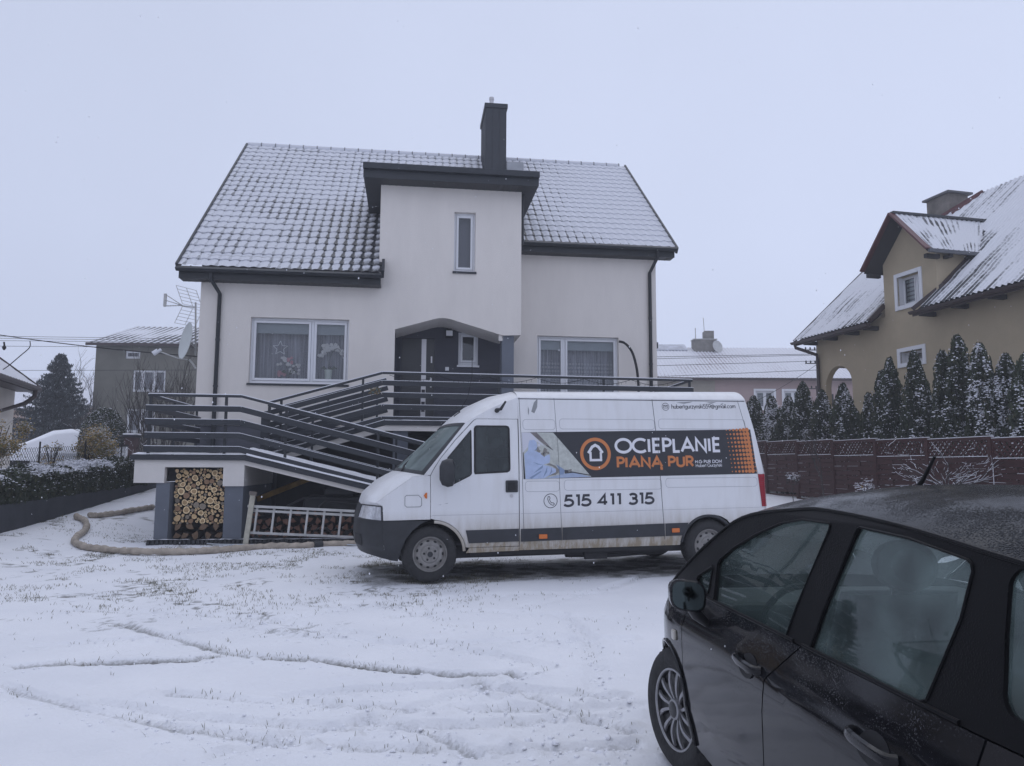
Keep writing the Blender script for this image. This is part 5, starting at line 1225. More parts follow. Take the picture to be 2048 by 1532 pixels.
AR = .338
archf = lambda s0, a0, a1: arc(s0, .31, AR, a0, a1, 20)
fender = [(-.44,.20)] + archf(-.02, 198, -19)[2:] + [(.34,.20),(.238,.24),(.238,.935),(-.12,.94),(-.28,.88),(-.43,.80),(-.53,.70),(-.58,.60),(-.575,.40),(-.48,.20)]
cpanel('wing', fender, [], M['cp'])
FRD = cpanel('front_door', [(.246,.24),(.35,.20),(1.17,.20),(1.185,.66),(1.215,.79),(1.40,.936),(.246,.936)], [], M['cp'])
RRD = cpanel('rear_door', [(1.178,.20),(2.0,.20)] + arc(2.38,.31,AR+.01,196,112,10) + [(2.285,.80),(2.305,.936),(1.41,.936),(1.223,.79),(1.193,.66)], [], M['cp'])
cpanel('rear_wing', [(2.313,.936),(2.293,.80),(2.26,.64)] + archf(2.38, 108, -18) + [(2.8,.20),(3.10,.24),(3.18,.60),(3.14,.936)], [], M['cp'])
gt = [tuple(cr(CE, 4+.25*i)) for i in range(37)]
FG = [(.55,.945),(1.29,.945),(1.315,1.06),(1.393,1.325),(1.393,1.342),(1.38,1.351),(1.176,1.350),(1.0,1.322),(.80,1.262),(.62,1.19),(.50,1.125),(.485,1.10)]
QG = [(.27,1.0),(.43,.955),(.46,.965),(.44,1.07),(.42,1.085),(.28,1.02)]
RG = [(1.47,.945),(2.06,.945),(2.09,.96),(2.15,1.17),(2.148,1.285),(2.138,1.303),(2.118,1.312),(1.85,1.342),(1.585,1.352),(1.572,1.346),(1.564,1.33),(1.495,1.06)]
RQ = arc(2.318,1.272,.045,90,180,5)+arc(2.385,1.06,.06,180,270,5)+[(2.75,1.0),(2.84,1.05),(2.80,1.16),(2.68,1.26)]
cpanel('pillar_frame', [(3.14,.94)]+[(2.3,.94),(1.4,.94),(.3,.94)]+gt[:-1], [FG, QG, RG, RQ], M['cpf'])
for pol, gm_, par in ((FG, M['cglass'], FRD), (QG, M['cglass'], FRD), (RG, M['cglass2'], RRD), (RQ, M['cglass2'], CAR)):
    cpanel('side_window', [(p[0], p[1]) for p in pol], [], gm_, par, -.012, 0, farm=M['cclear'])
# belt rails and frames round the panes, roof drip rail
b = MB()
for pol in (FG, RG, QG):
    P = [CSF(p[0], p[1], .002) for p in pol]; b.tube(P+[P[0]], .0045, 6)
b.build('window_seal', M['cpf'], CAR, smooth=True)
b = MB()
b.tube([CSF(.25+.1*i, .945, .002) for i in range(12)], .007, 8); b.tube([CSF(1.42+.1*i, .945, .002) for i in range(9)], .007, 8)
b.tube([tuple(CL(-1, 4+.2*i)+Vector((0,-.002,.0))) for i in range(38)], .007, 8); b.tube([tuple(CL(1, 4+.2*i)) for i in range(38)], .010, 8)
b.build('belt_trim', M['cpf'], CAR, smooth=True)
cstrip(6, 11).build('roof', M['cpr'], CAR, smooth=True, angle=60)
cstrip(2.9, 4).build('bonnet', M['cp'], CAR, smooth=True, angle=60)
cstrip(0, 2.9).build('front_bumper', M['cp'], CAR, smooth=True, angle=60)
cstrip(13, 15).build('tailgate', M['cp'], CAR, smooth=True, angle=60)
cstrip(4, 6, -.985, .985).build('windscreen', M['cscreen'], CAR, smooth=True)
cstrip(11, 13, -.97, .97).build('rear_window', M['cglass2'], CAR, smooth=True)
for sg in (-1, 1):
    o_ = cstrip(2.05, 2.95, .60*sg, .985*sg, 12, 8, .006).build('headlight', mat('yellowed_lamp', (.34, .30, .21), .2, var=.15, vs=12), CAR, smooth=True)
b = MB(); b.tube([CSF(-.02+(AR+.0)*math.cos(R(a)), .31+(AR+.0)*math.sin(R(a)), .004) for a in range(196, -18, -8)], .009, 6); b.tube([CSF(2.38+(AR+.0)*math.cos(R(a)), .31+(AR+.0)*math.sin(R(a)), .004) for a in range(196, -18, -8)], .009, 6); b.build('arch_edge', M['cp'], CAR, smooth=True)
# door handles
for par, s0, z0 in ((FRD, 1.05, .80), (RRD, 1.92, .795)):
    k = MB(); k.tube(smooth_pts([CSF(s0-.11,z0,.0),CSF(s0-.09,z0,.025),CSF(s0,z0-.002,.032),CSF(s0+.09,z0-.004,.025),CSF(s0+.11,z0-.004,.0)], 4), .014, 8)
    for i, v in enumerate(k.v): k.v[i] = (v[0], v[1], z0+(v[2]-z0)*1.3)
    H_ = k.build('door_handle', M['cp'], par, smooth=True)
    r = MB(); r.add([CSF(s0, z0-.01, .0015)]+[CSF(s0+.075*math.cos(2*PI*i/16), z0-.012+.045*math.sin(2*PI*i/16), .0025) for i in range(16)], [(0, i+1, 1+(i+1) % 16) for i in range(16)]); r.build('handle_cup', M['black'], H_, fix=False)
MB().box(.10, .15, coff(.12,.72)-.012, coff(.12,.72)+.01, .685, .735).build('side_repeater', mat('clear_lens', (.40, .38, .34), .2), CAR, bevel=.008)
# wing mirror, seen from behind
mo = MB().lathe([(0,-.115),(.05,-.11),(.085,-.07),(.098,-.01),(.098,.0),(.088,.008)], (0,0,0), (1,0,0), 28, sx=1)
def mw_(v):
    r_ = math.hypot(v[1], v[2]); t_ = math.atan2(v[2], v[1]); k_ = (abs(math.cos(t_))**3.4+abs(math.sin(t_))**3.4)**(-1/3.4)
    return (.60+v[0]+.10*k_*r_*math.cos(t_), -.085+.80*k_*r_*math.cos(t_), 0.978+.70*k_*r_*math.sin(t_)-.08*k_*r_*math.cos(t_))
for i, v in enumerate(mo.v): mo.v[i] = mw_(v)
MRR = mo.build('mirror', M['cp'], CAR, smooth=True)
g_ = MB(); g_.add([mw_((.004,0,0))]+[mw_((.004, .086*math.cos(2*PI*i/28), .086*math.sin(2*PI*i/28))) for i in range(28)], [(0, i+1, 1+(i+1) % 28) for i in range(28)]); g_.build('mirror_glass', mat('mirror_glass', (.055, .07, .072), .03, metal=1.), MRR, fix=False)
MB().tube([(.57,-.06,.93),(.56,-.035,.89),(.545,.02,.845)], [.03,.028,.018], 10).build('mirror_foot', M['trim'], MRR, smooth=True)
MB().tube([(.86,.85,1.465),(.90,.85,1.50),(.985,.85,1.595)], [.012,.009,.006], 10).build('aerial', M['black'], CAR, smooth=True)
MB().lathe([(.024,0),(.02,.012),(0,.012)], (.85,.85,1.458), (0,0,1), 14).build('aerial_base', M['black'], CAR, smooth=True)
# underside, floor, cabin
b = MB()
b.box(-.35, 3.1, .42, 1.27, .16, .34); b.box(.40, 1.95, .10, 1.6, .16, .30)
for s0 in (-.02, 2.38):
    for sd in (0, 1):
        fl_ = (lambda y: y) if sd == 0 else (lambda y: 2*YH-y)
        b.grid(20, 1, lambda a, c: (s0+.333*math.cos(R(200-220*a)), fl_(.04+(.32*max(0, -(s0+.333*math.cos(R(200-220*a)))+.1)**2.3/.75**2.3 if s0 < 1 else 0)+.4*c), .31+.333*math.sin(R(200-220*a))))
b.build('underbody', M['black'], CAR, fix=True)
b = MB()
b.box(.2, 3.0, .09, 1.60, .30, .34)
V, F = panel([(.25,.32),(2.25,.32),(2.3,.92),(.25,.92)], [], lambda a, c: CSF(a, c, -.05), frange(0, 3, .3), frange(.3, .95, .1)); b.add(V, F); b.add([(x, 2*YH-y, z) for x, y, z in V], F)
b.box(2.35, 3.0, .15, 1.54, .34, .88)
b.build('cabin_lining', M['dark'], CAR)
cl_ = mat('grey_seat_cloth', (.06, .063, .068), .9, var=.2, vs=10); ds_ = mat('dashboard_plastic', (.04, .043, .046), .6)
d_ = MB(); d_.prism([(-.25,.88),(.10,.93),(.38,.90),(.45,.75),(.30,.55),(-.1,.5)], lambda a, c, d: (a, d, c), .14, 1.55); d_.build('dashboard', ds_, CAR, bevel=.03)
b = MB(); cyy = .47; b.tube([(.52+.06*math.sin(2*PI*i/24)*.6, cyy+.18*math.cos(2*PI*i/24), .84+.17*math.sin(2*PI*i/24)) for i in range(25)], .016, 8); b.bar((.42,cyy,.78),(.53,cyy,.84),.12,.08); b.build('steering_wheel', M['black'], CAR, smooth=True)
def seat(s0, y0, wd, hr=True):
    b = MB(); b.box(s0-.45, s0+.08, y0-wd/2, y0+wd/2, .40, .58)
    def bk(a, c): 
        t = 2*PI*a; return (s0+.02+.24*c+.075*math.sin(t)*(1-.3*c), y0+(wd/2)*(1-.12*c*c)*math.copysign(abs(math.cos(t))**.6, math.cos(t)), .50+.60*c)
    b.grid(24, 8, bk); b.add([bk(i/24, 1) for i in range(24)], [tuple(range(24))])
    o = b.build('seat', cl_, CAR, smooth=True, angle=60)
    if hr:
        h = MB(); h.lathe([(0,-.05),(.08,-.05),(.115,-.02),(.115,.02),(.08,.05),(0,.05)], (s0+.30, y0, 1.20), (1,0,.1), 20, sx=1)
        for i, v in enumerate(h.v): h.v[i] = (v[0], v[1], 1.2+(v[2]-1.2)*.78)
        h.tube([(s0+.29,y0-.05,1.08),(s0+.3,y0-.05,1.15)], .008, 6); h.tube([(s0+.29,y0+.05,1.08),(s0+.3,y0+.05,1.15)], .008, 6)
        h.build('headrest', cl_, o, smooth=True)
seat(1.05, .47, .50); seat(1.05, 1.22, .50); seat(2.05, .50, .62); seat(2.05, 1.19, .62)
# wheels with ten pairs of bright blades
SIL = mat('silver_trim', (.30, .30, .315), .35, metal=.5, var=.15, vs=20)
def car_wheel(s0, y0, flip, steer=0):
    o = empty('wheel', None, None, (s0, y0, .31), (0, 0, R(steer))); o.parent = CAR; a = (0, flip, 0)
    t = MB().lathe([(.195,.022),(.203,.0),(.235,-.012),(.27,-.012),(.292,.004),(.306,.03),(.309,.05),(.309,.15),(.296,.178),(.27,.19),(.19,.19)], (0,0,0), a, 56)
    for k in range(48):
        th_ = 2*PI*k/48; c_, s_ = math.cos(th_), math.sin(th_); t.bar((.300*c_, flip*.02, .300*s_), (.311*c_, flip*.09, .311*s_), .014, .01, up=(c_, 0, s_))
    t.build('tyre', M['rubber'], o, smooth=True)
    r = MB().lathe([(.203,.012),(.198,.0),(.19,.0),(.182,.022),(.10,.030),(.05,.026),(0,.026)], (0,0,0), a, 48); RM = r.build('rim', M['trim'], o, smooth=True)
    d = MB().lathe([(.203,.006),(.200,-.003),(.191,-.003),(.188,.004)], (0,0,0), a, 56)
    d.lathe([(.052,.02),(.050,-.004),(.040,-.008)], (0,0,0), a, 28)
    for k in range(6):
        for sgn in (-1, 1):
            P = []
            for i in range(7):
                q_ = i/6; r_ = .045+.150*q_; th_ = 2*PI*k/6 + sgn*(.20+.10*math.sin(PI*q_*.5)**2) + .10*q_; wd = .0055+.0065*q_
                c = Vector((r_*math.cos(th_), flip*(.012-.016*math.sin(PI*q_)), r_*math.sin(th_))); tg = Vector((-math.sin(th_), 0, math.cos(th_)))*wd; P.append((c-tg, c+tg, c-tg+Vector((0, flip*.012, 0)), c+tg+Vector((0, flip*.012, 0))))
            for A, B in zip(P, P[1:]): d.add([A[0], A[1], B[1], B[0], A[2], A[3], B[3], B[2]], [(0,1,2,3), (0,4,7,3), (1,5,6,2)])
    d.build('wheel_cover', SIL, o, smooth=True, angle=40)
    MB().lathe([(.040,-.008),(.03,-.011),(0,-.012)], (0,0,0), a, 20).build('hub_cap', M['trim'], o, smooth=True)
car_wheel(0, .022, 1, 12); car_wheel(0, 2*YH-.022, -1, 12); car_wheel(2.38, .03, 1); car_wheel(2.38, 2*YH-.03, -1)
# ------------------------------------------------------------------ the yellow house on the right
YO = (10.85, 27.05, 0); YR = (0, 0, R(-76))
YHO = empty('house', 'ochre rendered house with corrugated snowy roof and gabled dormer on the right', 'house', YO, YR)
M['ochre'] = mat('ochre_render', (.42, .35, .245), .9, var=.07, vs=1.2, bump=.2, bs=60)
M['corr'] = snow_mix('snowy_corrugated_sheet', (.040, .042, .047), 9, .30, .60, .6)
M['brown'] = mat('brown_gutter', (.045, .030, .030), .5, var=.2); M['red'] = mat('red_trim', (.10, .03, .033), .5, var=.15)
b = MB()
ar = [(.42,3.3)] + [(1.11-.69*math.cos(R(180*i/14)), 4.42+.68*math.sin(R(180*i/14))) for i in range(15)] + [(1.80,3.3)]
W1 = [(4.05,6.55),(4.93,6.55),(4.93,7.45),(4.05,7.45)]; W2 = [(4.03,4.79),(4.92,4.79),(4.92,5.14),(4.03,5.14)]
YWF = [(0,-.5),(12,-.5),(12,6.35),(5.59,6.35),(5.59,8.0),(4.525,9.1),(3.46,8.0),(3.46,6.35),(0,6.35)]
b.holed(YWF, [ar, W1, W2], front(0), 0, .22)
yrz = lambda v: 6.18+.906*(v+.55)
b.holed([(0,-.5),(9.8,-.5),(9.8,6.3),(4.9,10.9),(0,6.35)], [[(.45,3.3),(2.1,3.3),(2.1,5.2),(.45,5.2)]], side(0), 0)
b.holed([(0,-.5),(9.8,-.5),(9.8,6.3),(4.9,10.9),(0,6.35)], [], side(12))
b.holed([(0,6.4),(0,7.95),(1.6,7.95),(.3,6.7)], [], side(5.59)); b.holed([(0,6.4),(0,7.95),(1.6,7.95),(.3,6.7)], [], side(3.46))
b.add([(0,.22,3.29),(2.1,.22,3.29),(2.1,2.2,3.29),(0,2.2,3.29)], [(0,1,2,3)]); b.add([(2.1,.22,3.2),(2.1,2.2,3.2),(2.1,2.2,5.4),(2.1,.22,5.4)], [(0,1,2,3)])
b.add([(0,2.2,3.2),(2.1,2.2,3.2),(2.1,2.2,5.4),(0,2.2,5.4)], [(0,1,2,3)]); b.add([(0,.22,5.4),(2.1,.22,5.4),(2.1,2.2,5.4),(0,2.2,5.4)], [(0,1,2,3)])
b.add([(.42,.22,3.3),(-.001,.22,3.3),(-.001,.22,5.2),(.42,.22,5.2)], [(0,1,2,3)])
b.build('wall', M['ochre'], YHO, fix=False)
MB().box(-.06, .05, -.05, .45, 3.1, 4.45).build('corner_panel', M['brown'], YHO)
MB().box(-.03, 12, -.05, 0.0, -.5, 1.9).build('plinth', mat('grey_plinth', (.15, .15, .15), .9, var=.1), YHO)
def surround(u0, u1, z0, z1, v, w_, par):
    s = MB(); s.box(u0-w_, u0, v-.03, v+.04, z0-w_, z1+w_); s.box(u1, u1+w_, v-.03, v+.04, z0-w_, z1+w_); s.box(u0, u1, v-.03, v+.04, z1, z1+w_); s.box(u0, u1, v-.06, v+.04, z0-w_, z0); s.box(u0, u0+.01, v+.04, v+.2, z0, z1); s.box(u1-.01, u1, v+.04, v+.2, z0, z1); return s.build('window_surround', M['pvc'], par)
for (a, c, d, e_, bl_, mu) in ((4.05,4.93,6.55,7.45,.8,[4.60]), (4.03,4.92,4.79,5.14,0,[4.42])):
    W_ = window(a, c, d, e_, 0, mu, rv=.2, sill=False, parent=YHO, blind=bl_, net=not bl_, deep=.5, slat=True, sash=.04, fr=.035); W_['label'] = 'white framed window in a white surround'
    surround(a, c, d, e_, 0, .12, W_)
def corr_roof(name, fn, nu, nv, parent, att, skip=None, per=.18, du=1, amp=.028):
    b = MB(); vs = []; at_ = []
    b.grid(nu, nv, fn, 0, skip); b.att = {'snow': [att(i/nu, j/nv) for j in range(nv+1) for i in range(nu+1)]}
    return b.build(name, M['corr'], parent, smooth=True, fix=False, angle=60)
nrm = Vector((0, -.906, 1)).normalized()
def ymain(a, c):
    u = -.5+13*a; v = -.55+5.45*c; k = .028*math.cos(2*PI*u/.18) - .03*((c*5) % 1) ; return Vector((u, v, yrz(v))) + nrm*(k+.04)
def yatt(a, c):
    u = -.5+13*a; n = float(vnoise(np.array(u*.9), np.array(c*5.))); n2 = float(vnoise(np.array(u*5), np.array(c*3.+9)))
    ph = (u/.18+.25) % 1; f = (c*5) % 1
    dk = (.30+.42*n)*sm(.27, .12, abs(ph-.5))*(.4+.8*n2)
    if u > 5: dk *= 1.1*(1.3-.85*c)
    if f > .93 and n2 > .4: dk = .9
    return 1-dk
yskip = lambda i, j: (3.44 < -.5+13*(i+.5)/520 < 5.56 and -.55+5.45*(j+.5)/30 < 3.0-abs(-.5+13*(i+.5)/520-4.52)*1.2 and -.55+5.45*(j+.5)/30 < 2.4) or ((-.55+5.45*(j+.5)/30) > 3.3+1.6*((-.5+13*(i+.5)/520)+.5)/3.15) 
corr_roof('roof', ymain, 520, 30, YHO, yatt, yskip)
b = MB(); b.add([(2.65,4.9,yrz(4.9)),(12.5,4.9,yrz(4.9)),(12.5,10.4,6.0),(-.5,10.4,6.0),(-.5,6.5,9.62)], [(0,1,2,3,4)]); b.att = {'snow': [1]*5}; b.build('roof', M['corr'], YHO, fix=False)
b = MB(); b.add([(2.65,4.9,yrz(4.9)+.02),(-.55,3.25,9.66),(-.55,6.5,9.62)], [(0,1,2)]); b.build('half_hip', mat('pinkish_snowy_tile', (.50, .43, .46), .7, var=.1), YHO, fix=False)
t = MB(); t.bar((2.7,4.88,yrz(4.9)+.03), (-.55,3.25,9.68), .2, .10); t.bar((-.55,3.25,9.64), (-.55,6.5,9.60), .14, .14); t.bar((2.65,4.9,yrz(4.9)+.03), (2.0,4.2,yrz(4.2)+.04), .22, .08)
t.build('hip_cap', M['red'], YHO); MB().bar((-.53,-.55,yrz(-.55)), (-.53,3.25,yrz(3.25)), .04, .10).build('verge_trim', M['brown'], YHO); MB().bar((5.63,.2,yrz(.2)+.06), (5.63,1.4,yrz(1.4)+.06), .07, .12).bar((5.63,.2,yrz(.2)+.06), (5.22,-.55,yrz(-.55)+.04), .07, .12).build('verge_trim', M['brown'], YHO); MB().bar((3.40,-.55,yrz(-.55)+.02), (3.42,.0,yrz(0)+.05), .1, .16).build('verge_trim', M['brown'], YHO); t = MB()
# dormer roof verges
AP = (4.525,-.52,9.30); 
for s_ in (-1, 1): t.bar(AP, (4.525+s_*1.36,-.52,7.84), .05, .20, up=(0, -1, 0)); 
MB().bar((4.525,-.5,9.33), (4.525,3.0,9.36), .16, .07).build('ridge_cap', M['corr'], YHO)
t.build('verge_trim', M['red'], YHO)
def ydor(sg):
    def f(a, c):
        u = 4.525+sg*1.36*c; z = 9.33-1.49*c; v1 = 3.05-1.65*c; v = -.5+(v1+.5)*a
        return (u, v, z+.03*math.cos(2*PI*v/.18))
    return f
for sg in (-1, 1):
    corr_roof('dormer_roof', ydor(sg), 150, 12, YHO, lambda a, c: 1-.85*sm(.35, .15, abs(((-.5+3.*a)/.18+.2) % 1-.5))*float(vnoise(np.array(a*9), np.array(c*5))) - (.8 if (c*4) % 1 > .9 and vnoise(np.array(a*22), np.array(c*3)) > .55 else 0))
b = MB()
b.add([(4.525,-.5,9.2),(3.2,-.5,7.76),(3.2,1.4,7.76),(4.525,3,9.2)], [(0,1,2,3)]); b.add([(4.525,-.5,9.2),(5.85,-.5,7.76),(5.85,1.4,7.76),(4.525,3,9.2)], [(0,1,2,3)])
b.add([(-.5,-.5,6.12),(3.4,-.5,6.12),(3.4,0,6.5),(-.5,0,6.5)], [(0,1,2,3)]); b.add([(5.2,-.5,6.12),(12.5,-.5,6.12),(12.5,0,6.5),(5.2,0,6.5)], [(0,1,2,3)])
for u in (.0,1.1,2.2,3.1,5.45,6.6,7.8,9.0): b.box(u-.06, u+.06, -.5, -.001, 5.98, 6.11)
for u, z in ((3.3,7.62),(5.7,7.62)): b.box(u-.06, u+.06, -.45, 0, z, z+.12)
for v in (.25,1.0): b.box(5.591, 5.85, v, v+.12, 7.66, 7.75)
b.build('soffit', mat('dark_boards', (.03, .028, .030), .8), YHO, fix=False)
def ygut(u0, u1, name='gutter'):
    g_ = MB(); pts = [(-.62+.085*math.cos(a), 6.13+.085*math.sin(a)) for a in [PI+PI*i/8 for i in range(9)]]; n_ = len(pts)
    g_.add([(u0, a, c) for a, c in pts]+[(u1, a, c) for a, c in pts], [(i, i+1, n_+i+1, n_+i) for i in range(n_-1)]+[tuple(range(n_)), tuple(range(n_, 2*n_))]); g_.box(u0, u1, -.55, -.52, 6.0, 6.15)
    return g_.build(name, M['brown'], YHO, smooth=True, angle=50)
ygut(-.55, 3.42); ygut(5.2, 12.4)
MB().tube([(-.42,-.60,6.08),(-.40,-.58,5.93),(.10,-.08,5.62),(.12,-.07,5.4),(.12,-.07,1.)], .06, 10).build('downspout', M['brown'], YHO, smooth=True)
MB().box(5.86, 5.93, -.5, 1.5, 7.74, 7.84).build('gutter', mat('grey_gutter', (.10, .105, .12), .5), YHO)
yc = MB().box(.72, 1.72, 4.35, 5.2, 9.3, 11.40).build('chimney', mat('grey_masonry', (.155, .14, .125), .95, var=.35, vs=2.5), YHO)
MB().box(.62, 1.84, 4.24, 5.32, 11.40, 11.47).build('chimney_cap', mat('dark_slab', (.10, .10, .105), .8), yc)
# ------------------------------------------------------------------ brown board fence
FN = empty('fence', 'tall dark brown board fence with lattice top along the right side', 'fence', (0, 0, 0))
M['fence'] = mat('brown_stained_wood', (.044, .0105, .009), .75, var=.35, vs=4, stretch=(1, 1, 9))
fx = lambda k: Vector((7.97+.302*k, 24.1-1.774*k, 0))
fd = Vector((.302, -1.774, 0)).normalized(); fn_ = Vector((fd.y, -fd.x, 0))
if fn_.x > 0: fn_ = -fn_
ztop = lambda k: 2.43-.042*k
snf = MB()
for k in range(-3, 10):
    p, q_ = fx(k), fx(k+1); zt = ztop(k); zb = gz(*fx(k+.5).xy)+.04; L_ = (q_-p).length
    b = MB(); P = lambda s, z, o=0: p+fd*s+fn_*o+Vector((0, 0, z))
    for z, h in ((zt, .06), (zt-.42, .05), (zb+.03, .06)): b.bar(P(.04, z-h/2), P(L_-.04, z-h/2), .05, h)
    for s in (.05, L_-.05): b.bar(P(s, zb), P(s, zt-.42), .05, .05, up=fn_)
    b.build('board_panel', M['fence'], FN); b = MB()
    for s in (.05, L_-.05): b.bar(P(s, zt-.40), P(s, zt-.06), .05, .05, up=fn_)
    s = -.36
    while s < L_:      # lattice
        for sg in (0, 1):
            a0, a1 = s, s+.36
            if sg: a0, a1 = a1, a0
            za, zc = zt-.41, zt-.05
            if a0 < .06: za += (.06-a0)*(1 if a1 > a0 else 0); a0 = .06
            lo = max(.06, min(a0, a1)); hi = min(L_-.06, max(a0, a1))
            if hi-lo > .05:
                f_ = lambda x: (zt-.41)+.36*((x-s)/.36 if not sg else 1-(x-s)/.36)
                b.bar(P(lo, f_(lo), .012*sg), P(hi, f_(hi), .012*sg), .010, .042, up=(0, 0, 1))
                if not sg and rnd.random() < .45: snf.bar(P(lo+.02, f_(lo+.02)+.022, .008), P(hi-.03, f_(hi-.03)+.022, .008), .010, .006)
        s += .13
    b.build('lattice', M['fence'], FN); b = MB(); z = zb+.08; r_ = 0
    while z < zt-.47:
        
        for h_ in range(3):
            a0, a1 = .07+h_*(L_-.14)/3, .07+(h_+1)*(L_-.14)/3; o = .012 if (h_+r_) % 2 else -.006
            b.bar(P(a0, z+.06, o), P(a1, z+.06, o), .012, .112)
            if rnd.random() < .16: snf.bar(P(a0, z+.12, o+.012), P(a0+(a1-a0)*rnd.uniform(.3, 1), z+.12, o+.012), .008, .006)
        z += .118; r_ += 1
    b.build('boards', M['fence'], FN)
    MB().bar(P(0, zb-.3), P(0, zt+.03), .09, .09, up=fn_).build('post', M['fence'], FN)
    snf.bar(P(-.05, zt+.008), P(L_+.05, zt+.008), .06, .012); snf.bar(P(.06, zt-.39, .01), P(L_-.06, zt-.39, .01), .03, .012)
    if rnd.random() < .6: snf.bar(P(.05, zb+.2, .03), P(.05, zt-.5, .03), .008, .012, up=fn_)
snf.build('snow_cap', M['snow'], FN)
# ------------------------------------------------------------------ plants
M['thuja'] = mat('thuja_green', (.022, .031, .019), .9, col2=(.050, .062, .034), vs=6); M['leafsnow'] = mat('snow_on_leaves', (.74, .75, .80), .8)
M['thuja2'] = mat('thuja_olive', (.045, .048, .022), .9, var=.3, vs=5)
def flake(b, p, sx, sz, ang, tilt, mi):
    ca, sa = math.cos(ang), math.sin(ang); ct, st = math.cos(tilt), math.sin(tilt)
    u = Vector((ca, sa, 0))*sx; w_ = Vector((-sa*st, ca*st, ct))*sz
    b.add([p-u*.6-w_*.5, p+u*.5-w_*.6, p+u*.9+w_*.3, p+w_*.9, p-u*.8+w_*.4], [(0,1,2,3,4)], mi)
def thuja(x, y, z0, h, r, seed, label, double=False, sn=.22):
    q = random.Random(seed); o = empty('thuja_tree', label, 'tree', (x, y, z0), (0, 0, q.uniform(0, 6)), 'snow dusted thuja trees behind the brown fence')
    MB().tube([(0,0,-.2),(0,0,h*.9)], [.06,.015], 6).build('trunk', M['bark'], o)
    b = MB(); n = int(8200*h*r/1.2)
    tops = [(0, 0, 1.)] if not double else [(-.30*r, .0, 1.), (.42*r, .1*r, .93)]
    ph = [q.uniform(0, 6) for i in range(4)]
    for i in range(n):
        tx, ty, th_ = q.choice(tops); t = q.random()**.85; zz = t*h*th_
        pr = r*(1-t)**.62*(1.12 if t > .06 else .85)*(1.12 if t < .5 else 1)
        if double: pr *= .82
        a = q.uniform(0, 2*PI); k = q.random()**.35*(1+.16*math.sin(3*a+ph[0]+7*t)+.15*math.sin(5*a+ph[1]-15*t)+.08*math.sin(9*a+ph[2]+31*t))
        k *= q.uniform(.86, 1.08)*(1.14 if q.random() < .03 else 1); rr = (pr+.03)*k
        cx_, cy_ = tx*(.35+.65*t), ty*t
        p = Vector((cx_+rr*math.cos(a), cy_+rr*math.sin(a), zz+q.uniform(-.05,.05)))
        snow = q.random() < sn*1.7*(.6+.6*sm(.5, 1, k))*(.3+1.3*sm(.38, .66, float(vnoise(np.array(a*2.6+seed), np.array(zz*5.)))))
        if snow: flake(b, p+Vector((0,0,.02)), q.uniform(.014,.045), q.uniform(.010,.024), a+PI/2+q.uniform(-1,1), q.uniform(.2,1.3), 1)
        else: flake(b, p, q.uniform(.014,.030), q.uniform(.05,.095), a+q.uniform(-.9,.9), q.uniform(-.5,.35), 0 if q.random() < .8 else 2)
    b.build('crown', [M['thuja'], M['leafsnow'], M['thuja2']], o, fix=False); return o
TH = [(1507,795,52,0,'partly hidden thuja tree just behind the rear of the van'), (1543,797,52,0,'broad blunt thuja tree left of the pink house windows'), (1576,797,52,0,'broad blunt thuja tree below the pink house windows'), (1605,768,50,0,'slim pointed thuja tree right of the pink house windows'), (1644,784,50,0,'thuja tree before the corner of the ochre house'), (1686,772,56,0,'thuja tree in front of the open arch'), (1737,791,38,0,'smallest and narrowest thuja tree right of the open arch'), (1774,722,62,1,'twin tipped thuja tree left of the small low window'), (1832,708,66,1,'twin tipped thuja tree in front of the small low window'), (1903,678,76,1,'tallest twin tipped thuja tree against the ochre wall'), (1978,690,84,1,'wide twin tipped thuja tree second from the right edge'), (2052,712,80,0,'thuja tree cut by the right edge of the view')]
for i, (px_, py_, wpx, db, lab) in enumerate(TH):
    t_ = (px_-1024)/1536.; k = (24.1*t_-8.95)/(.302+1.774*t_); Yt = 24.1-1.774*k; p = at(px_, py_, Yt)
    z0 = gz(p.x, p.y)-.05; thuja(p.x, p.y, z0, p.z-z0, wpx/1536*Yt*.74, 100+i, lab, db, sn=.30 if i in (1, 2, 10) else .20)
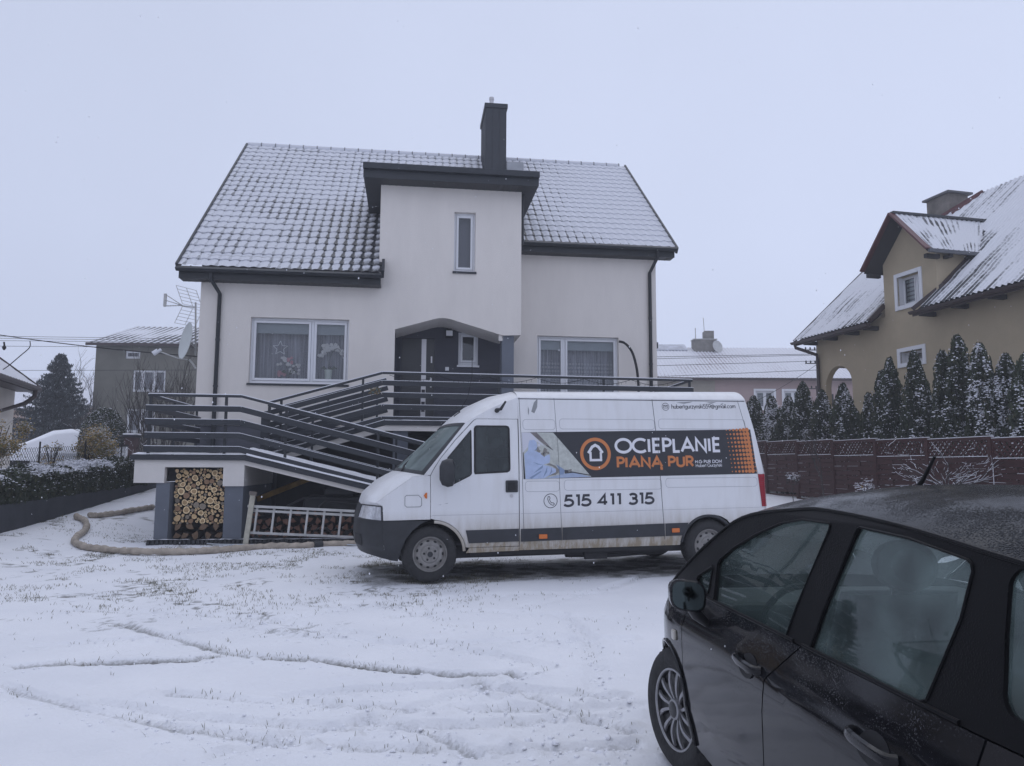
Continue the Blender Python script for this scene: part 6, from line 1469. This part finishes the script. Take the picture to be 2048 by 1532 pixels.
def leafbush(name, label, cat, x, y, z0, rx, rz_, n, mats, wts, size, seed, sn=.2, par_grp=None, shape=0, stem=True):
    q = random.Random(seed); o = empty(name, label, cat, (x, y, z0), (0, 0, 0), par_grp)
    if stem:
        b = MB()
        for i in range(7):
            a = q.uniform(0, 6.28); b.tube([(0,0,-.1),(rx*.3*math.cos(a),rx*.3*math.sin(a),rz_*.9),(rx*.6*math.cos(a),rx*.6*math.sin(a),rz_*1.6)], [.02,.014,.006], 5)
        b.build('stem', M['twig'], o)
    b = MB(); cl_ = [(q.gauss(0,.45)*rx, q.gauss(0,.45)*rx, rz_*(1+q.uniform(-.75,.75)), q.uniform(.25,.5)*rx) for i in range(16)]
    for i in range(n):
        if shape: 
            a = q.uniform(0,6.28); c = q.uniform(-.6,1); k = q.uniform(.85,1.04); s_ = math.sqrt(1-c*c) if c > 0 else 1; p = Vector((rx*s_*k*math.cos(a), rx*s_*k*math.sin(a), rz_+rz_*c*k))
        else:
            cx_, cy_, cz_, cr_ = q.choice(cl_); p = Vector((cx_+q.gauss(0,.5)*cr_, cy_+q.gauss(0,.5)*cr_, cz_+q.gauss(0,.5)*cr_))
        up_ = p.z/(2*rz_)
        if q.random() < sn*(.3+1.2*up_): flake(b, p+Vector((0,0,size*.3)), size*q.uniform(.5,1.1), size*.35, q.uniform(0,6.28), q.uniform(.8,1.4), len(mats))
        else:
            mi = q.choices(range(len(mats)), wts)[0]
            if not shape and up_ < .55 and len(mats) > 1: mi = q.choices(range(len(mats)), wts[::-1])[0]
            flake(b, p, size*q.uniform(.5,1), size*q.uniform(.5,1), q.uniform(0,6.28), q.uniform(-1,1), mi)
    b.build('foliage', mats+[M['leafsnow']], o, fix=False); return o
BL = mat('rusty_leaves', (.42, .30, .13), .9, var=.3, vs=8); BG = mat('olive_leaves', (.19, .17, .07), .9, var=.3, vs=8)
p = at(-6, 900, 15.6); leafbush('shrub', 'rust tinged leafy shrub behind the hedge at the left edge', 'shrub', p.x-.1, p.y, gz(p.x, p.y)+.55, .46, .78, 9500, [BL, BG], [.6,.4], .028, 1, .36)
p = at(178, 900, 19.5); leafbush('shrub', 'rust tinged leafy shrub beside the snow covered car', 'shrub', p.x, p.y, gz(p.x, p.y)+.55, .48, .56, 9500, [BL, BG], [.6,.4], .030, 2, .40)
p = at(104, 910, 18.5); leafbush('shrub', 'thin snowy shrub in front of the snow covered car', 'shrub', p.x, p.y, gz(p.x, p.y)+.55, .22, .40, 700, [BG, BL], [.7,.3], .028, 3, .5)
p = at(208, 850, 26); leafbush('topiary_bush', 'round dark evergreen bush dusted with snow behind the iron fence', 'bush', p.x, p.y, gz(p.x, p.y)+.0, .72, 1.12, 8500, [M['thuja'], M['thuja2']], [.85,.15], .042, 4, .24, shape=1)
# clipped hedge and low wall, extended out of view to darken the car's reflections
HD = lambda y: -8.67-.1086*(y-13)
hw_ = empty('low_wall', 'low dark grey retaining wall under the left hedge', 'wall'); b = MB()
wy = lambda a: -6+27*a
b.grid(60, 1, lambda a, c: (HD(wy(a)), wy(a), (gz(HD(wy(a)), wy(a))-.3) if c == 0 else .906+.030*(wy(a)-13))); b.grid(60, 1, lambda a, c: (HD(wy(a))-.15*c, wy(a), .906+.030*(wy(a)-13)))
b.build('wall_body', mat('dark_grey_concrete', (.036, .039, .048), .9, var=.2, vs=3, bump=.3, bs=60), hw_, fix=True)
q = random.Random(8); hg = empty('hedge', 'long clipped dark green hedge with snow on top along the left boundary', 'hedge'); b = MB()
for i in range(62000):
    y = 10.5+10.3*q.random() if i < 48000 else -6+16.6*q.random(); c = (y/1.02) % 1; bul = .80+.26*math.sin(PI*c)
    top = 1.40+.047*(y-13)+.06*math.sin(PI*c)+.03*math.sin(y*3.1); bot = .90+.03*(y-13); x0 = HD(y)
    f = q.random()
    if f < .68: t = q.random(); p = Vector((x0-.35+.40*bul*(1-.5*t**3)+q.gauss(0,.03)-.1, y+q.gauss(0,.03), bot+(top-bot)*t))
    elif f < .95: t = q.random(); p = Vector((x0-.9*t+.1, y, top-.10*(2*t-1)**2+q.gauss(0,.03)))
    else: p = Vector((x0-q.random(), y, bot+(top-bot)*q.random()))
    hgt = (p.z-bot)/(top-bot)
    if q.random() < (.03+.55*sm(.72, 1., hgt) + .16*sm(.25,.8,hgt))*(.35+1.3*sm(.35,.65,float(vnoise(np.array(y*4.), np.array(p.z*5+p.x*3))))): flake(b, p+Vector((.01,0,.015)), q.uniform(.012,.04), q.uniform(.008,.018), q.uniform(0,6.28), q.uniform(.3,1.4), 1)
    else: flake(b, p, q.uniform(.012,.028), q.uniform(.025,.055), q.uniform(0,6.28), q.uniform(-.7,.5), 0 if q.random() < .7 else 2)
b.build('foliage', [M['thuja'], M['leafsnow'], M['thuja2']], hg, fix=False)
b = MB()
for i in range(14): b.tube([(HD(11+.7*i)-.4, 11+.7*i, .5), (HD(11+.7*i)-.4, 11+.7*i, 1.5)], .03, 5)
b.build('stem', M['twig'], hg)
# spruce
def spruce(x, y, z0, h, r, seed, label):
    q = random.Random(seed); o = empty('spruce_tree', label, 'tree', (x, y, z0)); MB().tube([(0,0,-.2),(0,0,h*.97)], [.13,.02], 8).build('trunk', M['bark'], o); b = MB()
    z = .15*h
    while z < h*.97:
        t = z/h; n = int(7+9*(1-t))
        for i in range(n):
            a = q.uniform(0, 6.28); L_ = r*(1-t)**.95*q.uniform(.68,1.12)+.05
            for j in range(int(24+80*L_)):
                k = q.random(); px_ = L_*k; dz = -.20*L_*k+.24*L_*k*k*(1 if t < .8 else 2)
                wd = .14*L_*(1-k)+.05; off = q.gauss(0, 1)*wd
                p = Vector((px_*math.cos(a)-off*math.sin(a), px_*math.sin(a)+off*math.cos(a), z+dz+q.gauss(0,.03)))
                flake(b, p, q.uniform(.012,.028), q.uniform(.05,.10), a+q.uniform(-1,1), q.uniform(.2,1.5), 1 if q.random() < .03 else 0)
        z += .05+.065*(1-t)
    b.build('crown', [mat('spruce_haze_green', (.045, .058, .060), .9, var=.3, vs=4), M['leafsnow']], o, fix=False)  # needle green made paler, with distance haze put into the colour
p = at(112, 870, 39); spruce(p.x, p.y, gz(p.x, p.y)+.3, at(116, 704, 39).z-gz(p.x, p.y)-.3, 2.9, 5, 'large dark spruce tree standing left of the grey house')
# bare trees and shrubs
def twigs(b, p, d, L_, r, depth, q, spread=.55, up=.15, sn=None):
    n = 4; pts = [p]
    for i in range(n):
        d = (d+Vector((q.gauss(0,.12), q.gauss(0,.12), q.gauss(0,.1)+up*.25))).normalized(); pts.append(pts[-1]+d*L_/n)
    b.tube(pts, [r*(1-.45*i/n) for i in range(n+1)], 5 if r > .01 else 3, 0, False)
    if sn is not None and r < .02:
        for a, c in zip(pts, pts[1:]):
            if abs(d.z) < .75 and q.random() < sn[1]: sn[0].bar(a+Vector((0,0,r+.004)), c+Vector((0,0,r*.8+.003)), .006, .005)
    if depth:
        for i in range(q.choice([2,3,3])):
            j = q.choice([2,3,4,4]); dd = (d+Vector((q.gauss(0,spread), q.gauss(0,spread), q.gauss(0,spread)*.6+up))).normalized(); twigs(b, pts[j], dd, L_*q.uniform(.55,.85), r*.58, depth-1, q, spread, up, sn)
def bare(name, label, cat, x, y, z0, n, L_, r, depth, seed, spread=.45, up=.3, base=.3, lean=.35, sn=0., grp=None):
    q = random.Random(seed); o = empty(name, label, cat, (x, y, z0), (0, 0, 0), grp); b = MB(); s_ = MB()
    for i in range(n):
        a = q.uniform(0, 6.28); twigs(b, Vector((base*math.cos(a)*q.random(), base*math.sin(a)*q.random(), -.05)), Vector((lean*math.cos(a), lean*math.sin(a), 1)).normalized(), L_*q.uniform(.8,1.1), r, depth, q, spread, up, (s_, sn) if sn else None)
    b.build('branch', M['twig'], o)
    if sn: s_.build('snow_line', M['leafsnow'], o)
    return o
p = at(325, 868, 28); bare('bare_shrub', 'wide leafless shrub in front of the grey house', 'shrub', p.x, p.y, gz(p.x, p.y), 26, 1.75, .032, 3, 3, .42, .45, .5, .55)
p = at(255, 875, 24.5); bare('bare_shrub', 'low leafless shrub with pale twigs left of the ramp railing', 'shrub', p.x, p.y, gz(p.x, p.y), 10, .75, .014, 3, 4, .5, .2, .3, .7, .3)
p = at(215, 868, 30); bare('bare_shrub', 'tall thin leafless shrub between the round bush and the grey house', 'shrub', p.x, p.y, gz(p.x, p.y), 9, 1.3, .022, 3, 14, .45, .35, .4, .5)
p = at(186, 860, 47); bare('bare_tree', 'leafless tree at the left corner of the grey house', 'tree', p.x, p.y, 1.0, 1, 2.6, .09, 5, 5, .5, .3, 0, .05)
p = at(120, 880, 21); bare('bare_tree', 'thin leafless branches rising behind the snow covered car', 'tree', p.x+.6, p.y+1.6, gz(p.x, p.y), 3, 1.1, .025, 3, 6, .6, .2, .1, .5, .35)
p = at(20, 860, 17.5); bare('bare_tree', 'leafless branches in front of the tiled roof at the left edge', 'tree', p.x-.7, p.y, gz(p.x, p.y), 3, 1.25, .02, 3, 9, .5, .25, .1, .45, .2)
def fplant(px_, d, fnc): 
    t_ = (px_-1024)/1536.; k = (24.1*t_-(7.97-d))/(.302+1.774*t_); y = 24.1-1.774*k; x = t_*y; fnc(x, y, gz(x, y))
fplant(1582, .8, lambda x, y, z: (bare('standard_shrub', 'small lollipop shrub with snowy head near the van end of the fence', 'shrub', x, y, z, 1, .62, .012, 0, 21, 0, 1, 0, 0), leafbush('shrub_head', None, None, x, y, z+.55, .2, .10, 130, [M['twig']], [1], .045, 22, .75, stem=False)))
hd_ = [o for o in C.objects if o.name.startswith('shrub_head')][0]; st_ = [o for o in C.objects if o.name.startswith('standard_shrub')][0]
for ch in list(hd_.children): ch.parent = st_; ch.location.z = .55
bpy.data.objects.remove(hd_)
fplant(1645, .9, lambda x, y, z: bare('bare_tree', 'slender young leafless tree against the brown fence', 'tree', x, y, z, 1, .95, .026, 4, 23, .55, .35, 0, 0, .15))
fplant(1725, .9, lambda x, y, z: leafbush('snowy_shrub', 'snow speckled shrub left of the car aerial', 'shrub', x, y, z, .34, .42, 330, [M['twig'], BL], [.8,.2], .045, 24, .75))
fplant(1806, .9, lambda x, y, z: leafbush('snowy_shrub', 'snow speckled low shrub just below the car aerial', 'shrub', x, y, z, .36, .42, 260, [M['twig'], BL], [.8,.2], .045, 25, .75))
fplant(2005, .8, lambda x, y, z: leafbush('snowy_shrub', 'snow speckled shrub nearest the right edge of the view', 'shrub', x, y, z, .32, .42, 300, [M['twig'], BL], [.8,.2], .04, 26, .75))
fplant(1890, .9, lambda x, y, z: bare('weeping_tree', 'small weeping tree with snow on spreading bare branches', 'tree', x, y, z, 1, .85, .035, 0, 27, .9, -.05, 0, 0, .8))
wt = [o for o in C.objects if o.name.startswith('weeping_tree')][0]; q = random.Random(77); b = MB(); s_ = MB()
for i in range(26):
    a = q.uniform(0, 6.28); twigs(b, Vector((0,0,.82)), Vector((math.cos(a), math.sin(a), q.uniform(-.1,.75))).normalized(), q.uniform(.45,.8), .009, 2, q, .5, .05, (s_, .45))
b.build('branch', M['twig'], wt); s_.build('snow_line', M['leafsnow'], wt)
# ------------------------------------------------------------------ far houses
def simple_house(name, label, x0, x1, y0, y1, ze, zr, wallm, yaw=0., over=.4, snow=1., wins=(), zg=.5, per=.3, hipl=0., rm='corr2'):
    o = empty(name, label, 'house', (x0, y0, 0), (0, 0, R(yaw))); W_ = x1-x0; D_ = y1-y0
    b = MB(); holes = [[(a, c), (a2, c), (a2, c2), (a, c2)] for a, a2, c, c2 in wins]
    b.holed([(0,zg),(W_,zg),(W_,ze),(0,ze)], holes, front(0), 0, .12)
    for u in (0, W_): b.holed([(0,zg),(D_,zg),(D_,ze),(D_/2,zr-.15),(0,ze)], [], side(u))
    b.holed([(0,zg),(W_,zg),(W_,ze),(0,ze)], [], front(D_)); b.build('wall', wallm, o, fix=False)
    for sg in (0, 1):
        def f(a, c): return (-over+(W_+2*over)*a + hipl*c*(1-a), (D_/2+over)*c-over if not sg else D_+over-(D_/2+over)*c, ze-.08+(zr-ze+.08)*c+.03*math.cos(2*PI*a*(W_+2*over)/per))
        nu_ = int((W_+2*over)/per*6); b = MB().grid(nu_, 10, f)
        b.att = {'snow': [snow_at(i/nu_, j/10, snow, nu_, per, W_+2*over) for j in range(11) for i in range(nu_+1)]}
        b.build('roof', M[rm], o, smooth=True, fix=False, angle=70)
    MB().box(-over, W_+over, -over-.1, -over, ze-.22, ze-.08).build('gutter', M['brown'], o)
    MB().box(-over, W_+over, -over+.001, 0, ze-.14, ze-.10).build('soffit', M['dark'], o)
    return o
def snow_at(a, c, s, n, per, W_):
    ph = (a*W_/per) % 1; nz_ = float(vnoise(np.array(a*9.), np.array(c*3.))); return 1-(1-s)*sm(.38, .2, abs(ph-.5))*(.35+1.1*nz_)
M['corr2'] = snow_mix('snowy_red_sheet', (.17, .085, .085), 6, .30, .62, .6)
G0 = at(193, 688, 40); gx1 = G0.x+9.5
M['greywall'] = mat('olive_grey_render', (.155, .15, .128), .95, var=.16, vs=.6)
GH = simple_house('house', 'unrendered olive grey two storey house behind the spruce tree', G0.x, gx1, 40, 47, G0.z+.1, 9.55, M['greywall'], 3., .35, .25, [(1.5,2.28,7.2,7.62),(1.95,3.65,5.45,6.6),(1.75,3.2,3.3,4.55)], .3, .34, .9, 'corr')
def fw(o, a, a2, c, c2, mu, blind=.3, slat=False): 
    W_ = window(a, a2, c, c2, 0, mu, rv=.10, sill=False, parent=o, blind=blind, net=True, deep=.6, slat=slat, sash=.05, fr=.05); W_['label'] = 'white framed window'; return W_
fw(GH, 1.5, 2.28, 7.2, 7.62, [], 0); fw(GH, 1.95, 3.65, 5.45, 6.6, [2.45, 3.05], 0); fw(GH, 1.75, 3.2, 3.3, 4.55, [2.5], 0)
M['pinkwall'] = mat('dusty_pink_render', (.36, .275, .265), .95, var=.06, vs=1)
P0 = at(1300, 757, 46); 
PHh = simple_house('house', 'low dusty pink house with long snowy roof beyond the thuja trees', P0.x-3, P0.x+14, 46, 57, P0.z+.1, 9.75, M['pinkwall'], 0, .4, .62, [(9.36,10.44,P0.z-1.75,P0.z-.72),(11.05,12.1,P0.z-1.75,P0.z-.72)], .3, .22)
for a in (9.36, 11.05):
    W_ = fw(PHh, a, a+1.07, P0.z-1.75, P0.z-.72, [a+.55], .75, True); surround(a, a+1.07, P0.z-1.75, P0.z-.72, 0, .13, W_)
b = MB().box(0.5, 6.9, -.02, -.001, .3, P0.z-.12); b.build('render_panel', mat('beige_grey_render', (.30,.275,.235), .95, var=.08), PHh)
pc = at(1408, 700, 51); c_ = MB().box(-.75,.75,-.4,.4,-1,.75); c_.box(.0,.6,-.35,.35,.75,1.35); CHh = c_.build('chimney', mat('grey_block', (.21,.20,.185), .95, var=.25, vs=3), PHh); CHh.location = (pc.x-(P0.x-3), 5., pc.z-.1)
k_ = MB().box(-.8,.8,-.45,.45,.75,.80); k_.tube([(-.55,0,.8),(-.55,0,1.6)], .03, 6); k_.tube([(.05,0,1.3),(.0,0,2.3)], .025, 6); k_.lathe([(0,0),(.3,.02),(.42,.06)], (.75,-.5,.25), (.5,-1,.2), 20); k_.build('chimney_fittings', M['alu'], CHh)
sp_ = MB().box(0,4.2,-.03,.03,0,1.); SO = sp_.build('solar_panel', mat('panel_under_snow', (.45,.47,.53), .5, var=.3, vs=2), PHh); SO.location = (2.2, 4.75, 9.45); SO.rotation_euler = (-R(60), 0, 0)
T0 = at(10, 815, 56); TH_ = simple_house('house', 'small tan house with snowy roof far behind the spruce', T0.x, T0.x+6, 56, 63, T0.z, T0.z+2.6, mat('tan_render', (.33,.24,.19), .95, var=.08), 0, .4, 1., [(1.5,2.7,T0.z-1.6,T0.z-.4)], .3); fw(TH_, 1.5, 2.7, T0.z-1.6, T0.z-.4, [2.1])
# roof corner at the left edge
LO = at(74, 776, 20); LB = empty('house', 'white outbuilding with snowy tiled roof cut by the left edge', 'house', (LO.x, LO.y, 0), (0, 0, R(-109+180+180)))
dl = Vector((LO.x, LO.y, 0)); e2 = at(0, 763, 17.2); ang = math.atan2(e2.y-LO.y, e2.x-LO.x); LB.rotation_euler = (0, 0, ang)
zE = LO.z
b = MB(); per = .22
def lroof(a, c):
    return (8*a, -4.5*c if True else 0, zE+.03+3.4*c+.02*math.cos(2*PI*8*a/per)+.02*(1-((c*14) % 1)))
b.grid(280, 42, lroof); b.att = {'snow': [1-.5*sm(.3,.1,abs(((8*(i/280))/per) % 1-.5))*(.4+.9*float(vnoise(np.array(i*.2), np.array(j*.3)))) - (.45 if (j/42*14) % 1 > .8 else 0) for j in range(43) for i in range(281)]}
b.build('roof', M['corr'], LB, smooth=True, fix=False, angle=50)
MB().box(.15, 8, -4.3, -.45, .2, zE+.1).build('wall', M['plaster'], LB)
MB().box(-.02, 8, .0, .12, zE-.10, zE+.02).build('gutter', M['brown'], LB, bevel=.03); MB().box(.0, 8, -.45, -.001, zE-.12, zE-.08).build('soffit', M['brown'], LB); MB().bar((-.02,.02,zE), (-.02,-4.5,zE+3.42), .05, .14).build('verge_trim', M['brown'], LB)
MB().tube([(.35,.06,zE-.06),(.35,.05,zE-.25),(.55,-.1,zE-.45),(1.6,-.42,zE-.75),(1.6,-.42,.8)], .055, 10).build('downspout', M['brown'], LB, smooth=True)
# snow covered car behind the hedge
SC_ = at(-14, 925, 26); zc = gz(SC_.x, 26); sc = empty('parked_car', 'parked car completely covered in snow behind the hedge', 'car', (SC_.x, 26, zc+.14), (0, 0, R(36)))
pr = [(0,.30),(-.02,.62),(.10,.82),(.9,.97),(1.25,1.15),(1.75,1.42),(2.3,1.50),(3.0,1.47),(3.6,1.30),(4.0,1.0),(4.1,.7),(4.08,.3)]
def scf(a, c):
    r = a*(len(pr)-1); i = min(int(r), len(pr)-2); t = r-i; s = pr[i][0]+(pr[i+1][0]-pr[i][0])*t; z = pr[i][1]+(pr[i+1][1]-pr[i][1])*t
    y = 2*c-1; sq = 1-.16*abs(y)**3*min(1, max(0, z-.6)*1.4)-.05*abs(y)**8
    yy = max(-.93, min(.93, y))*.9*(1-.17*max(0, z-.9)/.6)
    if abs(y) > .94: return (s, .85+yy*1.02, .34)
    return (s if abs(y) < .9 else s+(2-s)*.04, .85+yy, .3+(z-.3)*sq)
MB().grid(66, 24, scf).build('snow_cover', M['snow'], sc, smooth=True, angle=80)
MB().box(.08, 4.0, .06, 1.64, .22, .62).build('body', mat('pale_car_paint', (.40,.41,.43), .4), sc, bevel=.08)
for s in (.75, 3.2):
    for y in (.06, 1.46): MB().lathe([(0,-.02),(.2,-.02),(.3,0),(.31,.03),(.31,.15),(.28,.18),(0,.18)], (s, y, .30), (0,1,0), 20).build('wheel', M['rubber'], sc, smooth=True)
# iron fence behind it
fe = empty('iron_fence', 'black wrought iron fence with spikes behind the snow covered car', 'fence', (0, 0, 0)); b = MB(); A0, A1 = at(-40, 870, 34.5), at(262, 872, 34.5); n = 54
for i in range(n+1):
    x = A0.x+(A1.x-A0.x)*i/n; zt = 2.95+.05*math.sin(i*PI/9); b.tube([(x,34.5,1.3),(x,34.5,zt)], .014, 5); b.lathe([(.012,0),(.035,.05),(0,.18)], (x,34.5,zt), (0,0,1), 5)
    if i % 2 == 0: b.tube([(x+.12*math.cos(a), 34.5, 2.6+.12*math.sin(a)) for a in [2*PI*k/10 for k in range(11)]], .01, 4)
b.build('picket', M['black'], fe)
b = MB()
for z in (1.55, 2.46, 2.74): b.box(A0.x, A1.x, 34.48, 34.52, z, z+.05)
b.build('rail', M['black'], fe)
for i in range(0, n+1, 18): MB().box(A0.x+(A1.x-A0.x)*i/n-.05, A0.x+(A1.x-A0.x)*i/n+.05, 34.44, 34.56, 1., 3.0).build('post', M['black'], fe)
bp0 = at(264, 872, 25); pl = empty('gate_pillar', 'dark brick gate pillar with snowy cap right of the iron fence', 'pillar', (bp0.x, 25, 1.)); MB().box(-.17,.17,-.17,.17,0,bp0.z-1.05).build('shaft', mat('dark_brick', (.07,.04,.04), .9, var=.3, vs=9), pl); MB().box(-.22,.22,-.22,.22,bp0.z-1.05,bp0.z-.97).build('cap', M['dark'], pl); MB().box(-.21,.21,-.21,.21,bp0.z-.97,bp0.z-.92).build('snow_cap', M['snow'], pl, bevel=.02)
bf = empty('baluster_fence', 'white baluster fence with black rails left of the gate pillar', 'fence', (0,0,0)); B0, B1 = at(205, 890, 24), at(256, 890, 24)
MB().box(B0.x,B1.x,23.97,24.03,2.18,2.24).box(B0.x,B1.x,23.97,24.03,1.4,1.46).build('rail', M['black'], bf)
for i in range(9):
    x = B0.x+(B1.x-B0.x)*(i+.5)/9; MB().lathe([(.03,0),(.05,.1),(.025,.3),(.05,.55),(.03,.72)], (x,24,1.461), (0,0,1), 8).build('baluster', M['pvc'], bf, smooth=True)
# wire netting along the hedge top
nf = empty('wire_fence', 'low wire mesh fence standing just behind the hedge top', 'fence'); b = MB()
for i in range(70):
    y = 14.2+.1*i; x = HD(y)-1.05
    for k in range(3): z = 1.55+.045*(y-13)+.11*k; b.tube([(x,y,z),(x,y+.05,z+.055),(x,y+.1,z),(x,y+.05,z-.055),(x,y,z)], .004, 3, 0, False)
b.build('mesh', M['black'], nf)
b = MB()
for i in range(4): b.tube([(HD(14.3+2.2*i)-1.05,14.3+2.2*i,.8),(HD(14.3+2.2*i)-1.05,14.3+2.2*i,2.0+.1*i)], .02, 6)
b.build('post', M['black'], nf)
# power pole and wires
pt = at(1636, 684, 42); po = empty('power_pole', 'grey concrete power pole between the pink and ochre houses', 'pole', (pt.x, 42, 0)); MB().tube([(0,0,.5),(0,0,pt.z)], [.19,.11], 10).build('shaft', mat('concrete', (.22,.22,.22), .9, var=.15), po, smooth=True)
b = MB()
for z in (-.45,-1.2,-2.6):
    b.bar((-.75,0,pt.z+z), (.35,0,pt.z+z), .05, .05)
    for x in (-.7,-.45,-.2,.25): b.lathe([(.03,0),(.05,.06),(.03,.14)], (x,0,pt.z+z+.02), (0,0,1), 6)
b.box(.2,.7,-.1,.1,pt.z-3.6,pt.z-2.9); b.build('crossarm', M['black'], po)
def wire(P, r, label, sag=.3):
    P = [Vector(p) for p in P]; a, c = P[0], P[-1]; pts = [a.lerp(c, t/16)-Vector((0,0,sag*4*(t/16)*(1-t/16))) for t in range(17)]
    o = tag(MB().tube(pts, r, 4).build('power_line', M['black']), label, 'power line', 'overhead lines')
for (y1, y2, lab) in ((712, 708, 'highest'), (716, 710, 'second highest'), (730, 722, 'third'), (752, 740, 'lowest')):
    wire([at(1296, y1+2, 41.5), at(1634, y2, 42)], .013, lab+' thin overhead wire crossing the snowy pink house roof', .0)
wire([at(1500, 808, 40), at(1632, 730, 42)], .012, 'slanting service wire dropping left from the power pole', .1)
for (ya, yb_, lab) in ((672, 678, 'highest of the far thin wires on the left'), (676, 682, 'second of the far thin wires on the left'), (681, 685, 'third of the far thin wires on the left'), (692, 695, 'fourth of the far thin wires on the left'), (741, 740, 'lowest of the far thin wires on the left')):
    wire([at(-30, ya, 37), at(400, yb_, 38)], .010, lab, .0)
wire([at(-20, 667, 19), at(396, 713, 17.6)], .011, 'thicker service cable sloping down to the white house gable', .05)
o = tag(MB().tube(smooth_pts([at(60,683,18.9), at(59,695,18.7), at(40,712,18.5), at(15,733,18.2), at(-5,745,18)], 6), .012, 5).build('cable', M['black'], smooth=True), 'slack cable loop hanging from the service cable at upper left', 'cable')
o = tag(MB().tube([at(8,684,18.5), at(9,692,18.5)], .02, 6).lathe([(.02,0),(.05,.06),(.02,.12)], at(8,700,18.5), (0,0,1), 8).build('insulator', M['black']), 'small dark insulator hanging at the left edge', 'insulator')
# ------------------------------------------------------------------ falling snow
q = random.Random(12); b = MB()
for i in range(900):
    y = q.uniform(3.2, 15); x = q.uniform(-.72, .72)*y; z = q.uniform(.2, 1.6+.62*y); r_ = q.uniform(.002,.0042)
    p = Vector((x, y, z)); b.add([p+Vector((r_,0,0)), p-Vector((r_,0,0)), p+Vector((0,r_,0)), p-Vector((0,r_,0)), p+Vector((0,0,r_*1.5)), p-Vector((0,0,r_*1.5))], [(0,2,4),(2,1,4),(1,3,4),(3,0,4),(2,0,5),(1,2,5),(3,1,5),(0,3,5)])
tag(b.build('snowflakes', M['snow'], fix=False), 'small snowflakes falling through the air over the yard', 'snowfall', kind='stuff')
